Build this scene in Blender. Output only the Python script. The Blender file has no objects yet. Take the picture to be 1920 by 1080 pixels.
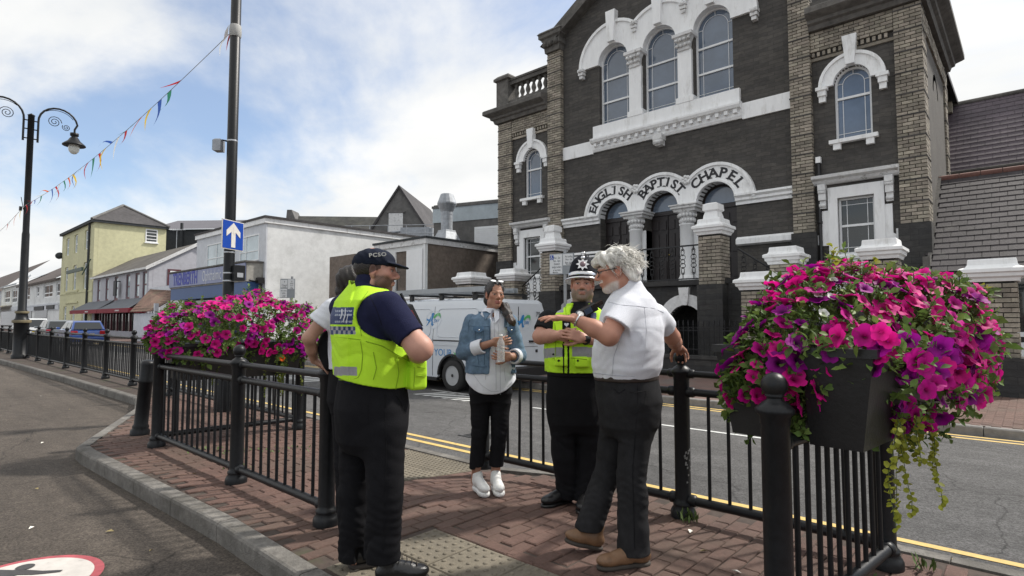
import bpy, bmesh, math, random
import numpy as np
from mathutils import Vector, Matrix, Euler
from mathutils.geometry import tessellate_polygon
random.seed(7); RNG=np.random.default_rng(7)
SC=bpy.context.scene; C=SC.collection
PI=math.pi; R=math.radians
# ---------------------------------------------------------------- camera
# world axes: X along the street (right), Y across the street (away), Z up; pavement top z=0
YAW=R(42.21); PITCH=R(3.19)
cam=bpy.data.cameras.new('camera'); camo=bpy.data.objects.new('camera',cam); C.objects.link(camo)
cam.sensor_width=36.0; cam.lens=36*1075/1920; cam.clip_end=2000; cam.clip_start=.05
camo.location=(0,0,1.38); camo.rotation_euler=(PI/2+PITCH,0,YAW)
SC.camera=camo
# ---------------------------------------------------------------- sky, sun, exposure
SUN_DIR=Vector((.42,.91,0)).normalized(); SUN_EL=R(49)
sd=Vector((SUN_DIR.x*math.cos(SUN_EL),SUN_DIR.y*math.cos(SUN_EL),math.sin(SUN_EL)))
W=bpy.data.worlds.new('World'); SC.world=W; W.use_nodes=True
def build_world():
    nt=W.node_tree; nt.nodes.clear(); N=nt.nodes.new; L=nt.links.new
    out=N('ShaderNodeOutputWorld'); bg=N('ShaderNodeBackground'); bg.inputs['Strength'].default_value=.092
    sky=N('ShaderNodeTexSky'); sky.sky_type='NISHITA'; sky.sun_disc=False
    sky.sun_elevation=SUN_EL; sky.sun_rotation=math.atan2(SUN_DIR.x,SUN_DIR.y)
    sky.air_density=1.0; sky.dust_density=.9; sky.ozone_density=1.5
    tc=N('ShaderNodeTexCoord'); sep=N('ShaderNodeSeparateXYZ'); L(tc.outputs['Generated'],sep.inputs[0])
    # project the view direction on a cloud deck: p = dir.xy / (dir.z + .18)
    add=N('ShaderNodeMath'); add.operation='ADD'; add.inputs[1].default_value=.16; L(sep.outputs['Z'],add.inputs[0])
    mx=N('ShaderNodeMath'); mx.operation='MAXIMUM'; mx.inputs[1].default_value=.06; L(add.outputs[0],mx.inputs[0])
    dx=N('ShaderNodeMath'); dx.operation='DIVIDE'; L(sep.outputs['X'],dx.inputs[0]); L(mx.outputs[0],dx.inputs[1])
    dy=N('ShaderNodeMath'); dy.operation='DIVIDE'; L(sep.outputs['Y'],dy.inputs[0]); L(mx.outputs[0],dy.inputs[1])
    cb=N('ShaderNodeCombineXYZ'); L(dx.outputs[0],cb.inputs[0]); L(dy.outputs[0],cb.inputs[1])
    mp=N('ShaderNodeMapping'); mp.inputs['Location'].default_value=(13.29,2.13,0); mp.inputs['Rotation'].default_value=(0,0,R(-25)); mp.inputs['Scale'].default_value=(.62,.9,1)
    L(cb.outputs[0],mp.inputs[0])
    n1=N('ShaderNodeTexNoise'); n1.inputs['Scale'].default_value=.8; n1.inputs['Detail'].default_value=9; n1.inputs['Roughness'].default_value=.56; n1.inputs['Distortion'].default_value=.35
    L(mp.outputs[0],n1.inputs['Vector'])
    r1=N('ShaderNodeValToRGB'); r1.color_ramp.interpolation='EASE'
    r1.color_ramp.elements[0].position=.33; r1.color_ramp.elements[0].color=(.14,.14,.14,1)
    r1.color_ramp.elements[1].position=.515; r1.color_ramp.elements[1].color=(1,1,1,1)
    L(n1.outputs['Fac'],r1.inputs[0])
    n2=N('ShaderNodeTexNoise'); n2.inputs['Scale'].default_value=2.4; n2.inputs['Detail'].default_value=6
    L(mp.outputs[0],n2.inputs['Vector'])
    r2=N('ShaderNodeValToRGB'); r2.color_ramp.elements[0].position=.3; r2.color_ramp.elements[1].position=.75
    r2.color_ramp.elements[0].color=(9.6,9.8,9.9,1); r2.color_ramp.elements[1].color=(11.8,11.7,11.4,1)
    L(n2.outputs['Fac'],r2.inputs[0])
    mix=N('ShaderNodeMix'); mix.data_type='RGBA'
    L(r1.outputs[0],mix.inputs['Factor']); 
    sm=N('ShaderNodeMix'); sm.data_type='RGBA'; sm.blend_type='MULTIPLY'; sm.inputs['Factor'].default_value=1; sm.inputs['B'].default_value=(1.85,1.92,2.0,1)
    L(sky.outputs[0],sm.inputs['A'])
    L(sm.outputs['Result'],mix.inputs['A']); L(r2.outputs[0],mix.inputs['B'])
    L(mix.outputs['Result'],bg.inputs['Color']); L(bg.outputs[0],out.inputs[0])
build_world()
sl=bpy.data.lights.new('sun','SUN'); sl.energy=4.6; sl.angle=R(3.5); sl.color=(1,.95,.87)
so=bpy.data.objects.new('sun',sl); C.objects.link(so); so.rotation_euler=(-sd).to_track_quat('-Z','Y').to_euler()
SC.view_settings.view_transform='Standard'; SC.view_settings.look='None'; SC.view_settings.exposure=0.0; SC.view_settings.gamma=1.0
SC.view_settings.use_curve_mapping=False
# ---------------------------------------------------------------- materials
MATS={}
def mat(name,col,rough=.7,var=.15,scale=6.,bump=0.,bscale=None,metal=0.,rnd=0.,attr=False,spec=.5,stain=None,coat=0.,trans=0.,alpha=1.,stretch=(1,1,1),detail=5.,sheen=0.,vcol=False,sss=0.,objco=False):
    if name in MATS: return MATS[name]
    m=bpy.data.materials.new(name); m.use_nodes=True; nt=m.node_tree; N=nt.nodes.new; L=nt.links.new
    b=nt.nodes['Principled BSDF']; b.inputs['Roughness'].default_value=rough; b.inputs['Metallic'].default_value=metal
    b.inputs['Specular IOR Level'].default_value=spec
    if coat: b.inputs['Coat Weight'].default_value=coat; b.inputs['Coat Roughness'].default_value=.08
    if trans: b.inputs['Transmission Weight'].default_value=trans
    if alpha<1: b.inputs['Alpha'].default_value=alpha
    if sheen: b.inputs['Sheen Weight'].default_value=sheen
    if sss: b.inputs['Subsurface Weight'].default_value=sss; b.inputs['Subsurface Radius'].default_value=(.012,.005,.003); b.inputs['Subsurface Scale'].default_value=1.
    tc=N('ShaderNodeTexCoord') if objco else N('ShaderNodeNewGeometry')
    P=tc.outputs['Object'] if objco else tc.outputs['Position']
    mp=N('ShaderNodeMapping'); mp.inputs['Scale'].default_value=stretch; L(P,mp.inputs[0]); P=mp.outputs[0]
    if vcol:
        at=N('ShaderNodeAttribute'); at.attribute_name='Col'; base=at.outputs['Color']
    else:
        rgb=N('ShaderNodeRGB'); rgb.outputs[0].default_value=(*col,1); base=rgb.outputs[0]
    def mulv(base,val_socket,lo,hi):
        mr=N('ShaderNodeMapRange'); mr.inputs['To Min'].default_value=lo; mr.inputs['To Max'].default_value=hi; L(val_socket,mr.inputs['Value'])
        mm=N('ShaderNodeMix'); mm.data_type='RGBA'; mm.blend_type='MULTIPLY'; mm.inputs['Factor'].default_value=1
        L(base,mm.inputs['A']); L(mr.outputs[0],mm.inputs['B']); return mm.outputs['Result']
    if var:
        n=N('ShaderNodeTexNoise'); n.inputs['Scale'].default_value=scale; n.inputs['Detail'].default_value=detail; n.inputs['Roughness'].default_value=.65; L(P,n.inputs['Vector'])
        mr=N('ShaderNodeMapRange'); mr.inputs['From Min'].default_value=.3; mr.inputs['From Max'].default_value=.7; L(n.outputs['Fac'],mr.inputs['Value'])
        base=mulv(base,mr.outputs[0],1-var,1+var)
        n0=N('ShaderNodeTexNoise'); n0.inputs['Scale'].default_value=scale*.13; n0.inputs['Detail'].default_value=4; L(P,n0.inputs['Vector'])
        mr0=N('ShaderNodeMapRange'); mr0.inputs['From Min'].default_value=.3; mr0.inputs['From Max'].default_value=.7; L(n0.outputs['Fac'],mr0.inputs['Value'])
        base=mulv(base,mr0.outputs[0],1-var*.7,1+var*.7)
    if rnd:
        oi=N('ShaderNodeObjectInfo'); v=oi.outputs['Random']
        if attr:
            a=N('ShaderNodeAttribute'); a.attribute_name='rnd'; ad=N('ShaderNodeMath'); ad.operation='ADD'; L(v,ad.inputs[0]); L(a.outputs['Fac'],ad.inputs[1])
            fr=N('ShaderNodeMath'); fr.operation='FRACT'; L(ad.outputs[0],fr.inputs[0]); v=fr.outputs[0]
        base=mulv(base,v,1-rnd,1+rnd)
        if rnd>.25:
            hs=N('ShaderNodeHueSaturation'); mr2=N('ShaderNodeMapRange'); wn=N('ShaderNodeTexWhiteNoise'); wn.noise_dimensions='1D'; L(v,wn.inputs['W'])
            mr2.inputs['To Min'].default_value=.488; mr2.inputs['To Max'].default_value=.512; L(wn.outputs['Value'],mr2.inputs['Value']); L(mr2.outputs[0],hs.inputs['Hue']); L(base,hs.inputs['Color']); base=hs.outputs[0]
    if stain:
        scol,sscale,slo,shi=stain
        n3=N('ShaderNodeTexNoise'); n3.inputs['Scale'].default_value=sscale; n3.inputs['Detail'].default_value=8; n3.inputs['Roughness'].default_value=.7; L(P,n3.inputs['Vector'])
        rp=N('ShaderNodeMapRange'); rp.inputs['From Min'].default_value=slo; rp.inputs['From Max'].default_value=shi; L(n3.outputs['Fac'],rp.inputs['Value'])
        mm=N('ShaderNodeMix'); mm.data_type='RGBA'; L(rp.outputs[0],mm.inputs['Factor']); L(base,mm.inputs['A']); mm.inputs['B'].default_value=(*scol,1); base=mm.outputs['Result']
    L(base,b.inputs['Base Color'])
    if bump:
        bn=N('ShaderNodeTexNoise'); bn.inputs['Scale'].default_value=bscale or scale*4; bn.inputs['Detail'].default_value=6; bn.inputs['Roughness'].default_value=.6; L(P,bn.inputs['Vector'])
        bp=N('ShaderNodeBump'); bp.inputs['Strength'].default_value=min(1,bump); bp.inputs['Distance'].default_value=.01 if bump<=1 else .01*bump; L(bn.outputs['Fac'],bp.inputs['Height']); L(bp.outputs[0],b.inputs['Normal'])
    MATS[name]=m; return m
def glass(name,tint=(.02,.03,.045),rough=.05,spec=.9):
    if name in MATS: return MATS[name]
    m=mat(name,tint,rough,var=.25,scale=.8,spec=spec); return m
# ---------------------------------------------------------------- objects
def link(name,me,parent=None):
    o=bpy.data.objects.new(name,me); C.objects.link(o)
    if parent is not None: o.parent=parent
    return o
def tag(o,label=None,cat=None,group=None,kind=None):
    if label: o['label']=label
    if cat: o['category']=cat
    if group: o['group']=group
    if kind: o['kind']=kind
    return o
def T(name,label,cat,loc=(0,0,0),rz=0,group=None):
    o=link(name,None); o.location=loc; o.rotation_euler=(0,0,rz); return tag(o,label,cat,group)
def dup(o,loc=None,rz=None,label=None,parent=None):
    c=o.copy(); C.objects.link(c)
    if parent is not None: c.parent=parent
    if loc is not None: c.location=loc
    if rz is not None: c.rotation_euler=(0,0,rz)
    if label: c['label']=label
    for ch in list(o.children): dup(ch,parent=c)
    return c
class MB:
    def __init__(s): s.v=[]; s.f=[]; s.r=[]; s.M=None; s.sm=[]; s.g=[]; s.k=0; s.auto=True
    def mark(s): s.auto=False; s.k+=1; return s
    def add(s,vs,fs,r=None,smooth=False):
        n=len(s.v)
        if s.M is not None: vs=[tuple(s.M@Vector(v)) for v in vs]
        s.v.extend(vs); s.f.extend([tuple(i+n for i in f) for f in fs])
        q=random.random() if r is None else r
        s.r.extend([q]*len(fs)); s.sm.extend([smooth]*len(fs))
        if s.auto: s.k+=1
        s.g.extend([s.k]*len(fs)); return s
    def box(s,x0,x1,y0,y1,z0,z1,ch=0,r=None):
        if ch:
            c=ch; vs=[(x0,y0,z0),(x1,y0,z0),(x1,y1,z0),(x0,y1,z0),(x0,y0,z1-c),(x1,y0,z1-c),(x1,y1,z1-c),(x0,y1,z1-c),(x0+c,y0+c,z1),(x1-c,y0+c,z1),(x1-c,y1-c,z1),(x0+c,y1-c,z1)]
            fs=[(0,3,2,1)]+[(i,(i+1)%4,4+(i+1)%4,4+i) for i in range(4)]+[(4+i,4+(i+1)%4,8+(i+1)%4,8+i) for i in range(4)]+[(8,9,10,11)]
        else:
            vs=[(x0,y0,z0),(x1,y0,z0),(x1,y1,z0),(x0,y1,z0),(x0,y0,z1),(x1,y0,z1),(x1,y1,z1),(x0,y1,z1)]
            fs=[(0,3,2,1),(4,5,6,7),(0,1,5,4),(1,2,6,5),(2,3,7,6),(3,0,4,7)]
        return s.add(vs,fs,r)
    def rings(s,rings,cap=True,closed=True,smooth=True,r=None):
        n=len(rings[0]); vs=[p for q in rings for p in q]; fs=[]
        for i in range(len(rings)-1):
            for j in range(n if closed else n-1):
                k=(j+1)%n; fs.append((i*n+j,i*n+k,(i+1)*n+k,(i+1)*n+j))
        s.add(vs,fs,r,smooth)
        if cap and closed:
            for q,fl in ((rings[0],True),(rings[-1],False)):
                idx=list(range(n)); s.add(q,[tuple(reversed(idx)) if fl else tuple(idx)],r,False)
        return s
    def lathe(s,prof,c=(0,0,0),seg=16,smooth=True,r=None,axis='z',cap=True):
        rs=[]
        for (rad,z) in prof:
            q=[]
            for j in range(seg):
                a=2*PI*j/seg; u,w=max(rad,1e-4)*math.cos(a),max(rad,1e-4)*math.sin(a)
                if axis=='z': q.append((c[0]+u,c[1]+w,c[2]+z))
                elif axis=='y': q.append((c[0]+u,c[1]+z,c[2]-w))
                else: q.append((c[0]+z,c[1]+u,c[2]+w))
            rs.append(q)
        return s.rings(rs,cap,True,smooth,r)
    def tube(s,path,rad,seg=8,smooth=True,r=None,flat=1.):
        P=[Vector(p) for p in path]; n=len(P); rr=rad if isinstance(rad,(list,tuple)) else [rad]*n
        rs=[]; up=None
        for i,p in enumerate(P):
            t=(P[min(i+1,n-1)]-P[max(i-1,0)]).normalized()
            if up is None: up=Vector((0,0,1)) if abs(t.z)<.9 else Vector((1,0,0))
            a=t.cross(up)
            if a.length<1e-4: a=t.cross(Vector((0,1,0)))
            a.normalize(); b=a.cross(t); up=b
            rs.append([tuple(p+a*math.cos(2*PI*j/seg)*rr[i]+b*math.sin(2*PI*j/seg)*rr[i]*flat) for j in range(seg)])
        return s.rings(rs,True,True,smooth,r)
    def plate(s,outer,holes=(),y0=0.,y1=.1,r=None,hole_depth=True):
        """prism in XZ, front at y0 (towards the street), back at y1, with holes"""
        loops=[list(outer)]+[list(h) for h in holes]
        tri=tessellate_polygon([[Vector((p[0],p[1],0)) for p in l] for l in loops])
        pts=[p for l in loops for p in l]; n=len(pts)
        vs=[(p[0],y0,p[1]) for p in pts]+[(p[0],y1,p[1]) for p in pts]; fs=[]
        for t in tri:
            a,b,c=[pts[i] for i in t]
            if (b[0]-a[0])*(c[1]-a[1])-(b[1]-a[1])*(c[0]-a[0])<0: t=(t[0],t[2],t[1])
            fs.append(tuple(t)); fs.append((t[2]+n,t[1]+n,t[0]+n))
        k=0
        for li,l in enumerate(loops):
            m=len(l); A=sum(l[i][0]*l[(i+1)%m][1]-l[(i+1)%m][0]*l[i][1] for i in range(m)); 
            for i in range(m):
                j=(i+1)%m; q=(k+j,k+i,k+i+n,k+j+n)
                if (A>0)==(li==0): pass
                else: q=tuple(reversed(q))
                fs.append(q)
            k+=m
        return s.add(vs,fs,r)
    def mesh(s,name,material,smooth=None):
        me=bpy.data.meshes.new(name); me.from_pydata([tuple(v) for v in s.v],[],s.f)
        if material is not None: me.materials.append(material)
        me.polygons.foreach_set('use_smooth',s.sm if smooth is None else [smooth]*len(s.f))
        a=me.attributes.new('rnd','FLOAT','FACE'); a.data.foreach_set('value',s.r)
        me.update(); return me
    def each(s,name,material,parent=None):   # one object for each piece (an add, or a run of adds after mark())
        out=[]; F={}
        for i,k in enumerate(s.g): F.setdefault(k,[]).append(i)
        for k,idx in F.items():
            used=sorted({v for i in idx for v in s.f[i]}); mp={v:j for j,v in enumerate(used)}; m=MB()
            m.v=[s.v[v] for v in used]; m.f=[tuple(mp[v] for v in s.f[i]) for i in idx]; m.r=[s.r[i] for i in idx]; m.sm=[s.sm[i] for i in idx]; out.append(m.build(name,material,parent))
        return out
    def build(s,name,material,parent=None,smooth=None):
        return link(name,s.mesh(name,material,smooth),parent)
def arc(cx,cz,r,a0,a1,n=16):
    return [(cx+r*math.cos(R(a0+(a1-a0)*i/n)),cz+r*math.sin(R(a0+(a1-a0)*i/n))) for i in range(n+1)]
def archpoly(cx,w,z0,zs,n=16):   # counter-clockwise arched opening
    r=w/2; return [(cx-r,z0),(cx+r,z0)]+arc(cx,zs,r,0,180,n)
def rect(x0,x1,z0,z1): return [(x0,z0),(x1,z0),(x1,z1),(x0,z1)]
def text(name,body,size,material,M,parent=None,depth=.004,bold=0.,shear=0.,align='CENTER',sx=1.,spacing=1.):
    cu=bpy.data.curves.new(name,'FONT'); cu.body=body; cu.size=size; cu.extrude=depth; cu.offset=bold; cu.shear=shear; cu.align_x=align; cu.align_y='CENTER'; cu.space_character=spacing
    cu.resolution_u=3
    tmp=bpy.data.objects.new('tmp',cu); C.objects.link(tmp); dg=bpy.context.evaluated_depsgraph_get()
    me=bpy.data.meshes.new_from_object(tmp.evaluated_get(dg)); bpy.data.objects.remove(tmp)
    me.transform(Matrix.Diagonal((sx,1,1,1))); me.materials.clear(); me.materials.append(material)
    o=link(name,me,parent); o.matrix_local=M; return o
def MT(loc,rx=0,ry=0,rz=0): return Matrix.Translation(loc)@Euler((rx,ry,rz)).to_matrix().to_4x4()
FACE_Y=R(90)   # text standing up, read from -Y
# ---------------------------------------------------------------- ground, roads, pavements
def sheet(name,pts,z,m,kind='structure'):
    mb=MB(); tri=tessellate_polygon([[Vector((p[0],p[1],0)) for p in pts]])
    fs=[]
    for t in tri:
        a,b,c=[pts[i] for i in t]
        if (b[0]-a[0])*(c[1]-a[1])-(b[1]-a[1])*(c[0]-a[0])<0: t=(t[0],t[2],t[1])
        fs.append(tuple(t))
    mb.add([(p[0],p[1],z) for p in pts],fs); o=mb.build(name,m); o['kind']=kind; return o
def asphalt(name,col,warm):
    m=mat(name,col,.85,var=.22,scale=55,bump=.9,bscale=240,spec=.35,stain=(warm,.55,.45,.75),detail=8)
    nt=m.node_tree; b=nt.nodes['Principled BSDF']; N=nt.nodes.new; L=nt.links.new
    # aggregate speckle
    g=N('ShaderNodeNewGeometry'); v=N('ShaderNodeTexVoronoi'); v.inputs['Scale'].default_value=95; L(g.outputs['Position'],v.inputs['Vector'])
    src=b.inputs['Base Color'].links[0].from_socket
    sx=N('ShaderNodeSeparateColor'); L(v.outputs['Color'],sx.inputs[0]); mr=N('ShaderNodeMapRange'); mr.inputs['To Min'].default_value=.6; mr.inputs['To Max'].default_value=1.45; L(sx.outputs[0],mr.inputs['Value'])
    mm=N('ShaderNodeMix'); mm.data_type='RGBA'; mm.blend_type='MULTIPLY'; mm.inputs['Factor'].default_value=1; L(src,mm.inputs['A']); L(mr.outputs[0],mm.inputs['B']); 
    mp=N('ShaderNodeMapping'); mp.inputs['Scale'].default_value=(.22,2.0,1); L(g.outputs['Position'],mp.inputs[0]); n=N('ShaderNodeTexNoise'); n.inputs['Scale'].default_value=1.1; n.inputs['Detail'].default_value=7; n.inputs['Roughness'].default_value=.65; L(mp.outputs[0],n.inputs['Vector'])
    m2=N('ShaderNodeMapRange'); m2.inputs['From Min'].default_value=.32; m2.inputs['From Max'].default_value=.68; m2.inputs['To Min'].default_value=.74; m2.inputs['To Max'].default_value=1.16; L(n.outputs['Fac'],m2.inputs['Value'])
    # fine cracks, open only in places
    vc=N('ShaderNodeTexVoronoi'); vc.feature='DISTANCE_TO_EDGE'; vc.inputs['Scale'].default_value=.45; nd=N('ShaderNodeTexNoise'); nd.inputs['Scale'].default_value=2.; nd.inputs['Detail'].default_value=6; L(g.outputs['Position'],nd.inputs['Vector']); av=N('ShaderNodeMix'); av.data_type='RGBA'; av.blend_type='ADD'; av.inputs['Factor'].default_value=.5; L(g.outputs['Position'],av.inputs['A']); L(nd.outputs['Color'],av.inputs['B']); L(av.outputs['Result'],vc.inputs['Vector'])
    cr=N('ShaderNodeMapRange'); cr.inputs['From Max'].default_value=.006; cr.inputs['To Min'].default_value=.45; cr.inputs['To Max'].default_value=1.; L(vc.outputs['Distance'],cr.inputs['Value'])
    ml=N('ShaderNodeMath'); ml.operation='MULTIPLY'; L(m2.outputs[0],ml.inputs[0]); L(cr.outputs[0],ml.inputs[1])
    m3=N('ShaderNodeMix'); m3.data_type='RGBA'; m3.blend_type='MULTIPLY'; m3.inputs['Factor'].default_value=1; L(mm.outputs['Result'],m3.inputs['A']); L(ml.outputs[0],m3.inputs['B']); L(m3.outputs['Result'],b.inputs['Base Color'])
    return m
M_road=asphalt('asphalt_grey',(.105,.103,.103),(.085,.083,.082))
M_lane=asphalt('asphalt_brown',(.094,.078,.065),(.070,.058,.048))
M_ground=mat('ground_mat',(.10,.095,.09),.9,var=.2,scale=3)
sheet('ground',[(-700,-300),(300,-300),(300,600),(-700,600)],-.135,M_ground)
sheet('bus_lane',[(-160,-14),(14,-14),(14,1.7),(-7,1.7),(-10.2,3.0),(-12,3.3),(-160,3.3)],-.125,M_lane)
sheet('road',[(-160,4.0),(20,4.0),(20,9.9),(-160,9.9)],-.12,M_road)
M_kerb=mat('kerb_stone',(.165,.155,.142),.88,var=.32,scale=18,bump=.9,bscale=70,stain=((.09,.083,.072),2.2,.46,.70))
M_kerbf=mat('far_kerb_stone',(.20,.19,.18),.85,var=.22,scale=10,bump=.5,bscale=60)
M_joint=mat('paving_joint',(.062,.046,.038),.95,var=.3,scale=25,stain=((.05,.06,.025),1.3,.55,.7))
M_paver=mat('red_paver',(.128,.074,.059),.84,var=.22,scale=36,bump=.9,bscale=150,rnd=.13,attr=True,stain=((.105,.076,.058),.8,.46,.74))
M_slab=mat('buff_tactile_slab',(.17,.148,.113),.85,var=.20,scale=24,bump=.6,bscale=120,rnd=.08,stain=((.15,.13,.095),1.7,.5,.72))
M_yellow=mat('yellow_paint',(.62,.44,.15),.7,var=.12,scale=14,stain=((.20,.17,.12),5,.60,.74),bump=.4,bscale=200)
M_white=mat('white_road_paint',(.62,.63,.62),.7,var=.12,scale=10,stain=((.2,.2,.2),6,.58,.76))
# kerbs: a run of kerbstones, each ~0.915 m long
def kerb_run(line,w,ztop,zbot,inner_left,name='kerbstone',m=None,parent=None,step=.915,limit=60):
    pts=[Vector((x,y,0)) for x,y in line]
    mbs=[]
    for a,b in zip(pts[:-1],pts[1:]):
        d=(b-a); L=d.length; d.normalize(); nrm=Vector((-d.y,d.x,0))*(1 if inner_left else -1); n=max(1,round(L/step))
        for i in range(n):
            p=a+d*(L*i/n+.004); q=a+d*(L*(i+1)/n-.004); c=.022
            pr=[(0,zbot),(0,ztop-c),(c*.4,ztop-c*.3),(c,ztop),(w,ztop),(w,zbot)]
            mb=MB(); mb.rings([[tuple(p+nrm*u+Vector((0,0,z))) for u,z in pr],[tuple(q+nrm*u+Vector((0,0,z))) for u,z in pr]],smooth=False); mbs.append(mb)
    return mbs
OUT=[(-60,2.75),(-26.6,2.86),(-17.4,3.06),(-11.8,3.10),(-10.42,2.73),(-7.95,1.58),(-7.74,1.49),(-7.45,1.475),(-4.16,1.60),(-2.99,1.575),(-1.5,1.56),(6,1.55)]
OUTI=[(-60,2.87),(-26.6,2.98),(-17.4,3.18),(-11.8,3.22),(-10.36,2.84),(-7.91,1.69),(-7.70,1.605),(-7.45,1.595),(-4.16,1.72),(-2.99,1.695),(-1.5,1.68),(6,1.67)]
ROADK=4.16
kr=link('refuge_kerb',None); kr['kind']='structure'
for mb in kerb_run(OUT,.12,.006,-.14,True): mb.build('kerbstone',M_kerb,kr)
def drop(x,y):   # dropped kerb at the crossing
    a=min(1,max(0,(x+7.2)/1.2)); b=min(1,max(0,(-3.0-x)/.9)); w=min(a,b); w=w*w*(3-2*w)
    t=min(1,max(0,(y-2.9)/1.2)); return -.10*w*t
kk=link('road_kerb',None); kk['kind']='structure'
x=-40.
while x<6:
    z0,z1=drop(x,4.2),drop(x+.9,4.2); mb=MB()
    pr=lambda z:[(.0,z-.2),(.0,z+.004),(.105,z+.004),(.125,z-.018),(.125,z-.2)]
    mb.rings([[(x+.004,ROADK+u,z) for u,z in pr(z0)],[(x+.896,ROADK+u,z) for u,z in pr(z1)]][::-1],smooth=False); mb.build('kerbstone',M_kerb,kk); x+=.9
# refuge base (joint sand) with the crossing ramp
rf=MB(); gx=[-60,-26.6,-17.4,-11.8,-10.36,-9,-7.91,-7.7,-7.45]+[-7.2+.2*i for i in range(22)]+[-2.99,-1.5,6]
gx=sorted(set(gx))
def ylow(x):
    for (a,b) in zip(OUTI[:-1],OUTI[1:]):
        if a[0]<=x<=b[0]: return a[1]+(b[1]-a[1])*(x-a[0])/(b[0]-a[0])
    return 1.67
rows=[[ (x,ylow(x)+(ROADK-ylow(x))*t, drop(x,ylow(x)+(ROADK-ylow(x))*t)-.009) for t in [i/10 for i in range(11)]] for x in gx]
rf.rings(rows[::-1],cap=False,closed=False,smooth=False)
refuge=rf.build('refuge_pavement',M_joint); refuge['kind']='structure'
def paver_mesh(L,W,name,m,h=.05,c=.006):
    mb=MB(); mb.box(-W/2,W/2,-L/2,L/2,-h,0,ch=c); return mb.mesh(name,m)
PL,PW=.21,.105
pm=[paver_mesh(PL-.007-.002*(k%2),PW-.006-.0015*(k%3),'paver',M_paver) for k in range(4)]
SLX0,SLX1,SLY=-2.985,-1.55,2.535
SL=.40
T2=(-5.35,-4.12,3.08,4.13)   # buff tactile strip at the road crossing
cand=[]
def in_ref(x,y): return y>ylow(x)+.06 and y<ROADK-.06
i=0; x=-11.6
while x<.9:
    off=(i%2)*PL/2; y=1.4+off
    while y<4.2:
        inslab=(SLX0-PW/2-.003<x<SLX1+PW/2 and y<SLY+PL/2+.004)
        int2=(T2[0]<x<T2[1] and T2[2]<y)
        if in_ref(x,y) and not inslab and not int2: cand.append((x,y,0))
        y+=PL
    x+=PW; i+=1
# soldier course along the slab: bricks laid along X
for kx in range(7): cand.append((SLX0+PL/2+kx*PL*.99,SLY+PW/2+.002,1))
fd=(-.672,.741)
def vis(c):
    d=c[0]*fd[0]+c[1]*fd[1]; r=c[0]*.741+c[1]*.672
    if d<.5: return 1e6
    u=960+1075*r/d; v=600+1075*1.38/d
    if u<-40 or u>1960 or v>1120: return 1e5+d
    return d
cand=[c for c in cand if vis(c)<1e6]
cand.sort(key=vis); stuff=MB()
for k,(x,y,hd) in enumerate(cand):
    z=drop(x,y)+random.gauss(0,.0022); tilt=(drop(x,y+.1)-drop(x,y-.1))/.2
    if k<300:
        o=link('paver',pm[k%4],refuge); o.location=(x,y,z); o.rotation_euler=(math.atan(tilt)+random.gauss(0,.006),random.gauss(0,.008),(PI/2 if hd else 0)+random.gauss(0,.010))
    else:
        stuff.M=Matrix.Translation((x,y,z))@Euler((math.atan(tilt)+random.gauss(0,.006),random.gauss(0,.008),(PI/2 if hd else 0)+random.gauss(0,.010))).to_matrix().to_4x4()
        stuff.box(-PW/2+.003,PW/2-.003,-PL/2+.0035,PL/2-.0035,-.05,0,ch=.006)
o=stuff.build('paver_field',M_paver,refuge); o['kind']='stuff'
# tactile slabs with blisters
def slab(x0,x1,y0,y1,zf=lambda x,y:0.,nb=6):
    mb=MB(); cx,cy=(x0+x1)/2,(y0+y1)/2; z=zf(cx,cy)+random.gauss(0,.001); tl=math.atan((zf(cx,cy+.1)-zf(cx,cy-.1))/.2)
    mb.box(-(x1-x0)/2+.004,(x1-x0)/2-.004,-(y1-y0)/2+.004,(y1-y0)/2-.004,-.05,0,ch=.005)
    o=mb.build('tactile_slab',M_slab,refuge); o.location=(cx,cy,z); o.rotation_euler=(tl,0,random.gauss(0,.003))
    b=MB(); s=(x1-x0)/nb
    for i in range(nb):
        for j in range(nb):
            b.lathe([(.0165,-.002),(.0145,.005),(.009,.0075),(.0,.008)],((i+.5-nb/2)*s,(j+.5-nb/2)*(y1-y0)/nb,0),seg=8)
    bo=b.build('blisters',M_slab,o,smooth=True); bo['kind']='stuff'
for ix in range(4):
    for iy in range(2):
        slab(SLX0+ix*SL,SLX0+(ix+1)*SL,SLY-(iy+1)*SL,SLY-iy*SL)
for ix in range(3):
    for iy in range(2):
        w=(T2[1]-T2[0])/3; h=(ROADK-.01-T2[2])/2; slab(T2[0]+ix*w,T2[0]+(ix+1)*w,T2[2]+iy*h,T2[2]+(iy+1)*h,drop,nb=8)
# far pavement, kerb, and pavers at the right end
M_farpave=mat('far_paving',(.15,.095,.082),.85,var=.22,scale=4,bump=.3,bscale=40,stain=((.13,.11,.10),.7,.5,.66))
fp=sheet('far_pavement',[(-160,9.75),(20,9.75),(20,13.78),(-160,13.78)],-.004,M_farpave)
fk=link('far_kerb',None); fk['kind']='structure'
x=-60.
while x<8:
    mb=MB(); mb.box(x+.005,x+.91,9.62,9.75,-.2,.0,ch=.015); mb.build('kerbstone',M_kerbf,fk); x+=.915
fm=[paver_mesh(.205,.100,'paver',M_paver,h=.02,c=.005)]
n=0; x=-2.4
fs=MB()
while x<1.4:
    y=9.86
    while y<13.7:
        if n%1==0:
            if x>-.9 and x<.6 and y<12.6 and n<300:
                o=link('paver',fm[0],fp); o.location=(x,y+.1*(int(round(x/.105))%2),.004+random.gauss(0,.001)); n+=1
            else:
                yy=y+.1*(int(round(x/.105))%2)
                if yy<13.65: fs.box(x-.05,x+.05,yy-.1025,yy+.1025,-.02,.004+random.gauss(0,.001),ch=.005)
        y+=.21
    x+=.105
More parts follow.
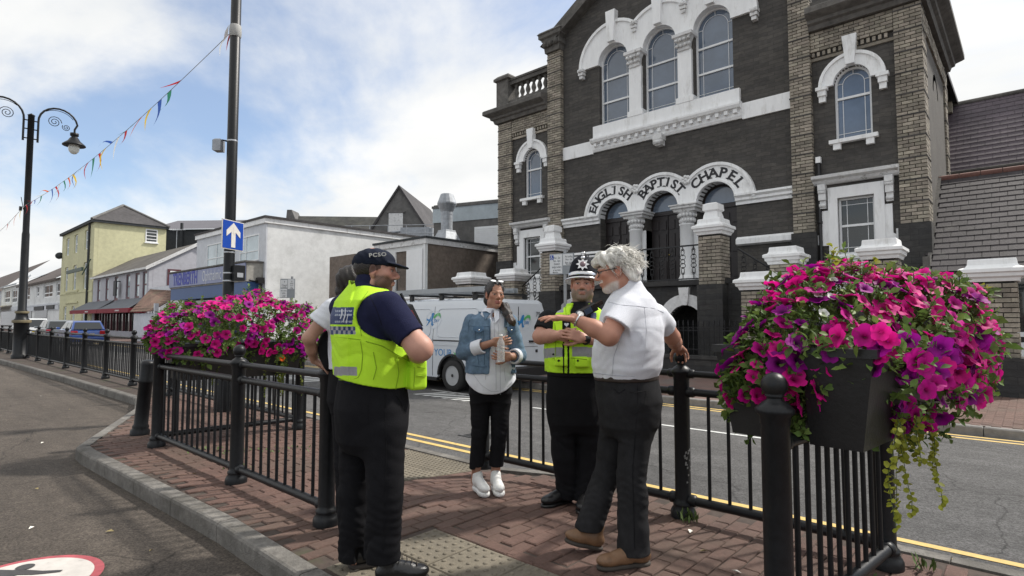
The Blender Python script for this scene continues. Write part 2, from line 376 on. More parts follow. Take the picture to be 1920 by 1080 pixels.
o=fs.build('paver_field',M_paver,fp); o['kind']='stuff'
# painted lines
def lines(y,name):
    for k,dy in enumerate((0,.19)):
        sheet(name,[(-70,y+dy),(12,y+dy),(12,y+dy+.075),(-70,y+dy+.075)],-.116,M_yellow)
lines(4.52,'yellow_line'); lines(9.27,'yellow_line')
for i in range(7):   # worn bus-stop lettering strokes beside the van
    x=-9.35+.28*i; sheet('road_marking',[(x,7.32),(x+.12,7.32),(x+.40,7.92),(x+.28,7.92)],-.1155,M_white)
sheet('road_marking',[(-9.6,8.0),(-7.3,8.0),(-7.3,8.06),(-9.6,8.06)],-.1155,M_white)
for i in range(5):
    x=-15.0+.42*i; sheet('road_marking',[(x,7.0),(x+.16,7.0),(x+.5,7.9),(x+.34,7.9)],-.1155,M_white)
sheet('bay_line',[(-6.4,7.55),(-2.5,7.55),(-2.5,7.62),(-6.4,7.62)],-.1155,M_white)
# gully grating in the gutter
g=MB()
for i in range(9): g.box(-5.55+.05*i,-5.53+.05*i,5.15,5.42,-.119,-.112)
g.box(-5.6,-5.08,5.12,5.15,-.119,-.112); g.box(-5.6,-5.08,5.42,5.45,-.119,-.112)
tag(g.build('gully_grating',mat('cast_iron',(.035,.035,.036),.6,var=.2)), 'dark iron gully grating set in the grey road beside the yellow lines','drain')
# round no-walking roundel painted on the bus lane
def disc(name,cx,cy,rx,ry,z,m,rz=0,n=48,rin=0):
    pts=[(cx+rx*math.cos(2*PI*i/n)*math.cos(rz)-ry*math.sin(2*PI*i/n)*math.sin(rz),cy+rx*math.cos(2*PI*i/n)*math.sin(rz)+ry*math.sin(2*PI*i/n)*math.cos(rz)) for i in range(n)]
    return sheet(name,pts,z,m,kind='structure')
M_redp=mat('red_road_paint',(.36,.07,.085),.7,var=.2,scale=20,stain=((.15,.1,.09),9,.62,.75))
M_wp=mat('roundel_white',(.52,.49,.46),.75,var=.12,scale=10,stain=((.2,.18,.16),7,.6,.78))
M_blk=mat('roundel_black',(.05,.048,.05),.8,var=.2,scale=20)
disc('roundel_border',-4.33,.6,.395,.395,-.1165,M_redp); disc('roundel_face',-4.33,.6,.345,.345,-.113,M_wp)
disc('roundel_figure',-4.565,.655,.047,.047,-.109,M_blk)
sheet('roundel_figure',[(-4.62,.55),(-4.56,.60),(-4.50,.66),(-4.42,.715),(-4.345,.80),(-4.325,.785),(-4.37,.71),(-4.40,.665),(-4.46,.61),(-4.44,.50),(-4.40,.36),(-4.47,.34),(-4.53,.42),(-4.58,.36),(-4.63,.42)][::-1],-.109,M_blk)
M_litter=mat('litter_white',(.7,.68,.62),.8,var=.1); M_leafd=mat('dry_leaf',(.32,.26,.12),.8,var=.3,scale=40)
LIT=['dry leaf on the tarmac close to the kerb, nearest the painted roundel','small pale scrap on the tarmac just above the painted roundel','curled dry leaf alone on the open tarmac of the bus lane','pale scrap on the tarmac near the leaning bollard','dry leaf on the tarmac below the long railing','pale scrap on the tarmac farthest down the bus lane','dry leaf on the tarmac between the roundel and the kerb','bent white scrap on the red bricks near the close railing post','dry leaf on the red bricks behind the close railing post','white scrap on the red bricks beside the scuffed post','dry leaf on the red bricks in front of the left railing','pale scrap on the red bricks by the left railing corner']
for k,(x,y,z) in enumerate([(-4.9,1.16,-.12),(-5.4,.8,-.12),(-6.6,1.0,-.12),(-9.0,1.4,-.12),(-12,2.2,-.12),(-14.5,2.2,-.12),(-4.3,1.25,-.12),(-1.25,3.2,.004),(-1.5,3.35,.004),(-1.7,3.6,.004),(-5.6,1.95,.004),(-6.1,2.25,.004)]):
    mb=MB(); a=random.random()*6; s=.018+.014*random.random(); w=s*(.35+.2*random.random())
    p=[(-s,0,.004),(0,-w,.010),(s,0,.006),(.1*s,w,.016)]; mb.add([(q[0]*math.cos(a)-q[1]*math.sin(a),q[0]*math.sin(a)+q[1]*math.cos(a),q[2]) for q in p],[(0,1,2,3)])
    o=mb.build('fallen_leaf' if k%2==0 else 'litter_scrap',M_leafd if k%2==0 else M_litter); o.location=(x,y,z)
    tag(o,LIT[k],'litter')
# weeds in the joints
M_weed=mat('weed_green',(.07,.11,.025),.7,var=.3,scale=30)
wd=MB()
for (x,y,n,s) in [(-1.80,3.80,34,.10),(-.50,3.93,16,.09),(-5.9,3.0,30,.07),(-6.3,2.6,30,.06),(-6.6,2.4,26,.06),(-5.6,2.3,20,.05),(-.62,3.55,12,.05)]:
    for i in range(n):
        a=random.random()*6.28; r=random.random()*s*(4 if s<.08 else .7); px,py=x+r*math.cos(a),y+r*math.sin(a); h=s*(.3+.7*random.random())*(1 if s>.08 else .6); b=random.random()*6.28; l=.02
        wd.add([(px,py,0),(px+l*math.cos(b),py+l*math.sin(b),h*.6),(px+1.6*l*math.cos(b+.5),py+1.6*l*math.sin(b+.5),h),(px+l*math.cos(b+1),py+l*math.sin(b+1),h*.55)],[(0,1,2,3)])
o=wd.build('weeds',M_weed); tag(o,'small green weeds growing in the brick joints beside the railings','weeds',kind='stuff')
# ---------------------------------------------------------------- the chapel
def stone_mat(name,c1,c2,mort,bw,bh,rough=.9,bump=.8):
    m=mat(name,c1,rough,var=.25,scale=5,bump=bump,bscale=28,stretch=(1,1,2.2))
    nt=m.node_tree; b=nt.nodes['Principled BSDF']; N=nt.nodes.new; L=nt.links.new
    g=N('ShaderNodeNewGeometry'); sp=N('ShaderNodeSeparateXYZ'); L(g.outputs['Position'],sp.inputs[0]); ad=N('ShaderNodeMath'); L(sp.outputs['X'],ad.inputs[0]); L(sp.outputs['Y'],ad.inputs[1])
    nn=N('ShaderNodeTexNoise'); nn.inputs['Scale'].default_value=2.5; L(g.outputs['Position'],nn.inputs['Vector']); ms=N('ShaderNodeMath'); ms.operation='MULTIPLY_ADD'; ms.inputs[1].default_value=.10; L(nn.outputs['Fac'],ms.inputs[0]); L(sp.outputs['Z'],ms.inputs[2])
    cb=N('ShaderNodeCombineXYZ'); L(ad.outputs[0],cb.inputs[0]); L(ms.outputs[0],cb.inputs[1])
    bt=N('ShaderNodeTexBrick'); bt.inputs['Scale'].default_value=1; bt.inputs['Brick Width'].default_value=bw; bt.inputs['Row Height'].default_value=bh; bt.inputs['Mortar Size'].default_value=.008; bt.inputs['Mortar Smooth'].default_value=.4; bt.inputs['Bias'].default_value=-.1
    bt.inputs['Color1'].default_value=(*c1,1); bt.inputs['Color2'].default_value=(*c2,1); bt.inputs['Mortar'].default_value=(*mort,1); bt.offset=.37
    L(cb.outputs[0],bt.inputs['Vector'])
    # replace the flat colour at the head of the chain
    for n in nt.nodes:
        if n.type=='RGB':
            for l in list(n.outputs[0].links): L(bt.outputs['Color'],l.to_socket)
    return m
M_dark=stone_mat('dark_pennant_stone',(.062,.058,.055),(.090,.083,.075),(.050,.047,.044),.42,.11)
M_soot=stone_mat('sooty_stone',(.036,.036,.037),(.052,.050,.048),(.03,.03,.03),.45,.14)
M_mortar=mat('brick_mortar',(.10,.092,.083),.95,var=.2,scale=12,bump=.4)
M_brick=mat('buff_brick',(.315,.280,.230),.88,var=.18,scale=14,bump=.8,bscale=60,rnd=.30,attr=True,stain=((.12,.108,.092),1.3,.50,.76))
M_brickd=mat('dark_brick_course',(.060,.055,.052),.9,var=.25,scale=12,bump=.6,rnd=.2,attr=True)
M_trim=mat('white_painted_stone',(.86,.865,.87),.6,var=.06,scale=5,bump=.3,bscale=30,stretch=(1.5,1.5,.40),stain=((.46,.45,.42),2.6,.54,.80))
M_trimw=mat('weathered_painted_stone',(.70,.70,.70),.7,var=.12,scale=9,bump=.5,bscale=40,stain=((.20,.19,.17),5.,.56,.70))
M_corn=mat('weathered_cornice',(.115,.108,.10),.9,var=.35,scale=6,bump=.9,bscale=25)
M_slate=mat('slate',(.046,.040,.044),.7,var=.3,scale=9,bump=.5,bscale=40,rnd=.14,attr=True,stain=((.10,.095,.09),1.5,.6,.75))
M_iron=mat('black_iron',(.012,.012,.014),.45,var=.2,scale=20,bump=.2)
M_door=mat('dark_door_wood',(.022,.016,.016),.45,var=.25,scale=8,stretch=(6,6,1))
M_lead=mat('letter_black',(.02,.02,.024),.6,var=.1)
M_frame=mat('window_white',(.82,.83,.84),.45,var=.04,scale=4)
G_sky=glass('church_pane',(.11,.145,.20),.10,1.)
G_dark=glass('sash_pane',(.018,.024,.026),.05,.8)
CX0=-8.8; FY=17.
chapel=T('stone_chapel','dark stone chapel with buff brick corners, white painted arches and lettering over its doors','chapel',(0,0,0))
brick_n=[0]
BM={}
def brick_obj(parent,x,y,z,L,H,D,axis,m=None):
    key=(round(L,3),axis,m.name if m else 'b')
    if key not in BM:
        mb=MB()
        if axis=='y': mb.box(-L/2,L/2,0,D,-H/2,H/2)
        else: mb.box(-D,0,-L/2,L/2,-H/2,H/2)
        BM[key]=mb.mesh('brick',m or M_brick)
    o=link('brick',BM[key],parent); o.location=(x,y,z); return o
BH=.090
def brick_face(parent,stuff,axis,u0,u1,z0,z1,f,quota,band=7,phase=0,dark=None,proud=.0):
    """courses of bricks on a face: axis 'y' faces -Y at y=f, u is X; axis 'x' faces +X at x=f, u is Y"""
    n=int((z1-z0)/BH+.01); Wd=u1-u0
    for i in range(n):
        z=z0+(i+.5)*BH; isd=band and ((i+phase)%band==band-1)
        if isd: (dark if dark is not None else stuff).box(*( (u0-.008,u1+.008,f-.012,f+.10) if axis=='y' else (f-.10,f+.012,u0-.008,u1+.008)),z+BH/2-.020,z+BH/2+.016)
        k=(i%2); cuts=[u0]; x=u0+(.1175 if k else .235)
        while x<u1-.07: cuts.append(x); x+=.235
        cuts.append(u1)
        for a,b in zip(cuts[:-1],cuts[1:]):
            if b-a<.03: continue
            pr=random.uniform(-.005,.005)
            if quota[0]>0:
                quota[0]-=1; L=b-a-.016
                brick_obj(parent,(a+b)/2 if axis=='y' else f+pr,f+pr if axis=='y' else (a+b)/2,z,L,BH-.018,.10,axis)
            else:
                if axis=='y': stuff.box(a+.008,b-.008,f+pr,f+.10,z-BH/2+.009,z+BH/2-.009)
                else: stuff.box(f-.10,f+pr,a+.008,b-.008,z-BH/2+.009,z+BH/2-.009)
def window(parent,cx,w,z0,zs,y,arched=True,bars=(),margin=.12,pane=None,low=False,fw=.055,name='window'):
    """sash: frame ring + transoms + thin margin bars + pane; y is the front of the frame"""
    mb=MB(); n=18
    out=archpoly(cx,w,z0,zs,n) if arched else rect(cx-w/2,cx+w/2,z0,zs)
    inn=archpoly(cx,w-2*fw,z0+fw,zs,n) if arched else rect(cx-w/2+fw,cx+w/2-fw,z0+fw,zs-fw)
    mb.plate(out,[inn],y,y+.08)
    top=zs+(w/2 if arched else 0)
    for zb in bars: mb.box(cx-w/2+fw,cx+w/2-fw,y+.012,y+.07,zb-.03,zb+.03)
    fr=mb.build(name,M_frame,parent)
    t=.014; th=MB(); hw=w/2-fw-margin
    if margin:
        for sx in (-1,1): th.box(cx+sx*hw-t/2,cx+sx*hw+t/2,y+.045,y+.064,z0+fw,zs)
        th.box(cx-w/2+fw,cx+w/2-fw,y+.047,y+.062,z0+fw+margin-t/2,z0+fw+margin+t/2)
        if arched:
            th.plate(arc(cx,zs,hw+t/2,0,180,n)+arc(cx,zs,hw-t/2,180,0,n),(),y+.047,y+.062)
            th.box(cx-t/2,cx+t/2,y+.047,y+.062,zs+hw,top-fw); 
            for sx in (-1,1): th.box(min(cx+sx*hw,cx+sx*(w/2-fw)),max(cx+sx*hw,cx+sx*(w/2-fw)),y+.046,y+.061,zs+.05,zs+.05+t)
        else: th.box(cx-w/2+fw,cx+w/2-fw,y+.047,y+.062,zs-fw-margin-t/2,zs-fw-margin+t/2)
        th.build('glazing_bars',M_frame,fr)
    p=MB(); o2=archpoly(cx,w-fw,z0+fw/2,zs,n) if arched else rect(cx-w/2+fw/2,cx+w/2-fw/2,z0+fw/2,zs-fw/2)
    p.plate(o2,(),y+.064,y+.075); p.build('pane',pane or G_sky,fr); return fr
def profile_x(mb,x0,x1,prof):   # moulding along X: prof = [(y,z)...] closed outline
    mb.rings([[(x0,y,z) for y,z in prof],[(x1,y,z) for y,z in prof]],smooth=False)
def sqstack(mb,cx,cy,prof,r=None):
    rs=[[(cx-h,cy-h,z),(cx+h,cy-h,z),(cx+h,cy+h,z),(cx-h,cy+h,z)] for h,z in prof]; mb.rings(rs,smooth=False,r=r)
UC=[CX0-1.78,CX0,CX0+1.78]; DC=[CX0-1.80,CX0,CX0+1.80]
BX0,BX1=-12.80,-4.80           # body between the pilasters
# body wall with openings and gable
uw,usill,uspr=1.22,8.27,10.50
dw,dspr,plat=1.20,4.97,2.46
mb=MB()
holes=[archpoly(c,uw,usill,uspr) for c in UC]+[archpoly(c,dw,plat+.02,dspr) for c in DC]
mb.plate([(BX0,0),(BX1,0),(BX1,12.1),(CX0,14.55),(BX0,12.1)],holes,FY,FY+.45)
mb.build('front_wall',M_dark,chapel)
# upper window group: white plate with three arches, pilasters, keystones, corbels
def arcade(cs,r_in,r_out,zs,y0,y1,zend):
    n=14; pts=[]; L=cs[0]-r_out; 
    d=(cs[1]-cs[0])/2; a_cut=math.degrees(math.acos(d/r_out))
    pts.append((cs[0]-r_out,zend))
    pts+=arc(cs[0],zs,r_out,180,a_cut,n); pts+=arc(cs[1],zs,r_out,180-a_cut,a_cut,n)[1:]; pts+=arc(cs[2],zs,r_out,180-a_cut,0,n)[1:]
    pts.append((cs[2]+r_out,zend))
    for c in reversed(cs):
        pts.append((c+r_in,zend)); pts+=arc(c,zs,r_in,0,180,n); pts.append((c-r_in,zend))
    q=[pts[0]]
    for p in pts[1:]:
        if math.hypot(p[0]-q[-1][0],p[1]-q[-1][1])>1e-5: q.append(p)
    return q[::-1]
m2=MB(); m2.plate(arcade(UC,uw/2-.02,1.40,uspr,0,0,uspr-.02),(),FY-.10,FY+.22)
up=m2.build('window_arch_surround',M_trim,chapel)
m3=MB()
for k,c in enumerate(UC):   # raised outer moulding
    d=.89; ac=math.degrees(math.acos(d/1.40)); a0,a1=[(ac,180),(ac,180-ac),(0,180-ac)][k]
    m3.plate(arc(c,uspr,1.40,a0,a1,14)+arc(c,uspr,1.30,a1,a0,14),(),FY-.16,FY-.09)
    m3.plate([(c-.13,uspr+.62),(c+.13,uspr+.62),(c+.19,uspr+1.72),(c-.19,uspr+1.72)],(),FY-.24,FY+.0)
m3.build('hood_moulding',M_trim,up)
m4=MB()
for x in (UC[0]-1.30,UC[0]+.89,UC[1]+.89,UC[2]+1.30):
    z=uspr if x<UC[0] or x>UC[2] else uspr+1.02
    m4.mark()
    for (h,zz) in ((.12,.0),(.10,-.12),(.07,-.24)): m4.box(x-h,x+h,FY-.22+(.12-h),FY+.02,z+zz-.1,z+zz)
    m4.lathe([(.0,-.05),(.06,-.04),(.085,0),(.06,.04),(0,.05)],(x,FY-.22,z-.06),8,axis='y')
m4.each('carved_boss',M_trimw,up)
for x in (CX0-.89,CX0+.89):   # pilasters with leafy capitals
    p=MB(); p.box(x-.23,x+.23,FY-.12,FY+.22,usill+.16,uspr-.55); p.box(x-.29,x+.29,FY-.15,FY+.22,usill,usill+.18)
    po=p.build('window_pilaster',M_trim,up)
    cpm=MB(); sqstack(cpm,x,FY+.03,[(.20,uspr-.55),(.21,uspr-.50),(.19,uspr-.48),(.21,uspr-.3),(.28,uspr-.14),(.33,uspr-.12),(.33,uspr-.02)])
    for i in range(4):
        for zz,dd in ((uspr-.40,.0),(uspr-.24,.05)):
            cpm.lathe([(.0,-.05),(.05,-.03),(.065,0),(.04,.05),(0,.06)],(x-.21+.14*i,FY-.20-dd,zz),7)
    cpm.build('capital',M_trimw,po)
m5=MB(); m5.box(UC[0]-.82,UC[2]+.82,FY-.13,FY+.2,7.84,usill+.0)
m5.build('window_plinth',M_trim,up)
for c in UC: window(chapel,c,uw,usill+.01,uspr,FY+.16,True,(usill+.86,usill+1.68),.15)
# moulded sill with dentils
sl0,sl1=CX0-2.64,CX0+2.64
m6=MB(); profile_x(m6,sl0,sl1,[(FY-.06,7.36),(FY-.10,7.44),(FY-.10,7.62),(FY-.24,7.66),(FY-.28,7.74),(FY-.28,7.80),(FY-.12,7.86),(FY+.05,7.86),(FY+.05,7.36)][::-1])
so_=m6.build('sill_course',M_trim,chapel)
m7=MB()
for i in range(19):
    x=sl0+.16+i*(sl1-sl0-.32)/18; m7.box(x-.055,x+.055,FY-.20,FY-.08,7.52,7.64)
m7.each('dentil',M_trim,so_)
m8=MB(); m8.mark(); m8.box(CX0-.16,CX0+.16,FY-.32,FY,7.22,7.40); m8.box(CX0-.12,CX0+.12,FY-.24,FY,7.05,7.22); m8.lathe([(0,-.16),(.09,-.15),(.09,.15),(0,.16)],(CX0,FY-.24,7.16),10,axis='x'); m8.build('carved_bracket',M_trimw,so_)
for x0,x1 in ((BX0,sl0-.004),(sl1+.004,BX1)):
    m=MB(); m.box(x0,x1,FY-.06,FY+.02,7.32,7.80); m.build('white_band',M_trim,chapel)
# door arcade
m9=MB(); m9.plate(arcade(DC,dw/2,1.19,dspr,0,0,dspr),(),FY-.12,FY+.30); da=m9.build('door_arch_surround',M_trim,chapel)
m10=MB()
for k,c in enumerate(DC):
    d=.90; ac=math.degrees(math.acos(d/1.19)); a0,a1=[(ac,180),(ac,180-ac),(0,180-ac)][k]
    m10.plate(arc(c,dspr,1.19,a0,a1,18)+arc(c,dspr,1.10,a1,a0,18),(),FY-.17,FY-.11)
    m10.plate(arc(c,dspr,.66,0,180,18)+arc(c,dspr,.60,180,0,18),(),FY-.145,FY-.11)
m10.build('hood_moulding',M_trim,da)
m11=MB()
for x in (CX0-.9,CX0+.9):
    m11.mark()
    for a in range(7): m11.lathe([(0,-.05),(.05,-.04),(.065,0),(.05,.03),(0,.05)],(x+(.10*math.cos(a*.9) if a else 0),FY-.16,dspr+.80+(.10*math.sin(a*.9) if a else 0)),8,axis='y')
m11.each('carved_rosette',M_trimw,da)
# lettering round the arches
def letters(word,c,a0,a1,rad,size):
    n=len(word)
    for i,ch in enumerate(word):
        a=R(a0+(a1-a0)*i/(n-1)); x=c+rad*math.cos(a); z=dspr+rad*math.sin(a); tilt=a-PI/2
        M=Matrix.Translation((x,FY-.123,z))@Matrix.Rotation(-tilt,4,'Y')@Matrix.Rotation(PI/2,4,'X')
        text('letter',ch,size,M_lead,M,da,depth=.006,bold=.012,sx=1.12)
        # flared serif feet give the lettering its gothic look
        s=MB()
        for (dx,dz,w) in ((-.085,-.135,.085),(-.085,.135,.075)):
            if ch in 'OCGS': continue
            s.plate([(dx-w/2-.01,dz-.014),(dx+w/2+.01,dz-.014),(dx+w/2,dz+.014),(dx-w/2,dz+.014)],(),-.004,.006)
        if ch in 'NHAT' : s.plate([(.06,-.149),(.15,-.149),(.14,-.121),(.07,-.121)],(),-.004,.006)
        if s.v:
            for o in s.each('letter_serif',M_lead,da): o.matrix_local=Matrix.Translation((x,FY-.126,z))@Matrix.Rotation(-tilt,4,'Y')
letters('ENGLISH',DC[0],160,48,.87,.40); letters('BAPTIST',DC[1],138,40,.87,.40); letters('CHAPEL',DC[2],133,32,.87,.40)
# string courses at the arch springing and door sill level
for x0,x1 in ((BX0,DC[0]-.60),(DC[2]+.60,BX1)):
    m=MB(); profile_x(m,x0,x1,[(FY-.06,4.78),(FY-.06,4.86),(FY-.13,4.90),(FY-.13,4.97),(FY-.20,5.03),(FY-.20,5.09),(FY+.02,5.12),(FY+.02,4.78)][::-1]); m.build('string_course',M_trim,chapel)
    m=MB(); profile_x(m,x0,x1,[(FY-.05,3.56),(FY-.14,3.60),(FY-.14,3.74),(FY-.02,3.82),(FY+.02,3.82),(FY+.02,3.56)][::-1]); m.build('low_band',M_trim,chapel)
for x in (CX0-.9,CX0+.9):     # columns: round shaft on a base, pilaster behind, leafy capital
    c=MB(); c.box(x-.30,x+.30,FY-.02,FY+.42,plat,dspr-.62)
    c.lathe([(.30,plat),(.30,plat+.12),(.26,plat+.14),(.29,plat+.2),(.24,plat+.27),(.225,plat+.32),(.205,dspr-.66),(.23,dspr-.64),(.23,dspr-.60)],(x,FY-.16,0),18)
    co=c.build('door_column',M_trim,da)
    k=MB(); k.lathe([(.20,dspr-.60),(.21,dspr-.45),(.26,dspr-.28),(.30,dspr-.22)],(x,FY-.10,0),14); sqstack(k,x,FY-.02,[(.34,dspr-.22),(.36,dspr-.15),(.42,dspr-.12),(.42,dspr-.06),(.46,dspr-.04),(.46,dspr-.003)])
    for i in range(9):
        a=-PI+i*PI/8
        for rr,zz,ss in ((.23,dspr-.50,1.),(.27,dspr-.34,.9)):
            k.lathe([(0,-.07*ss),(.035*ss,-.05*ss),(.055*ss,.0),(.045*ss,.05*ss),(0,.075*ss)],(x+rr*math.cos(a+ (.2 if zz<dspr-.4 else 0)),FY-.10+rr*math.sin(a),zz),7)
    k.build('capital',M_trimw,co)
for c in DC:                  # doors and fanlights
    d=MB(); d.plate(archpoly(c,dw-.02,plat+.03,dspr),(),FY+.36,FY+.40); do=d.build('door',M_door,chapel)
    pn=MB()
    for sx in (-1,1):
        for (z0,z1) in ((plat+.25,plat+.85),(plat+1.0,plat+1.75),(plat+1.9,plat+2.2)):
            for xx in (sx*.15,sx*.42): pn.box(c+xx-.10,c+xx+.10,FY+.33,FY+.365,z0,z1,ch=.0)
    pn.box(c-.60,c+.60,FY+.31,FY+.37,dspr-.14,dspr-.02); pn.box(c-.012,c+.012,FY+.32,FY+.36,plat+.05,dspr-.14)
    pn.each('door_panel',M_door,do)
    fl=MB(); fl.plate(arc(c,dspr,.52,0,180,16),(),FY+.335,FY+.35); fl.build('fanlight',G_sky,do)
    kn=MB(); kn.lathe([(0,-.03),(.03,-.02),(.03,.01),(0,.02)],(c+.06,FY+.31,plat+1.05),8,axis='y'); kn.build('door_knob',mat('brass',(.5,.38,.15),.3,metal=1.),do)
# pilasters and towers in banded brick
stuffB=MB(); darkB=MB(); core=MB()
def pilaster(x0,x1,z0,z1,y,quota,side=None,ret=.16):
    core.box(x0+.02,x1-.02,y+.045,FY+.3,z0,z1)
    brick_face(chapel,stuffB,'y',x0,x1,z0,z1,y,quota,6,0,darkB)
    brick_face(chapel,stuffB,'x',y,y+ret,z0,z1,x1,[0],6,0,darkB)
q=[175]; pilaster(-4.80,-4.26,3.75,11.9,FY-.18,q,ret=.24)      # beside the right tower
q2=[125]; pilaster(-2.34,-1.75,3.75,9.25,FY-.12,q2,ret=.1)     # right corner of the tower
q0=[0]; pilaster(-13.44,-12.80,3.75,11.9,FY-.18,q0,ret=.24); pilaster(-16.10,-15.36,3.75,9.45,FY-.12,q0,ret=.05)
brick_face(chapel,stuffB,'x',FY-.02,FY+.62,3.75,9.25,-1.75,[0],6,0,darkB)
brick_face(chapel,stuffB,'x',21.9,22.5,3.75,9.25,-1.75,[0],6,0,darkB)
for x0,x1,z1 in ((-4.26,-2.34,9.25),(-15.36,-13.44,9.45)):      # brick frieze with a dentil band over each panel
    brick_face(chapel,stuffB,'y',x0,x1,z1-.55,z1,FY-.10,q0,0); core.box(x0,x1,FY-.055,FY+.3,z1-.55,z1)
    for i in range(int((x1-x0)/.13)): stuffB.box(x0+.03+.13*i,x0+.10+.13*i,FY-.08,FY+.02,z1-.68,z1-.57)
    stuffB.box(x0,x1,FY-.05,FY+.05,z1-.79,z1-.71)
brick_face(chapel,stuffB,'x',FY+.62,21.9,8.72,9.25,-1.75,q0,0); core.box(-2.,-1.80,FY-.05,22.5,3.75,9.25)
core.each('brick_backing',M_mortar,chapel)
b=stuffB.build('brick_courses',M_brick,chapel); b['kind']='stuff'
b=darkB.build('dark_brick_courses',M_brickd,chapel); b['kind']='stuff'
# soot-dark plinths under the pilasters
pb=MB()
for x0,x1,d in ((-4.84,-4.22,.2),(-2.38,-1.71,.15),(-13.48,-12.76,.2),(-16.14,-15.32,.15)): pb.box(x0,x1,FY-d-.03,FY+.2,0,3.745)
pb.each('pilaster_plinth',M_soot,chapel)
def tower_panel(x0,x1,cx,side):
    s=1 if side>0 else -1; w_u=.86; wl=.84
    m=MB(); m.plate(rect(x0,x1,0,9.0),[archpoly(cx,w_u,6.16,7.66),rect(cx-wl/2,cx+wl/2,3.10,4.60)],FY,FY+.4); m.build('tower_wall',M_dark,chapel)
    # arched upper window with hood, keystone and corbels
    a=MB(); a.plate(arc(cx,7.66,.78,0,180,18)+arc(cx,7.66,.43,180,0,18),(),FY-.10,FY+.2); a.plate(arc(cx,7.66,.78,0,180,18)+arc(cx,7.66,.70,180,0,18),(),FY-.15,FY-.09)
    a.plate([(cx-.10,8.09),(cx+.10,8.09),(cx+.17,8.86),(cx-.17,8.86)],(),FY-.22,FY); h=a.build('arch_hood',M_trim,chapel)
    k=MB()
    for sx in (-1,1):
        x=cx+sx*.70; k.mark(); k.box(x-.14,x+.14,FY-.2,FY+.02,7.57,7.66); k.box(x-.10,x+.10,FY-.16,FY+.02,7.42,7.57); k.box(x-.08,x+.08,FY-.11,FY+.02,7.26,7.42)
    k.each('corbel',M_trim,h)
    window(chapel,cx,w_u,6.17,7.66,FY+.10,True,(7.30,),.12)
    sm=MB(); sm.box(cx-.56,cx+.56,FY-.16,FY+.1,6.06,6.16); so=sm.build('window_sill',M_trim,chapel)
    br=MB()
    for sx in (-1,1): br.box(cx+sx*.38-.09,cx+sx*.38+.09,FY-.12,FY+.02,5.90,6.06)
    br.each('sill_bracket',M_trim,so)
    # lower sash with architrave, consoles and cornice
    u=MB(); u.plate(rect(cx-.64,cx+.64,3.02,4.90),[rect(cx-wl/2,cx+wl/2,3.10,4.60)],FY-.10,FY+.2)
    u.plate([(cx-.86,3.36),(cx-.64,3.36),(cx-.64,4.30),(cx-.80,4.30),(cx-.80,3.56),(cx-.86,3.52)],(),FY-.06,FY+.1); u.plate([(cx+.64,3.36),(cx+.86,3.36),(cx+.86,3.52),(cx+.80,3.56),(cx+.80,4.30),(cx+.64,4.30)],(),FY-.06,FY+.1)
    u.plate([(cx-.78,2.45),(cx+.78,2.45),(cx+.70,2.75),(cx+.62,2.85),(cx+.60,3.02),(cx-.60,3.02),(cx-.62,2.85),(cx-.70,2.75)],(),FY-.14,FY+.1)
    u.box(cx-.6,cx+.6,FY-.2,FY+.1,2.97,3.05)
    for sx in (-1,1): u.box(min(cx+sx*.86,cx+sx*1.0),max(cx+sx*.86,cx+sx*1.0),FY-.05,FY+.05,3.40,3.66)
    arch=u.build('window_architrave',M_trim,chapel)
    co=MB()
    for sx in (-1,1):
        x=cx+sx*.76; co.mark(); co.box(x-.09,x+.09,FY-.24,FY+.02,4.84,5.0); co.box(x-.085,x+.085,FY-.19,FY+.02,4.58,4.84); co.box(x-.075,x+.075,FY-.12,FY+.02,4.36,4.58); co.lathe([(0,-.09),(.06,-.09),(.06,.09),(0,.09)],(x,FY-.17,4.80),10,axis='x'); co.lathe([(0,-.08),(.05,-.08),(.05,.08),(0,.08)],(x,FY-.12,4.44),10,axis='x')
    co.each('console',M_trimw,arch)
    cn=MB(); profile_x(cn,cx-.98,cx+.98,[(FY-.1,5.0),(FY-.16,5.04),(FY-.20,5.10),(FY-.32,5.14),(FY-.34,5.22),(FY-.05,5.27),(FY+.02,5.27),(FY+.02,5.0)][::-1]); cn.build('window_cornice',M_trimw,arch)
    window(chapel,cx,wl,3.10,4.60,FY+.06,False,(3.86,),.13,pane=G_dark)
    # white plinth slab at the tower foot
    p=MB(); p.plate([(x0+.1,2.0),(x1,2.0),(x1,2.35),(x1-.08,2.95),(x1-.9,2.95),(cx+.8,2.6),(cx-.8,2.6),(x0+.1,2.5)],(),FY-.05,FY+.02); p.build('plinth_slab',M_trim,chapel)
tower_panel(-4.26,-1.80,CX0+5.50,1); tower_panel(-15.95,-13.40,CX0-5.50,-1)
sd_=MB(); sd_.box(-2.0,-1.75-.0,FY+.2,22.5,0,3.75); sd_.box(-2.02,-1.86,FY+.62,21.9,3.75,8.72); sd_.build('tower_side_wall',M_dark,chapel)
sw=MB(); sw.box(-1.90,-1.84,19.4,20.2,5.9,7.7); swo=sw.build('side_window',G_dark,chapel)
sh=MB()
for i in range(12):
    a0,a1=R(15*i),R(15*i+15); y0,y1=19.8+.6*math.cos(a0),19.8+.6*math.cos(a1); z0,z1=7.7+.6*math.sin(a0),7.7+.6*math.sin(a1)
    sh.add([(-1.80,y0,z0),(-1.80,y1,z1),(-1.80,19.8+(y1-19.8)*.7,7.7+(z1-7.7)*.7),(-1.80,19.8+(y0-19.8)*.7,7.7+(z0-7.7)*.7),(-1.90,y0,z0),(-1.90,y1,z1)],[(0,1,2,3),(0,4,5,1)])
sh.build('arch_hood',M_trimw,swo)
dp=MB(); dp.tube([(-4.14,FY-.08,.3),(-4.14,FY-.08,5.6),(-4.14,FY-.02,5.7)],.045,8)
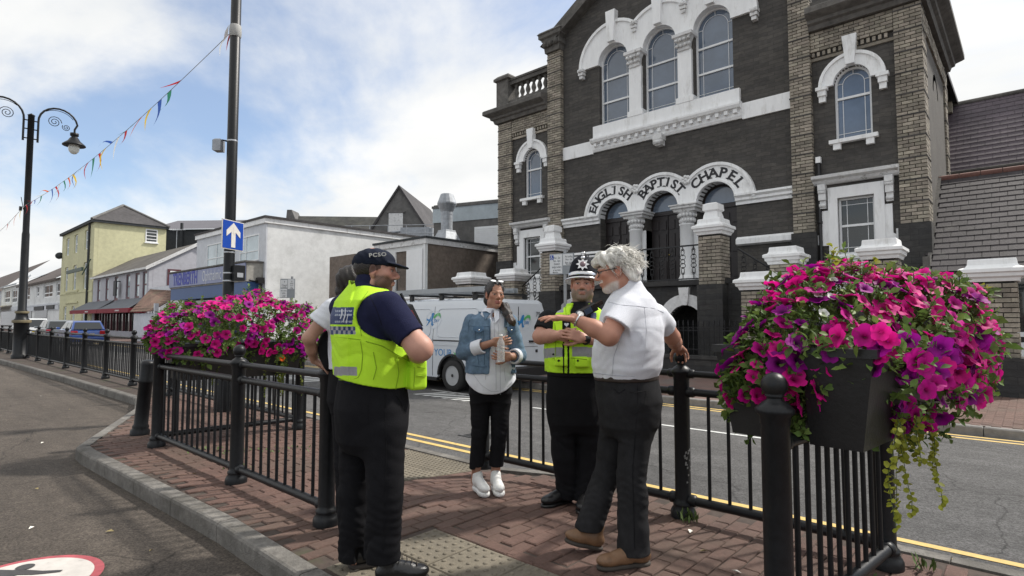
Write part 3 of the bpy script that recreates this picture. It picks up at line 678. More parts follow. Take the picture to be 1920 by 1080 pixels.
for zz in (1.2,2.6,4.0,5.3): dp.lathe([(.045,-.04),(.06,-.03),(.06,.03),(.045,.04)],(-4.14,FY-.08,zz),8)
dp.build('downpipe',M_iron,chapel)
vb=MB(); vb.box(-4.20,-4.08,FY-.14,FY-.02,5.62,5.78); vb.build('hopper_box',M_trim,chapel)
# tower cornices and balustrades
for (x0,x1,zc,s) in ((-4.26,-1.75,9.25,1),(-16.10,-13.44,9.45,-1)):
    m=MB(); prof=lambda d,z:(d,z)
    P=[(.10,0),(.14,.12),(.22,.16),(.24,.24),(.40,.32),(.46,.36),(.46,.50),(.42,.54),(0,.62)]
    for (d0,za),(d1,zb) in zip(P[:-1],P[1:]): pass
    rs=[[(x0-(d if s<0 else 0),FY-.12-d,zc+z),(x1+(d if s>0 else 0),FY-.12-d,zc+z),(x1+(d if s>0 else 0),22.5+d*.5,zc+z),(x0-(d if s<0 else 0),22.5+d*.5,zc+z)] for d,z in P]
    m.rings(rs,smooth=False); cn=m.build('tower_cornice',M_corn,chapel)
    bb=MB(); bb.box(x0+.02,x1-.02,FY-.10,FY+.25,zc+.60,zc+.86); bb.box(x0+.02,x1-.02,FY-.10,FY+.25,zc+1.50,zc+1.66); bb.box(x0+.02,x1-.02,FY-.14,FY+.29,zc+1.66,zc+1.74)
    xp=(x0,x0+.66) if s<0 else (x1-.66,x1)
    sqstack(bb,(xp[0]+xp[1])/2,FY+.12,[(.33,zc+.6),(.33,zc+1.72),(.42,zc+1.76),(.42,zc+1.86),(.30,zc+1.98)])
    bo=bb.build('balustrade',M_corn,chapel)
    bal=None
    for i in range(6):
        bx=x0+.88+i*.30 if s<0 else x0+.25+i*.30
        if bal is None:
            q=MB(); q.lathe([(.09,0),(.09,.08),(.05,.12),(.10,.26),(.10,.32),(.05,.48),(.09,.56),(.09,.64)],(0,0,0),10); bal=q.mesh('baluster',M_corn)
        o=link('baluster',bal,bo); o.location=(bx,FY+.08,zc+.86)
# pilaster capitals, eaves and the gable
m=MB()
for x in (-13.12,-4.53):
    m.mark(); sqstack(m,x,FY+.05,[(.34,11.55),(.36,11.75),(.42,11.8),(.40,12.0),(.52,12.1),(.52,12.22),(.56,12.26),(.5,12.34)])
    for i in range(3): m.lathe([(0,-.12),(.07,-.08),(.10,0),(.06,.1),(0,.14)],(x-.25+.25*i,FY-.38,11.85),7)
m.each('pilaster_capital',M_corn,chapel)
m=MB()
for s in (-1,1):
    e=(CX0+s*4.75,12.0); a=(CX0,14.95); 
    pts=[(e[0],e[1]),(a[0],a[1]),(a[0],a[1]-.38),(e[0]-s*.3,e[1]-.28)]
    if s<0: pts=pts[::-1]
    m.plate(pts,(),FY-.40,FY+.1)
m.each('gable_coping',M_corn,chapel)
rfm=MB()
rfm.add([(BX0-.9,FY-.3,11.9),(BX0-.9,40,11.9),(CX0,40,15.0),(CX0,FY-.3,15.0),(BX1+.9,FY-.3,11.9),(BX1+.9,40,11.9)],[(0,3,2,1),(3,4,5,2)]); rfm.build('nave_roof',M_slate,chapel)
nv=MB(); nv.box(-13.,-4.6,FY+.5,40,0,11.9); nv.box(-15.5,-2.25,22.5,40,0,9.6); nv.build('nave_wall',M_dark,chapel)
na=MB(); na.add([(-1.80,22.7,9.75),(-1.80,40,9.75),(-4.4,40,11.6),(-4.4,22.7,11.6),(-1.80,22.7,9.6),(-1.80,40,9.6)],[(0,1,2,3),(4,5,1,0),(0,3,4)]); na.build('aisle_roof',M_slate,chapel)
bt=MB()
for i in range(9):
    y=23.4+i*1.7; bt.box(-2.26,-1.95,y,y+.22,9.2,9.6); bt.box(-2.26,-2.0,y-.1,y+.5,3,8.6)
bt.each('eaves_bracket',M_brick,chapel)
# ---- porch: platform, undercroft arches, stairs, piers, iron balustrades
PY=14.72
p=MB(); ah=[archpoly(c,1.0,.0,1.28) for c in (CX0-1.82,CX0,CX0+1.82)]
PX0,PX1=-11.7,-5.8
p.plate([(PX0,-.005),(CX0-2.33,-.005),(CX0-2.33,0)]+[(PX1,0),(PX1,plat-.14),(PX0,plat-.14)] if False else rect(PX0,PX1,-.01,plat-.14),[archpoly(c,1.0,.02,1.28) for c in (CX0-1.82,CX0,CX0+1.82)],PY,PY+.35)
p.box(PX0,PX1,PY+1.3,FY-.02,0,plat-.15)
porch=p.build('porch_wall',M_soot,chapel)
p=MB(); p.box(PX0-.02,PX1+.02,PY-.10,FY-.005,plat-.14,plat); p.build('porch_landing',M_soot,chapel)
for c in (CX0-1.82,CX0,CX0+1.82):
    a=MB(); a.plate(arc(c,1.28,.80,4,176,16)+arc(c,1.28,.50,176,4,16),(),PY-.05,PY+.1); a.plate([(c-.10,1.78),(c+.10,1.78),(c+.15,2.26),(c-.15,2.26)],(),PY-.12,PY); a.build('undercroft_arch',M_trimw,porch)
st=MB()
for s in (-1,1):
    for i in range(12):
        xa=(PX0 if s<0 else PX1)+s*(.28*i); xb=xa+s*.28; st.box(min(xa,xb)+.001,max(xa,xb)-.001,PY+.15,PY+1.5,0,plat-.17*(i+1))
st.each('stair_step',M_soot,chapel)
sw_=MB()
for s in (-1,1):
    xa=(PX0 if s<0 else PX1); pts=[(xa,0),(xa,plat-.1),(xa+s*3.2,.45),(xa+s*3.2,0)]
    if s<0: pts=pts[::-1]
    sw_.plate(pts,(),PY+.0,PY+.14); 
sw_.each('stair_wall',M_soot,chapel)
cu=MB()
for s in (-1,1):
    xa=(PX0 if s<0 else PX1); pts=[(xa+s*.5,plat-.62),(xa+s*.5,plat-.05),(xa+s*.95,plat-.22),(xa+s*1.5,plat-.60),(xa+s*2.0,plat-.95),(xa+s*2.0,plat-1.25)]
    if s>0: pts=pts[::-1]
    cu.plate(pts,(),PY+1.55,PY+1.7)
cu.each('stair_string',M_trim,chapel)
def baluster_mesh():
    m=MB(); r=.011; m.tube([(0,0,0),(0,0,.16)],r,6); m.tube([(0,0,.80),(0,0,.90)],r,6)
    def ring(cz,rx,rz,n=14): m.tube([(rx*math.cos(2*PI*i/n),0,cz+rz*math.sin(2*PI*i/n)) for i in range(n+1)],r*.85,5)
    ring(.245,.045,.085); ring(.37,.075,.06); ring(.48,.06,.06); ring(.60,.075,.07); ring(.72,.045,.075)
    for cz in (.16,.31,.43,.54,.66,.80): m.lathe([(0,-.025),(.024,-.01),(.024,.01),(0,.025)],(0,0,cz),7)
    for s in (-1,1): m.tube([(s*.02,0,.12),(s*.05,0,.17),(s*.03,0,.23)],r*.8,5); m.tube([(s*.02,0,.84),(s*.05,0,.79),(s*.03,0,.74)],r*.8,5)
    return m.mesh('baluster',M_iron)
BALM=baluster_mesh()
rl=T('landing_railing','black cast iron balustrade with ornate balusters along the chapel door landing','railing',(0,0,0))
m=MB(); m.box(PX0+.5,PX1-.5,PY-.02,PY+.03,plat+.92,plat+.96); m.box(PX0+.5,PX1-.5,PY-.01,PY+.02,plat+.02,plat+.05); m.build('rail',M_iron,rl)
n=16
for i in range(n):
    o=link('baluster',BALM,rl); o.location=(PX0+.62+i*(PX1-PX0-1.24)/(n-1),PY+.005,plat+.03)
for s,lab in ((-1,'black cast iron stair rail sloping down to the left of the chapel porch'),(1,'black cast iron stair rail sloping down to the right of the chapel porch')):
    rl=T('stair_railing',lab,'railing',(0,0,0)); xa=(PX0 if s<0 else PX1); m=MB()
    a=Vector((xa+s*.25,PY+.05,plat+.75)); b=Vector((xa+s*2.75,PY+.05,1.45)); m.tube([a,b],.024,8); m.tube([a-Vector((0,0,.86)),b-Vector((0,0,.86))],.018,8); m.build('rail',M_iron,rl)
    for i in range(9):
        pp=a.lerp(b,(i+.5)/9); o=link('baluster',BALM,rl); o.location=(pp.x,pp.y,pp.z-.88); o.scale=(1,1,.94)
# brick gate and stair piers, each with a white moulded cap
def pier(cx,cy,h,ztop,label,pyr=False,z0=0,quota=140,wc=1.42,group='white capped brick piers in front of the chapel',soot=None):
    t=T('brick_pier',label,'pier',(cx,cy,0),group=group)
    c=MB(); c.box(-h+.045,h-.045,-h+.045,h-.045,z0,ztop-.40); c.box(-h-.04,h+.04,-h-.04,h+.04,0,soot or .5); c.build('pier_core',M_soot,t)
    s=MB(); q=[quota]; zb=(soot or .5)
    brick_face(t,s,'y',-h,h,zb,ztop-.42,-h,q,0); brick_face(t,s,'x',-h,h,zb,ztop-.42,h,q,0); brick_face(t,s,'x',-h,h,zb,ztop-.42,-h+.10,[0],0)
    if s.v: b=s.build('brick_courses',M_brick,t); b['kind']='stuff'
    k=MB(); w=h*wc
    sqstack(k,0,0,[(h+.03,ztop-.42),(h+.05,ztop-.36),(w*.90,ztop-.33),(w*.92,ztop-.27),(w,ztop-.25),(w,ztop-.19),(w*.94,ztop-.17),(w*.80,ztop-.15),(w*.74,ztop-.11),(w*.72,ztop-.02),(w*.70,ztop)])
    if pyr: sqstack(k,0,0,[(.20,ztop),(.19,ztop+.10),(.16,ztop+.20),(.21,ztop+.24),(.20,ztop+.40),(.12,ztop+.44)])
    k.build('pier_cap',M_trim,t)
pier(-6.15,PY-.02,.30,4.02,'tall brick pier with tapered white cap at the right end of the chapel landing',True,soot=2.3,quota=150)
pier(-11.52,PY-.02,.30,4.02,'tall brick pier with tapered white cap left of the chapel doors behind the sign',True,soot=2.3,quota=150)
pier(-13.25,PY-.02,.33,3.13,'sooty brick pier with white cap at the foot of the left chapel stair',soot=1.0,quota=90)
pier(-4.36,PY-.02,.30,3.13,'brick pier with white cap below the right tower downpipe',soot=1.0,quota=60)
pier(-14.95,14.3,.36,3.08,'brick pier with white cap in front of the brown rendered wall',soot=1.0,quota=90)
pier(-2.32,14.25,.30,3.07,'brick pier with white cap directly below the right tower sash window',soot=1.0,quota=40)
pier(-4.74,13.95,.33,2.50,'low brick pier with white cap just left of the foreground flowers',soot=.7,quota=60)
pier(-.52,13.95,.34,2.50,'wide brick pier with white cap at the right edge of the street front',soot=.7,quota=120)
for x,l in ((-16.4,'low white capped pier behind the roof bar of the van'),(-17.9,'low white capped pier behind the rear half of the ladder rack'),(-20.2,'low white capped pier beyond the policeman in the flat cap')):
    pier(x,13.95,.33,2.42,l,soot=1.6,quota=0)
# dwarf wall with spear-headed railings on the pavement edge
dwf=T('dwarf_wall','dark stone dwarf wall topped with black spear railings in front of the chapel','wall',(0,0,0))
m=MB()
for x0,x1 in ((-30,-5.09),(-4.39,-.88),(-.16,9)):
    m.box(x0,x1,13.85,14.15,-.02,.40); m.box(x0,x1,13.82,14.18,.40,.48)
m.build('wall',M_soot,dwf)
def spear():
    m=MB(); m.tube([(0,0,0),(0,0,.76)],.010,6); m.lathe([(.010,.76),(.024,.79),(.012,.81),(.026,.84),(.0,.92)],(0,0,0),6); m.lathe([(0,-.02),(.02,-.01),(.02,.01),(0,.02)],(0,0,.28),6)
    return m.mesh('spear_bar',M_iron)
SPM=spear(); n=0
m=MB()
for x0,x1 in ((-13,-5.12),(-4.37,-.9)):
    m.box(x0,x1,13.985,14.015,.62,.645); m.box(x0,x1,13.985,14.015,1.10,1.125)
    k=int((x1-x0)/.135)
    for i in range(k):
        o=link('spear_bar',SPM,dwf); o.location=(x0+.08+i*.135,14.0,.47)
        if i%2==0 and x0>-9 or (x0<-9 and i>k*.55):
            m.tube([(x0+.08+i*.135+.0675+.0675*math.cos(R(a)),14.0,1.11+.085*math.sin(R(a))) for a in range(0,181,30)],.008,5)
m.build('rail',M_iron,dwf)
# disabled-bay and parking plates on a grey pole in front of the chapel
def plate_sign(name,label,loc,rz,items,group=None):
    t=T(name,label,'sign',loc,rz,group); return t
# ---------------------------------------------------------------- hall with slate roof at the right
hall=T('slate_hall','low hall with dark slate roof beside the right chapel tower','hall',(0,0,0))
m=MB(); m.box(-1.80,9,16.5,23,0,2.42); m.build('hall_wall',stone_mat('hall_stone',(.075,.068,.060),(.10,.088,.075),(.06,.055,.05),.32,.09),hall)
m=MB(); m.box(-1.82,9,16.42,16.55,2.30,2.48); m.build('eaves_band',M_trimw,hall)
EY,EZ,RY,RZ=16.25,2.46,19.6,5.28
slope=math.hypot(RY-EY,RZ-EZ); ux_,uz_=(RY-EY)/slope,(RZ-EZ)/slope; ang=math.atan2(RZ-EZ,RY-EY)
m=MB(); m.add([(-1.78,EY,EZ-.03),(9,EY,EZ-.03),(9,RY,RZ-.03),(-1.78,RY,RZ-.03),(9,23,2.4),(-1.78,23,2.4)],[(0,1,2,3),(3,2,4,5)]); roof=m.build('roof',M_slate,hall)
tw,th_=.30,.235; tm=MB(); tm.box(-tw/2+.004,tw/2-.004,0,th_*1.35,0,.016,ch=.003); tmesh=[tm.mesh('slate_tile',M_slate)]
rows=int(slope/th_); cnt=0; fld=MB()
cols=[]
for r_ in range(rows):
    for c_ in range(36):
        x=-1.70+tw/2+c_*tw-(tw/2 if r_%2 else 0); s=r_*th_
        if x<-1.76 or x>8.9: continue
        Mx=Matrix.Translation((x,EY+ux_*s,EZ+uz_*s+.012))@Matrix.Rotation(ang-R(3.2)+random.gauss(0,.006),4,'X')@Matrix.Rotation(random.gauss(0,.008),4,'Z')
        if x<1.0 and cnt<150:
            o=link('slate_tile',tmesh[0],roof); o.matrix_local=Mx; cnt+=1
        else:
            fld.M=Mx; fld.box(-tw/2+.004,tw/2-.004,0,th_*1.35,0,.016)
o=fld.build('slate_field',M_slate,roof); o['kind']='stuff'
M_ridge=mat('ridge_tile',(.16,.075,.06),.8,var=.25,scale=10,bump=.5,rnd=.15)
m=MB()
for i in range(24): m.tube([(-1.78+i*.45,RY,RZ-.03),(-1.78+i*.45+.435,RY,RZ-.03)],.11,8)
m.build('ridge_tiles',M_ridge,roof)
m=MB(); m.box(-1.86,-1.72,EY+.1,EY+.1+.02,EZ,EZ+.4); m.add([(-1.80,EY-.05,EZ),(-1.72,EY-.05,EZ),(-1.72,RY,RZ+.1),(-1.80,RY,RZ+.1)],[(0,1,2,3)]); m.build('lead_flashing',M_corn,roof)
# entrance arch of the hall at the frame edge
m=MB(); m.plate(arc(.30,1.75,.95,0,180,20)+arc(.30,1.75,.68,180,0,20),(),16.40,16.52); m.build('brick_arch',M_brick,hall)
m=MB(); m.plate(archpoly(.30,1.34,.2,1.75),(),16.46,16.51); w=m.build('arched_window',G_dark,hall)
m=MB(); m.box(-.35,.95,16.42,16.46,1.02,1.12); m.box(-.35,.95,16.42,16.46,.2,.9); m.build('sill_panel',M_frame,w)
# taller hipped roof behind
up=T('hipped_hall','purple slate hipped roof hall rising behind the low slate hall','hall',(0,0,0))
m=MB(); m.box(-2.2,5,25.0,33,0,6.5); m.build('hall_wall',M_soot,up)
M_slateP=mat('purple_slate',(.078,.060,.074),.65,var=.25,scale=9,bump=.5,rnd=.12,attr=True,stain=((.13,.12,.12),1.2,.62,.75))
m=MB(); m.add([(-2.4,24.6,6.4),(5.4,24.6,6.4),(.15,27.4,9.6),(-2.4,27.4,9.6),(5.4,33,6.4),(-2.4,33,6.4)],[(0,1,2,3),(1,4,2),(3,2,4,5)]); r2=m.build('roof',M_slateP,up)
m=MB(); sl2=math.hypot(2.8,3.2)
for k in range(16):
    s=k/16; y=24.6+2.8*s; z=6.4+3.2*s; x1=5.4+(.15-5.4)*s
    x=-2.4+(k%2)*.2
    while x<x1-.1:
        xe=min(x+.40,x1); m.M=None
        m.add([(x+.006,y-.02,z+.02),(xe-.006,y-.02,z+.02),(xe-.006,y+.18,z+.215),(x+.006,y+.18,z+.215),(x+.006,y-.02,z-.01),(xe-.006,y-.02,z-.01)],[(0,1,2,3),(4,5,1,0)]); x=xe
o=m.build('slate_courses',M_slateP,r2); o['kind']='stuff'
m=MB(); m.tube([(-2.4,27.4,9.62),(.15,27.4,9.62)],.10,8); m.tube([(.15,27.4,9.62),(5.4,24.6,6.42)],.10,8); m.tube([(-2.4,24.55,6.42),(5.4,24.55,6.42)],.06,6); m.build('ridge_tiles',M_corn,r2)
# ---------------------------------------------------------------- street row at the left
def wallm(n,c,**k): return mat(n,c,.9,var=k.get('var',.10),scale=k.get('scale',3.),bump=.35,bscale=60,stain=k.get('stain'))
M_ybf=wallm('pale_yellow_render',(.60,.58,.37),stain=((.50,.48,.32),.5,.55,.8))
M_gre=wallm('lilac_grey_render',(.44,.44,.48),stain=((.36,.36,.38),.7,.55,.8))
M_whi=wallm('white_render',(.74,.75,.75),stain=((.48,.49,.48),.9,.52,.80))
M_whf=wallm('pale_front_render',(.62,.64,.68))
M_brn=wallm('brown_pebbledash',(.170,.138,.115),var=.28,scale=6,stain=((.115,.098,.085),1.3,.5,.75))
M_gry=wallm('grey_render',(.15,.145,.14),var=.25,stain=((.10,.10,.10),.6,.45,.7))
M_dgr=wallm('dark_cladding',(.050,.055,.06),var=.25)
M_roofg=mat('grey_tile_roof',(.10,.09,.08),.85,var=.3,scale=5,bump=.6,bscale=12,stain=((.17,.155,.12),1.4,.55,.72))
M_roofd=mat('dark_tile_roof',(.062,.058,.06),.85,var=.3,scale=4,bump=.6,bscale=14)
M_roofb=mat('brown_tile_roof',(.095,.075,.068),.85,var=.3,scale=4,bump=.6,bscale=12)
M_mar=mat('maroon_paint',(.105,.030,.040),.5,var=.1)
M_maroon_awn=mat('maroon_canvas',(.22,.020,.035),.8,var=.1)
M_grey_awn=mat('grey_canvas',(.14,.15,.17),.85,var=.12,scale=3)
M_fascia=mat('grey_fascia',(.30,.30,.30),.6,var=.1)
M_grn=mat('dark_green_paint',(.022,.05,.035),.5,var=.1)
G_shop=glass('shop_glass',(.03,.032,.032),.04,.8); G_pale=glass('pale_pane',(.42,.50,.54),.12,.8)
def xwin(parent,x0,x1,z0,z1,y,bars=((),()),frame=None,pane=None,fw=.06,sill=True,dep=.06):
    m=MB(); m.plate(rect(x0,x1,z0,z1),[rect(x0+fw,x1-fw,z0+fw,z1-fw)],y-.02,y+dep)
    for f in bars[0]: x=x0+(x1-x0)*f; m.box(x-fw*.4,x+fw*.4,y-.01,y+dep-.012,z0+fw,z1-fw)
    for f in bars[1]: z=z0+(z1-z0)*f; m.box(x0+fw,x1-fw,y-.008,y+dep-.014,z-fw*.4,z+fw*.4)
    if sill: m.box(x0-.08,x1+.08,y-.10,y+.02,z0-.10,z0-.003)
    o=m.build('window',frame or M_frame,parent); p=MB(); p.box(x0+fw*.5,x1-fw*.5,y+.02,y+.035,z0+fw*.5,z1-fw*.5); p.build('pane',pane or G_dark,o); return o
def ywin(parent,x,y0,y1,z0,z1,bars=((),()),frame=None,pane=None,fw=.06,sill=True):   # on a wall facing +X
    m=MB(); m.M=Matrix.Translation((x,0,0))@Matrix.Rotation(PI/2,4,'Z')
    m.plate(rect(y0,y1,z0,z1),[rect(y0+fw,y1-fw,z0+fw,z1-fw)],-.03,.05)
    for f in bars[0]: q=y0+(y1-y0)*f; m.box(q-fw*.4,q+fw*.4,-.02,.04,z0+fw,z1-fw)
    for f in bars[1]: z=z0+(z1-z0)*f; m.box(y0+fw,y1-fw,-.018,.038,z-fw*.4,z+fw*.4)
    if sill: m.box(y0-.08,y1+.08,-.12,.0,z0-.10,z0-.003)
    o=m.build('window',frame or M_frame,parent); p=MB(); p.M=m.M; p.box(y0+fw*.5,y1-fw*.5,.0,.02,z0+fw*.5,z1-fw*.5); p.build('pane',pane or G_dark,o); return o
# annex with brown rendered flank and first floor door
an=T('rendered_annex','flat roofed annex with brown rendered side wall and white first floor doorway','building',(0,0,0))
m=MB(); m.box(-18.37,-18.35,15.08,26,0,4.52); m.box(-26,-18.38,15.06,26,0,4.52); m.build('side_wall',M_brn,an)
m=MB(); m.plate(rect(-21.8,-18.34,0,4.52),[rect(-20.45,-19.58,2.40,4.32)],15.0,15.06); m.build('front_wall',M_whi,an)
m=MB(); m.box(-22,-18.30,14.92,26.1,4.52,4.74); m.build('fascia',M_trimw,an)
m=MB(); m.box(-22.05,-18.26,14.88,26.1,4.742,4.83); m.build('roof_edge',M_dgr,an)
m=MB(); m.box(-20.45,-19.58,15.2,15.24,2.4,4.3); d=m.build('door',G_shop,an)
m=MB(); m.plate(rect(-20.45,-19.56,2.4,4.32),[rect(-20.36,-19.66,2.5,4.23)],15.10,15.19); m.build('door_frame',M_frame,d)
m=MB(); m.box(-19.56,-18.52,14.90,14.97,2.42,4.33); m.build('door_leaf',M_frame,an)
m=MB(); m.box(-21.2,-18.6,13.9,14.99,2.22,2.36); b=m.build('balcony',M_iron,an)
m=MB()
for i in range(12): m.tube([(-21.1+.2*i,13.95,2.36),(-21.1+.2*i,13.95,3.3)],.012,5)
m.tube([(-21.15,13.95,3.3),(-18.7,13.95,3.3)],.02,6)
for x in (-21.1,-20.0,-18.9): m.tube([(x,13.95,2.3),(x,13.95,3.32)],.025,6)
m.build('balcony_rail',M_iron,b)
m=MB(); m.tube([(-18.42,14.96,0),(-18.42,14.96,4.5)],.05,8); m.build('downpipe',M_trim,an)
# extension behind, set at its own angle
ex=T('grey_extension','dark grey extension with pale parapet band and blocked white window behind the annex','building',(-24.2,20.6,0),R(17.5))
m=MB(); m.box(-.3,9.5,0,6,0,7.75); m.build('wall',M_gry,ex)
m=MB(); m.box(-.34,9.5,-.04,6,6.75,7.55); m.build('parapet_band',wallm('pale_blue_band',(.46,.52,.56)),ex)
m=MB(); m.box(-.38,9.5,-.10,6,7.55,7.68); m.build('coping',M_gry,ex)
m=MB(); m.box(2.3,4.55,-.05,.02,5.3,6.35); wn=m.build('window',M_frame,ex)
m=MB()
for i in range(9): m.box(2.36,4.49,-.075,-.045,5.36+.105*i,5.36+.105*i+.09)
m.build('shutter_slats',M_frame,wn)
m=MB(); m.plate([(5.9,7.68),(9.4,7.68),(9.4,9.3),(6.5,9.3),(6.4,9.1),(6.35,8.5),(6.15,8.0)],(),-.2,.2); gb=m.build('shaped_gable',M_gry,ex)
m=MB(); m.plate(arc(7.6,8.55,.72,0,360,28)[:-1],[arc(7.6,8.55,.58,0,360,28)[:-1]],-.28,-.19); m.build('round_moulding',M_trimw,gb)
# steel extract flue
fl=T('extract_flue','galvanised steel extract flue with flared cowl on the annex roof','flue',(-22.35,19.6,4.82))
M_galv=mat('galvanised_steel',(.36,.38,.41),.6,var=.2,scale=6,metal=.35)
m=MB(); m.lathe([(.30,1.15),(.30,2.02)],(0,0,0),16); m.build('duct',M_galv,fl)
m=MB(); m.lathe([(.31,2.0),(.31,2.15),(.50,2.55),(.50,2.62),(.33,3.08),(.28,3.10)],(0,0,0),16,smooth=False); m.build('cowl',M_galv,fl)
m=MB(); sqstack(m,0,0,[(.5,0),(.5,.7),(.34,1.1),(.32,1.2)]); m.box(-.75,-.4,-.4,.4,.1,.9); m.build('duct_base',M_galv,fl)
# blocks far behind, square to the camera rather than the street
def camfrm(px,d): # ground point straight below a direction of the photograph, at a depth
    r=(px-960)*d/1075; return (r*.741-d*.672, r*.672+d*.741, 0)
gb=T('grey_gable_house','dark grey rendered gable with pale loft door and fire escape deck','building',camfrm(746,40),YAW-R(6))
m=MB(); m.plate([(-2.4,0),(2.4,0),(2.4,7.15),(0,10.75),(-2.4,7.15)],(),0,9); m.build('wall',M_gry,gb)
m=MB()
for s in (-1,1):
    p=[(s*2.62,6.95),(0,10.88),(0,10.66),(s*2.45,6.93)]
    m.plate(p if s>0 else p[::-1],(),-.12,9.1)
m.build('roof',M_roofd,gb)
m=MB(); m.box(-.72,.30,-.06,.02,6.2,8.90); dd=m.build('loft_door',M_trimw,gb)
m=MB(); m.box(-.85,.45,-.12,.02,8.92,9.05); m.build('lintel',M_gry,dd)
m=MB(); m.box(-3.5,4.0,-3.2,0,6.30,6.42); m.build('deck',M_dgr,gb)
m=MB()
for i in range(7):
    x=-3.4+i*1.22; m.tube([(x,-3.15,6.4),(x,-3.15,7.5)],.03,6)
for z in (6.95,7.5): m.tube([(-3.4,-3.15,z),(3.95,-3.15,z)],.025,6); m.tube([(3.95,-3.15,z),(4.1,-.2,z)],.025,6)
m.build('deck_rail',M_galv,gb)
m=MB(); m.box(.7,2.7,-1.9,-.8,6.55,7.55); m.box(2.72,2.9,-1.9,-.8,6.5,7.5); m.tube([(-.1,-1.5,6.45),(-.1,-1.5,7.3),(.6,-1.5,7.35)],.10,8); ac=m.build('plant_unit',M_galv,gb)
sr=T('slate_roof_terrace','long mossy dark slate roof behind the white shop wall','building',camfrm(650,46),YAW-R(2))
m=MB(); m.box(-6.0,7.6,1.2,8,0,8.0); m.build('wall',M_gry,sr)
M_moss=mat('mossy_slate',(.045,.045,.042),.9,var=.45,scale=3,bump=.8,bscale=9,stain=((.085,.085,.07),.9,.5,.7))
m=MB(); m.add([(-6,0,7.4),(7.8,0,7.4),(7.8,4,10.3),(-6,4,10.55),(7.8,8,7.4),(-6,8,7.4)],[(0,1,2,3),(3,2,4,5)]); m.build('roof',M_moss,sr)
m=MB(); m.plate([(-6.6,7.4),(-5.6,7.4),(-5.6,10.2),(-5.9,10.9),(-6.3,10.9)],(),2.9,4.4); m.build('chimney',M_gry,sr)
db=T('dark_clad_block','dark clad block with grey metal roof behind the yellow house','building',camfrm(405,64),YAW-R(4))
m=MB(); m.box(-8,7.5,0,10,0,11.6); m.build('wall',M_dgr,db)
m=MB(); m.add([(-8.2,-.3,11.6),(7.8,-.3,11.6),(7.0,5,13.5),(-8.2,5,13.5)],[(0,1,2,3)]); m.add([(7.8,-.3,11.6),(7.8,10,11.6),(7.0,5,13.5)],[(0,1,2)]); m.build('roof',mat('grey_metal_roof',(.115,.11,.125),.6,var=.1),db)
m=MB(); m.box(-1.,3.4,-.1,.0,8.6,10.0); m.build('window',M_frame,db)
m=MB(); m.tube([(-4.2,-.12,5),(-4.2,-.12,12.3)],.16,8); m.build('downpipe',M_dgr,db)
# optician: white two-storey shop with blue fascia
op=T('optician_shop','white flat roofed optician shop with blue sign and bare rendered flank','shop',(0,0,0))
m=MB(); m.box(-28.62,-28.60,13.07,24,0,6.30); m.box(-38.0,-28.63,13.06,24,0,6.30); m.build('flank_wall',M_whi,op)
m=MB(); m.plate(rect(-38.05,-28.59,0,6.30),[rect(-36.3,-33.5,4.45,5.83),rect(-31.65,-29.32,4.45,5.83)],13.0,13.06); m.build('front_wall',M_whf,op)
m=MB(); m.box(-38.1,-28.52,12.90,24.1,6.30,6.55); m.build('parapet',M_trim,op)
m=MB(); m.box(-38.15,-28.45,12.85,24.1,6.552,6.66); m.build('roof_edge',M_roofd,op)
for x0,x1,f in ((-36.3,-33.5,(.5,)),(-31.65,-29.32,(.32,))): xwin(op,x0,x1,4.45,5.83,12.985,(f,(.38,)),pane=G_pale,sill=False)
M_sgn=mat('slate_blue_sign',(.25,.28,.44),.5,var=.06); M_sgn2=mat('royal_blue_paint',(.045,.10,.25),.5,var=.08); M_conc=mat('stained_concrete',(.34,.33,.30),.9,var=.2,scale=5,stain=((.16,.15,.13),1.8,.5,.7))
m=MB(); m.box(-40.0,-28.82,12.16,12.98,3.30,4.26); fb=m.build('fascia_box',M_conc,op)
m=MB(); m.box(-39.95,-28.86,12.10,12.155,3.38,4.22); sg=m.build('sign_board',M_sgn,fb)
m=MB(); m.box(-40.05,-28.76,12.06,12.98,4.262,4.34); m.build('capping',M_corn,fb)
text('sign_lettering','TRENBERTH',1.02,mat('sign_blue_letters',(.025,.04,.36),.5,var=0),MT((-37.2,12.093,3.80),FACE_Y),sg,depth=.004,bold=.03,sx=.72)
text('sign_lettering','Ophthalmic Opticians',.86,mat('sign_pale_letters',(.60,.62,.66),.5,var=0),MT((-31.95,12.093,3.80),FACE_Y),sg,depth=.004,bold=.0,sx=.66)
m=MB(); m.box(-39.9,-28.85,12.2,12.9,2.60,3.297); m.build('blind_box',M_sgn2,op)
m=MB(); m.box(-39.5,-29.6,12.85,12.97,.5,2.59); m.build('shop_window',G_shop,op)
m=MB(); m.box(-29.55,-28.62,12.5,12.99,0,2.59); m.build('pillar',M_trim,op)
m=MB(); m.tube([(-28.58,12.75,0),(-28.58,12.75,3.3)],.055,8); m.box(-28.75,-28.45,12.6,12.9,3.2,3.5); m.tube([(-28.6,12.75,3.3),(-28.6,12.2,3.35)],.05,8); m.build('downpipe',M_iron,op)
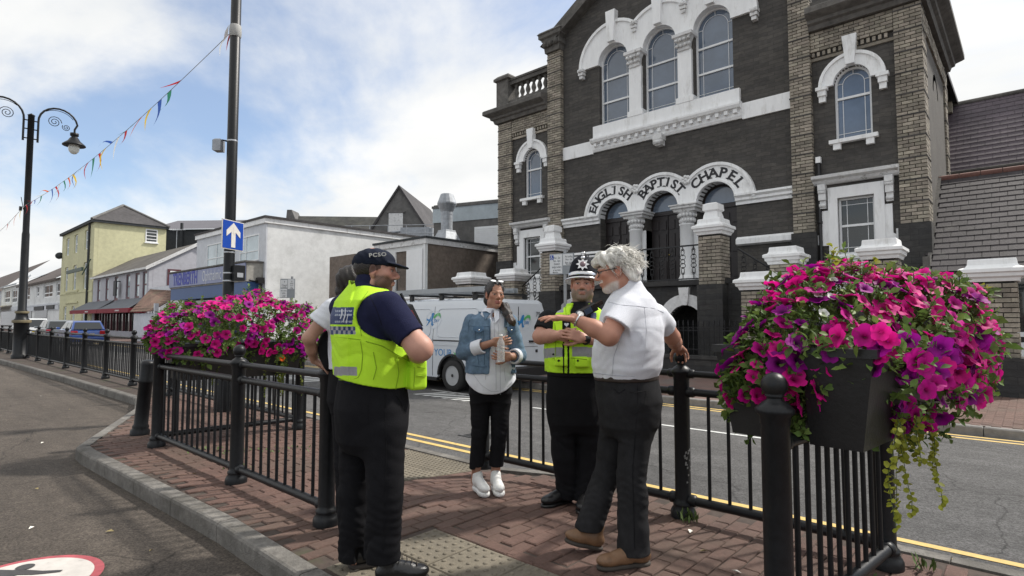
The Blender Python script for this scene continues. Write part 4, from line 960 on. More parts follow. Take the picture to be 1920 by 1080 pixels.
# restaurant
rs_=T('awning_restaurant','lilac grey restaurant with maroon edged awnings and tall maroon windows','restaurant',(0,0,0))
XA,XB=-63.4,-47.3
wx=[(-61.9,-60.85),(-59.1,-58.1),(-56.3,-55.2),(-53.0,-51.9),(-50.6,-49.5),(-48.75,-47.75)]
m=MB(); m.plate(rect(XA,XB,0,5.3),[rect(a,b,3.05,4.95) for a,b in wx]+[rect(-62.6,-47.9,.5,2.35)],13.0,13.25); m.build('front_wall',M_gre,rs_)
for a,b in wx: xwin(rs_,a,b,3.05,4.95,13.08,((),(.5,)),frame=M_mar,fw=.14,pane=G_pale)
m=MB(); m.M=Matrix.Rotation(PI/2,4,'Z')@Matrix.Translation((0,0,0))
m.plate([(13.26,0),(19.4,0),(19.4,5.3),(16.2,7.1),(13.26,5.42)],(),-XB+.004,-XB+.2); m.build('flank_wall',M_gre,rs_)
m=MB(); m.add([(XA,12.8,5.22),(XB+.15,12.8,5.22),(XB+.15,16.2,7.28),(XA,16.2,7.28),(XB+.15,19.6,5.22),(XA,19.6,5.22),(XA,12.8,5.1),(XB+.15,12.8,5.1)],[(0,1,2,3),(3,2,4,5),(6,7,1,0)]); rf_=m.build('roof',M_roofg,rs_)
m=MB(); m.add([(XB+.17,12.75,5.25),(XB+.17,16.2,7.33),(XB+.17,16.2,7.05),(XB+.17,12.75,4.98)],[(0,3,2,1)]); m.add([(XB+.17,19.6,5.25),(XB+.17,16.2,7.33),(XB+.17,16.2,7.05),(XB+.17,19.6,4.98)],[(0,1,2,3)]); m.box(XA,XB+.16,12.72,12.82,5.05,5.2); m.build('barge_board',M_trimw,rf_)
ywin(rs_,XB,14.2,15.1,3.95,5.15,frame=M_mar,fw=.17,pane=G_dark,sill=False)
m=MB(); m.M=Matrix.Translation((XB,0,0))@Matrix.Rotation(PI/2,4,'Z'); m.plate(rect(14.37,14.95,4.05,5.02),[rect(14.45,14.87,4.18,4.94)],-.045,.0); m.build('sash',M_frame,rs_)
m=MB(); m.M=Matrix.Translation((XB,0,0))@Matrix.Rotation(PI/2,4,'Z'); m.box(13.2,13.75,-.04,-.004,1.45,2.5); ps=m.build('poster',mat('poster_white',(.62,.64,.68),.6,var=.03),rs_)
m=MB(); m.M=Matrix.Translation((XB,0,0))@Matrix.Rotation(PI/2,4,'Z')
for q,w,h in ((13.30,.06,.28),(13.47,.12,.42),(13.64,.06,.26)): m.box(q-w/2,q+w/2,-.052,-.041,1.8,1.8+h*.7); m.box(q-w*.22,q+w*.22,-.052,-.041,1.8+h*.7,1.8+h)
m.build('bottle_print',M_lead,ps)
for (x0,x1) in ((-66.0,-56.2),(-56.1,-47.45)):
    m=MB(); m.add([(x0+1.5,12.95,3.02),(x1-.0,12.95,3.02),(x1,11.85,2.22),(x0,11.85,2.22),(x0+1.5,12.95,2.95),(x1,12.95,2.95)],[(0,3,2,1),(4,5,2,3),(1,2,5)]); a=m.build('awning',M_grey_awn,rs_)
    m=MB(); m.box(x0,x1,11.82,11.86,1.92,2.24); m.add([(x1+.005,11.82,2.24),(x1+.005,12.95,2.24),(x1+.005,12.95,1.92),(x1+.005,11.82,1.92)],[(0,3,2,1)]); v=m.build('valance',M_maroon_awn,a)
    m=MB(); xc=(x0+x1)/2+1
    for i in range(9): m.box(xc+.12*i,xc+.12*i+.08,11.80,11.822,2.03,2.03+.07+.04*(i%3)/2)
    m.build('valance_print',M_trimw,v)
m=MB()
for i in range(9): m.box(-62.5+i*1.8,-62.3+i*1.8,12.98,13.12,.5,2.35)
sf=m.each('shopfront_mullion',M_mar,rs_)[0]
m=MB(); m.box(-62.6,-47.9,13.15,13.2,.5,2.35); m.build('pane',G_shop,sf)
m=MB(); m.box(-54.9,-54.2,12.6,12.7,3.3,4.5); m.box(-54.6,-54.5,12.6,13,4.45,4.52); m.build('hanging_sign',M_lead,rs_)
# lean-to with clay tiles beside the restaurant
lt=T('tiled_lean_to','small lean-to roof of worn brown clay tiles against the restaurant flank','lean-to',(0,0,0))
M_clay=mat('clay_tile',(.17,.10,.075),.9,var=.35,scale=7,bump=.6,rnd=.25,attr=True,stain=((.16,.14,.09),1.1,.5,.7))
m=MB(); m.add([(-47.2,13.1,3.62),(-39.9,13.1,3.20),(-39.9,11.2,1.9),(-44.6,11.2,1.9)],[(0,3,2,1)]); m.build('roof',M_clay,lt)
m=MB()
for r_ in range(9):
    t=r_/9; y=11.2+1.9*t
    for i in range(18):
        xl=-44.6+(-47.2+44.6)*t; x=-39.9-.42*i
        if x-.4<xl: break
        z=1.9+1.3*t+.42*t*(x+39.9)/(-7.3); m.add([(x,y-.01,z+.05),(x-.4,y-.01,z+.05),(x-.4,y+.22,z+.19),(x,y+.22,z+.19),(x,y-.01,z),(x-.4,y-.01,z)],[(0,3,2,1),(0,1,5,4)])
o=m.build('clay_tiles',M_clay,lt); o['kind']='stuff'
m=MB(); m.box(-47.2,-39.9,13.08,13.2,3.2,3.7); m.box(-39.95,-39.7,11.3,11.5,0,2.4); m.box(-44.4,-40,11.4,13,0,1.8); m.build('wall',M_whf,lt)
# aerials on the roofs
for k,(x,y,z,l) in enumerate(((-52,16.2,7.2,'thin grey television aerial on the restaurant roof ridge'),(-80,17.2,9.9,'thin grey television aerial on the brown chimney beyond the yellow house'))):
    ae=T('television_aerial',l,'aerial',(x,y,z),R(30)); m=MB(); m.tube([(0,0,0),(0,0,1.7)],.025,5); m.build('mast',M_galv,ae); m=MB(); m.tube([(-.6,0,1.6),(.7,0,1.6)],.018,4)
    for i in range(7): m.tube([(-.55+.19*i,-.28,1.6),(-.55+.19*i,.28,1.6)],.012,4)
    m.build('array',M_galv,ae)
# yellow three-storey house
yh=T('yellow_house','pale yellow three storey rendered house with hipped grey roof','house',(0,0,0))
YA,YB=-77.5,-63.7; cols=[(-75.6,-74.1),(-71.8,-70.3),(-67.4,-66.0)]
wins=[(a,b,z0,z1) for a,b in cols for z0,z1 in ((8.1,9.97),(4.3,6.88),(1.2,2.78))]
m=MB(); m.plate(rect(YA,YB,0,10.4),[rect(a,b,z0,z1) for a,b,z0,z1 in wins],13.0,13.3); m.build('front_wall',M_ybf,yh)
for a,b,z0,z1 in wins: xwin(yh,a,b,z0,z1,13.14,((),(.5,)),fw=.14,pane=G_pale)
m=MB(); m.box(YB-.05,YB-.004,13.31,18.9,0,10.4); m.build('flank_wall',M_ybf,yh)
m=MB(); m.box(YA-.15,YB+.2,12.75,19.1,10.4,10.62); m.build('eaves',M_dgr,yh)
m=MB(); m.add([(YA-.2,12.7,10.62),(YB+.25,12.7,10.62),(YB+.25,19.1,10.62),(YA-.2,19.1,10.62),(YB-3.0,15.9,12.75),(YA+3.0,15.9,12.75)],[(0,1,4,5),(1,2,4),(2,3,5,4),(3,0,5)]); m.build('roof',M_roofd,yh)
m=MB(); m.tube([(YB+.25,12.7,10.64),(YB-3.,15.9,12.78)],.13,6); m.tube([(YB+.25,19.1,10.64),(YB-3.,15.9,12.78)],.13,6); m.build('hip_tiles',M_gry,yh)
ywin(yh,YB,17.1,18.15,8.95,10.25,((),(.25,.5,.75)),fw=.10,pane=G_dark)
m=MB(); m.box(YA,YB,12.95,13.0,4.02,4.14); m.box(-74.5,-69,12.90,13.0,3.05,3.22); m.box(-74.5,-69,12.90,13.0,4.15,4.35); m.build('string_course',M_ybf,yh)
m=MB(); m.tube([(-65.2,12.9,0),(-65.2,12.9,10.4)],.09,8); m.build('downpipe',M_dgr,yh)
m=MB(); m.box(-70.4,-64.0,12.2,12.35,5.88,6.2); m.tube([(-64.2,12.3,5.5),(-64.2,12.9,7.0)],.05,6); m.build('sign_bracket',M_grn,yh)
m=MB(); m.lathe([(0,-.3),(.35,-.25),(.35,.25),(0,.3)],(-77.5,12.8,8.3),12,axis='x'); m.build('alarm_box',M_dgr,yh)
# white shops beyond
ws=T('white_corner_shop','white rendered two storey shop with rounded corner and dark tiled roof','shop',(0,0,0))
m=MB()
wsw=[(-91.6,-89.7,4.25,5.6),(-87.0,-81.6,3.95,5.5),(-79.8,-77.7,3.95,5.5),(-101,-96.2,3.95,5.75)]
m.plate(rect(-104,-77.6,0,6.0),[rect(*w[:2],*w[2:]) for w in wsw],13.0,13.3); m.build('front_wall',M_whi,ws)
for w in wsw: xwin(ws,w[0],w[1],w[2],w[3],13.12,((.5,) if w[1]-w[0]>3 else (),(.35,)),fw=.16,pane=G_dark)
m=MB(); m.add([(-104.5,12.6,6.0),(-77.6,12.6,5.9),(-77.6,17.5,8.9),(-104.5,17.5,9.0),(-104.5,12.6,5.8),(-77.6,12.6,5.7)],[(0,1,2,3),(4,5,1,0)]); m.build('roof',M_roofb,ws)
m=MB(); m.box(-81.4,-78.2,16.4,18,8.0,10.2); m.build('chimney',M_roofb,ws)
m=MB(); m.box(-104,-77.7,12.86,12.99,3.05,3.25); m.box(-104,-77.7,12.9,12.99,2.5,3.04); m.build('shop_fascia',M_whf,ws)
m=MB(); m.box(-103,-94,12.95,13.0,.4,2.5); m.box(-92,-84,12.95,13.,.3,2.5); m.build('shop_window',G_shop,ws)
m=MB(); m.box(-91.5,-85.5,12.8,12.9,2.55,3.0); m.box(-83.7,-79.5,12.8,12.9,2.6,3.05); m.build('shop_sign',M_lead,ws)
wt=T('white_terrace_shop','white two storey terrace shop with metal roof left of the rounded corner shop','shop',(0,0,0))
tw_=[(-119,-113,3.95,5.95),(-111.5,-106.5,3.8,5.8)]
m=MB(); m.plate(rect(-122,-104.2,0,6.4),[rect(*w[:2],*w[2:]) for w in tw_],13.0,13.3); m.build('front_wall',M_whi,wt)
for w in tw_: xwin(wt,*w,13.12,((.5,),(.4,)),fw=.2,pane=G_dark)
m=MB(); m.add([(-122.3,12.6,6.5),(-104.1,12.6,6.5),(-93,19,9.3),(-122.3,19,9.3),(-122.3,12.6,6.3),(-104.1,12.6,6.3)],[(0,1,2,3),(4,5,1,0)]); m.build('roof',mat('pale_metal_roof',(.30,.33,.36),.5,var=.1),wt)
m=MB(); m.box(-121.5,-105,12.9,13,2.7,3.3); m.build('shop_fascia',M_whf,wt); m=MB(); m.box(-121,-105.5,12.95,13,.4,2.65); m.build('shop_window',G_shop,wt)
m=MB(); m.add([(-124,12.9,3.6),(-110.5,12.9,3.6),(-110.5,10.9,3.1),(-124,10.9,3.1)],[(0,3,2,1)]); m.build('awning',mat('cream_canvas',(.55,.48,.26),.8,var=.1),wt)
ft=T('far_terrace','brown roofed terrace closing the far end of the street','terrace',(0,0,0))
m=MB(); m.box(-190,-123,13,24,0,6.0); m.box(-230,-200,-14,22,0,7); m.build('wall',M_whf,ft)
m=MB(); m.add([(-190,12.5,6),(-122,12.5,6),(-122,19,11.5),(-190,19,11.5)],[(0,1,2,3)]); m.add([(-199,-14,7),(-199,22,7),(-206,22,12),(-206,-14,12)],[(0,1,2,3)]); m.build('roof',M_roofb,ft)
for i in range(10):
    xwin(ft,-130-i*6,-128-i*6,3.4,5.0,12.98,((),()),fw=.2,sill=False); xwin(ft,-131-i*6,-127-i*6,.6,2.5,12.98,((),()),fw=.25,sill=False,frame=M_dgr)
for s,(x,y) in enumerate(((-116,16),(-113,17))):   # gulls on the roof ridge
    g=T('gull','small white gull standing on the pale metal roof, '+('left one of the pair','right one of the pair')[s],'bird',(x,14.5+.5*s,7.38+.22*s),R(40))
    m=MB(); m.rings([[(xx,rr*math.cos(2*PI*k/8),.36+zz+rr*math.sin(2*PI*k/8)) for k in range(8)] for xx,rr,zz in ((-.55,.01,.0),(-.3,.13,.0),(0,.2,.02),(.25,.16,.10),(.34,.09,.22),(.42,.10,.30),(.52,.05,.30),(.62,.015,.27))]); m.build('body',M_trim,g)
    m=MB(); m.tube([(0,.06,.3),(0,.06,0)],.03,5); m.tube([(0,-.06,.3),(0,-.06,0)],.03,5); m.build('leg',mat('pink_leg',(.4,.2,.15),.6),g)
# ---------------------------------------------------------------- railings
M_rail=mat('railing_paint',(.008,.009,.011),.42,var=.3,scale=30,bump=.15,bscale=90,spec=.32,stain=((.030,.026,.022),6,.60,.8))
M_scuff=mat('bare_scuff',(.22,.22,.22),.6,var=.3,scale=30)
def post_mesh():
    m=MB(); m.lathe([(.088,0),(.088,.035),(.080,.055),(.066,.075),(.070,.085),(.070,.10),(.058,.112),(.055,.13),(.055,.955),(.058,.96),(.060,.99),(.074,1.005),(.076,1.02),(.050,1.045),(.030,1.058),(.030,1.066),(.040,1.074)]+[(.052*math.cos(R(a)),1.115+.052*math.sin(R(a))) for a in range(-48,91,14)]+[(0,1.167)],(0,0,0),20)
    return m.mesh('post',M_rail)
POST=post_mesh()
def bar_mesh(h):
    m=MB(); m.tube([(0,0,0),(0,0,h)],.0125,8); return m.mesh('bar',M_rail)
BARM=bar_mesh(.75)
def railing(label,pts,barq=300,post_skip=(),rails=(1.0,.872,.122),sp=.137,minx=-1e9):
    t=T('railing',label,'railing',(0,0,0),group='black post and bar railings round the paved refuge')
    bs=MB()
    for i,p in enumerate(pts):
        if i in post_skip: continue
        o=link('post',POST,t); o.location=(p[0],p[1],p[2] if len(p)>2 else 0)
    for a,b in zip(pts[:-1],pts[1:]):
        A=Vector((a[0],a[1],0)); B=Vector((b[0],b[1],0)); d=(B-A); L=d.length; d.normalize()
        for z,r in zip(rails,(.024,.027,.030)):
            m=MB(); p,q=A+d*.05+Vector((0,0,z)),B-d*.05+Vector((0,0,z)); m.tube([p,q],r,10)
            for w in (p,q): m.lathe([(r*1.05,-.03),(r*1.35,-.02),(r*1.35,.02),(r*1.05,.03)],tuple(w+d*(.02 if w is p else -.02)),10,axis='x' if abs(d.x)>abs(d.y) else 'y')
            m.build('rail',M_rail,t)
        n=int((L-.16)/sp); off=(L-(n-1)*sp)/2
        for k in range(n):
            q=A+d*(off+k*sp)
            if barq>0: o=link('bar',BARM,t); o.location=(q.x,q.y,.12); o.rotation_euler=(random.gauss(0,.004),random.gauss(0,.004),0); barq-=1
            else: bs.tube([(q.x,q.y,.12),(q.x,q.y,.87)],.0125,6)
    if bs.v: o=bs.build('bars',M_rail,t); o['kind']='stuff'
    return t
P1,P2,P3,P4=(-7.13,2.09),(-5.065,2.095),(-3.595,2.09),(-6.995,3.66)
railing('black railing of two bays with ball topped posts along the kerb left of the officer',[P1,P2,P3])
railing('short black railing bay under the left flower trough',[P1,P4],post_skip=(0,1))
railing('long black railing with ball topped posts running down the refuge to the lamp post',[P4,(-9.4,3.66),(-11.78,3.66)]+[(-14.16-2.16*i,3.66) for i in range(16)],barq=230)
rt=railing('black railing beside the road behind the policeman',[(-3.86,3.86),(-1.873,3.862),(-.66,3.85)])
m=MB(); 
for i in range(16):
    a=R(-30+random.uniform(-35,30)); z=.24+random.random()*.24; m.box(0,0.003,-.01,.01,0,.02) if False else m.add([(-1.873+.0565*math.cos(a),3.862+.0565*math.sin(a)-.0,z),(-1.873+.0565*math.cos(a+.25),3.862+.0565*math.sin(a+.25),z+.005),(-1.873+.0565*math.cos(a+.2),3.862+.0565*math.sin(a+.2),z+.022*random.random()+.006),(-1.873+.0565*math.cos(a),3.862+.0565*math.sin(a),z+.015)],[(0,1,2,3)])
o=m.build('paint_scuff',M_scuff,rt); o['kind']='stuff'
railing('short black railing bay under the right flower trough with the nearest post',[(-.79,2.46),(-.63,3.85)],post_skip=(1,),sp=.115)
# leaning bollard
bl=T('bollard','black cast iron bollard leaning towards the railing corner','bollard',(-8.03,2.17,0)); 
m=MB(); m.lathe([(.105,0),(.105,.05),(.085,.075),(.09,.10),(.075,.13),(.072,.62),(.085,.64),(.085,.67),(.074,.69),(.078,.86),(.07,.89),(.04,.905),(0,.91)],(0,0,0),18); o=m.build('shaft',M_rail,bl); o.rotation_euler=(R(-2),R(7.5),0)
# ---------------------------------------------------------------- lamp post with scrolled arms
lp=T('lamp_post','tall black double armed lamp post with scrolls beside the long railing','lamp post',(-27.1,3.47,0))
m=MB(); m.lathe([(.26,0),(.26,.12),(.22,.16),(.22,1.25),(.26,1.3),(.26,1.36),(.19,1.44),(.17,1.6),(.19,1.66),(.13,1.75),(.115,4.5),(.10,4.6),(.10,8.9),(.12,8.92),(.0,9.0)],(0,0,0),14); m.build('shaft',M_rail,lp)
m=MB(); m.lathe([(.275,1.28),(.285,1.33),(.275,1.38)],(0,0,0),14); m.lathe([(.2,1.62),(.21,1.66),(.2,1.7)],(0,0,0),14); m.build('collar_band',mat('brass_band',(.18,.15,.09),.5),lp)
def spiral(c,r0,turns,sgn,ph,n=26):
    return [(0,c[0]+sgn*(r0*(1-.86*i/n))*math.cos(ph+turns*2*PI*i/n),c[1]+(r0*(1-.86*i/n))*math.sin(ph+turns*2*PI*i/n)) for i in range(n+1)]
M_bulb=mat('opal_glass',(.78,.80,.76),.25,var=.04)
for s in (-1,1):
    m=MB(); path=[(0,s*.21,7.95),(0,s*.21,8.75)]+[(0,s*(.21+.59-.59*math.cos(R(a))),8.78+.60*math.sin(R(a))) for a in range(10,171,16)]+[(0,s*1.30,8.70),(0,s*1.30,8.55)]
    m.tube(path,.035,8)
    for z in (8.05,8.4,8.72): m.tube([(0,0,z),(0,s*.23,z)],.022,6)
    a=m.build('arm',M_rail,lp)
    m=MB(); m.tube(spiral((s*.68,8.85),.22,2.2,s,0),.014,5); m.tube(spiral((s*1.04,8.72),.13,2.,s,2.6),.013,5); m.tube([(0,s*(.21+.56-.56*math.cos(R(q))),8.80+.50*math.sin(R(q))) for q in range(50,150,14)],.012,5); m.build('scroll',M_rail,a)
    m=MB(); c=(0,s*1.30,0); m.lathe([(.05,8.58),(.14,8.56),(.14,8.46),(.09,8.42),(.13,8.38),(.20,8.26),(.36,8.12),(.38,8.08),(.36,8.06),(.18,8.10)],c,16); m.build('lamp_hood',M_rail,a)
    m=MB(); m.lathe([(.17,8.10),(.185,8.0),(.16,7.86),(.09,7.77),(0,7.74)],c,14); m.build('bowl',M_bulb,a)
m=MB(); m.box(-.05,.05,-.22,-.14,5.35,5.5); m.tube([(0,-.1,5.4),(0,-.18,5.85)],.012,5); m.build('cable_clip',M_rail,lp)
pt=MB(); pt.lathe([(0,.3),(.16,.28),(.30,.1),(.33,.02),(.28,0)],(0,0,0),12)
pt.lathe([(.03,.3),(.03,.5)],(0,0,0),8); 
lp2=T('street_lantern','dark lamp hood on a bracket arm poking in at the left edge of the street','street lamp',(-28.7,.30,5.85)); pt.build('lamp_hood',M_rail,lp2)
m=MB(); m.tube([(0,0,.48),(0,-.5,.75),(0,-1.2,.8),(0,-1.6,.6),(0,-1.62,-5.9)],.04,8); m.build('arm',M_rail,lp2)
# ---------------------------------------------------------------- plain pole with the one-way sign
pp=T('sign_pole','tall plain black street pole rising out of the left flower trough','pole',(-9.17,3.6,0))
m=MB(); m.lathe([(.16,0),(.16,.5),(.14,.55),(.085,.62),(.078,2.6),(.074,8.6),(0,8.62)],(0,0,0),16); m.build('shaft',M_rail,pp)
M_clip=mat('steel_clip',(.45,.46,.48),.35,metal=.8,var=.1)
m=MB()
for z in (1.98,2.10,2.42): m.lathe([(.083,-.012),(.086,0),(.083,.012)],(0,0,z),16)
m.lathe([(.078,-.012),(.081,0),(.078,.012)],(0,0,4.17),14); m.build('band_clip',M_clip,pp)
sg=T('one_way_sign','square blue sign with white up arrow clamped to the street pole','sign',(-9.075,3.60,2.68),R(119))
M_sblue=mat('sign_blue',(.010,.060,.36),.35,var=.05,spec=.5); M_swhite=mat('sign_white',(.66,.64,.60),.45,var=.08,scale=12,stain=((.42,.39,.33),7,.55,.8))
m=MB(); m.box(-.235,.235,-.012,.0,-.225,.225); m.build('back_plate',M_swhite,sg)
m=MB(); m.box(-.222,.222,-.017,-.0125,-.212,.212); m.build('blue_face',M_sblue,sg)
m=MB(); m.plate([(-.045,-.19),(.045,-.19),(.045,.05),(.15,-.03),(.15,.06),(0,.19),(-.15,.06),(-.15,-.03),(-.045,.05)],(),-.022,-.0175); m.build('arrow',M_swhite,sg)
m=MB(); m.box(-.05,.05,.0,.03,-.03,.03); m.build('bracket',M_clip,sg)
bx=T('junction_box','small dark control box strapped to the street pole under the arrow sign','box',(-9.05,3.66,2.0)); m=MB(); m.box(-.05,.09,-.05,.10,-.02,.22,ch=.01); m.build('case',M_rail,bx); m=MB(); m.box(.091,.095,-.02,.07,.03,.10); m.build('label_plate',M_clip,bx)
fl_=T('floodlight','small grey floodlight on a bracket part way up the street pole','floodlight',(-9.17,3.6,4.17),YAW); m=MB(); m.tube([(-.07,0,0),(-.16,0,.02),(-.18,0,-.02)],.014,6); m.build('bracket',M_rail,fl_)
m=MB(); m.box(-.27,-.15,-.07,.07,-.16,.03,ch=.02); o=m.build('housing',M_galv,fl_); m=MB(); m.box(-.285,-.271,-.06,.06,-.15,.01); m.build('lens',G_pale,o)
# ---------------------------------------------------------------- bunting
FC={'orange':(.62,.13,.03),'red':(.45,.03,.035),'blue':(.03,.09,.36),'green':(.03,.20,.12),'yellow':(.72,.50,.04),'white':(.72,.72,.70)}
def thin_cloth(name,col):
    m=mat(name,col,.7,var=.08); nt=m.node_tree; b=nt.nodes['Principled BSDF']; t=nt.nodes.new('ShaderNodeBsdfTranslucent'); mx=nt.nodes.new('ShaderNodeMixShader'); mx.inputs[0].default_value=.5; nt.links.new(b.inputs['Base Color'].links[0].from_socket,t.inputs[0]); o=[n for n in nt.nodes if n.type=='OUTPUT_MATERIAL'][0]
    nt.links.new(b.outputs[0],mx.inputs[1]); nt.links.new(t.outputs[0],mx.inputs[2]); nt.links.new(mx.outputs[0],o.inputs[0]); return m
FM={k:thin_cloth('flag_'+k,v) for k,v in FC.items()}
bt_=T('bunting','string of coloured triangular flags from the street pole to the lamp post','bunting',(0,0,0))
a=Vector((-9.13,3.56,5.94)); b=Vector((-27.05,3.40,5.55)); e=Vector((-46,3.2,5.2)); PTS=[]
for i in range(41):
    t=i/40; p=a.lerp(b,t); p.z-=1.15*t*(1-t); PTS.append(p)
m=MB(); m.tube(PTS,.006,4); P2_=[]
for i in range(21):
    t=i/20; p=b.lerp(e,t); p.z-=1.2*t*(1-t); P2_.append(p)
m.tube(P2_,.007,4); m.build('string',mat('bunting_cord',(.35,.35,.34),.8,var=.1),bt_)
seq=['blue','red','white','red','green','blue','yellow','orange','green','red','white','blue','yellow','red','green','red','white','blue','yellow','orange','green','white','red','blue','orange','yellow','green','red']
def flag(p,d,col,L,w,ang,curl):
    m=MB(); dn=Vector((0,0,-1))*math.cos(ang)+Vector((-.8,-.3,.1)).normalized()*math.sin(ang); q=[]; n=5
    side=d.cross(dn).normalized()
    for i in range(n+1):
        t=i/n; c=p+dn*(L*t)+side*(curl*math.sin(t*3.2)*L*.35)+Vector((-.5,-.2,.25))*(L*.25*t*t*math.sin(ang)); h=d*(w/2*(1-t)+.002); q.append([tuple(c-h),tuple(c+h)])
    vs=[v for r_ in q for v in r_]; m.add(vs,[(2*i,2*i+1,2*i+3,2*i+2) for i in range(n)],smooth=True); return m.build('flag',FM[col],bt_)
def flags(P,n,t0,t1,off,sc=1.):
    for i in range(n):
        t=t0+(t1-t0)*i/(n-1); f=t*(len(P)-1); k=min(int(f),len(P)-2); p=P[k].lerp(P[k+1],f-k); d=(P[k+1]-P[k]).normalized()
        flag(p,d,seq[(i+off)%len(seq)],sc*random.uniform(.42,.58),sc*random.uniform(.17,.26),R(random.choice([8,15,35,60,75])),random.uniform(-.6,.6))
flags(PTS,2,.006,.02,1,.6); flags(PTS,29,.13,.985,3); flags(P2_,18,.03,.97,6)
m=MB(); m.lathe([(.080,5.84),(.088,5.86),(.092,5.93),(.086,6.02),(.080,6.03)],(-9.17,3.6,0),14); m.add([(-9.20,3.51,6.02),(-9.27,3.48,5.92),(-9.30,3.47,5.76),(-9.21,3.50,5.84)],[(0,1,2,3)]); m.build('tied_flag',FM['white'],bt_)
# ---------------------------------------------------------------- parking plates on grey poles
M_pole=mat('grey_pole',(.30,.31,.32),.45,var=.1,metal=.3); M_plate=mat('sign_plate_white',(.66,.67,.68),.5,var=.05); M_ptxt=mat('plate_print',(.04,.04,.05),.6,var=0); M_grey=mat('plate_back_grey',(.26,.28,.30),.6,var=.1)
ps=T('parking_sign','two white parking plates with blue disabled symbol on a grey pole by the chapel','sign',(-7.86,10.45,0),R(14))
m=MB(); m.tube([(0,.03,0),(0,.03,2.98)],.038,10); m.build('pole',M_pole,ps)
m=MB(); m.box(-.37,.24,-.012,.0,2.42,2.90); m.build('back_panel',M_grey,ps)
def plate_txt(parent,x0,x1,z0,z1,lines,arrow=None):
    m=MB(); m.box(x0,x1,-.020,-.0125,z0,z1); o=m.build('plate',M_plate,parent); n=len(lines); h=(z1-z0)*.80/max(n,1)
    for i,l in enumerate(lines): text('plate_lettering',l,h*.95,M_ptxt,MT(((x0+x1)/2+.02,-.0205,z1-(z1-z0)*.10-h*(i+.5)),FACE_Y),o,depth=.001,sx=.62)
    m=MB(); z=z0+.025; s=-1 if arrow=='l' else 1; c=(x0+x1)/2; m.plate([(c-.05,z-.005),(c+.05,z-.005),(c+.05,z+.005),(c-.05,z+.005)],(),-.024,-.0205); q=[(c+s*.05,z-.016),(c+s*.085,z),(c+s*.05,z+.016)]; m.plate(q if s>0 else q[::-1],(),-.024,-.0205); m.build('arrow_print',M_ptxt,o); return o
pl=plate_txt(ps,-.36,-.05,2.44,2.88,['Mon - Sat','9am - 6pm','Disabled','badge holders','at any time'],'l')
m=MB(); m.box(-.35,-.265,-.0235,-.0205,2.76,2.865); sb=m.build('disabled_symbol',M_sblue,pl)
m=MB(); m.lathe([(0,-.002),(.011,-.002),(.011,.002),(0,.002)],(-.315,-.0245,2.845),8,axis='y'); m.box(-.320,-.308,-.0260,-.0237,2.80,2.835); m.box(-.318,-.290,-.0258,-.0237,2.797,2.807)
m.plate(arc(-.310,2.793,.026,110,370,12)+arc(-.310,2.793,.019,370,110,12),(),-.0255,-.0237); m.build('wheelchair_print',M_swhite,sb)
plate_txt(ps,-.03,.21,2.62,2.88,['No loading','Mon - Sat','8am - 6pm'],'r')
p2=T('parking_sign','stack of grey and white parking plates on a leaning pole before the white flank wall','sign',(-21.2,10.45,0),R(38))
m=MB(); m.tube([(.12,.04,0),(.22,.04,3.05)],.045,10); m.build('pole',M_pole,p2)
m=MB(); m.box(-.22,.36,-.012,.0,2.22,2.96); m.build('back_panel',M_grey,p2)
for (x0,x1,z0,z1,l) in ((-.20,.06,2.62,2.92,['P','2 hours']),(.08,.34,2.56,2.94,['No','waiting','at any','time']),(-.24,.05,2.24,2.58,['No return','within','1 hour'])): plate_txt(p2,x0,x1,z0,z1,l,'r')
# planters
def planter(label,loc,rz,L,bz=.80):
    t=T('flower_trough',label,'planter',loc,rz)
    for s in (-1,1):
        m=MB(); q=[(s*.06,-L/2),(s*.33,-L/2),(s*.33,L/2),(s*.06,L/2)]
        if s<0: q=q[::-1]
        lo=[(s*.07,-L/2+.04),(s*.27,-L/2+.04),(s*.27,L/2-.04),(s*.07,L/2-.04)]
        if s<0: lo=lo[::-1]
        m.rings([[(x,y,bz) for x,y in lo],[(x,y,bz+.40) for x,y in q]],smooth=False); m.build('trough_box',mat('black_plastic',(.012,.012,.013),.40,var=.2,scale=12,bump=.15),t)
        m=MB(); m.rings([[(x*1.04,y*1.01,bz+.37) for x,y in q],[(x*1.04,y*1.01,bz+.405) for x,y in q]],smooth=False); m.build('rim',MATS['black_plastic'],t)
    m=MB()
    for y in (-L*.3,L*.3): m.box(-.1,.1,y-.02,y+.02,bz+.18,bz+.2)
    m.build('hanger',M_rail,t); return t
planter('black plastic flower trough straddling the near right railing',(-.72,3.18,0),R(-6.5),1.15,.86)
planter('black plastic flower trough straddling the left railing corner',(-7.06,2.88,0),R(-4.7),1.35,.72)
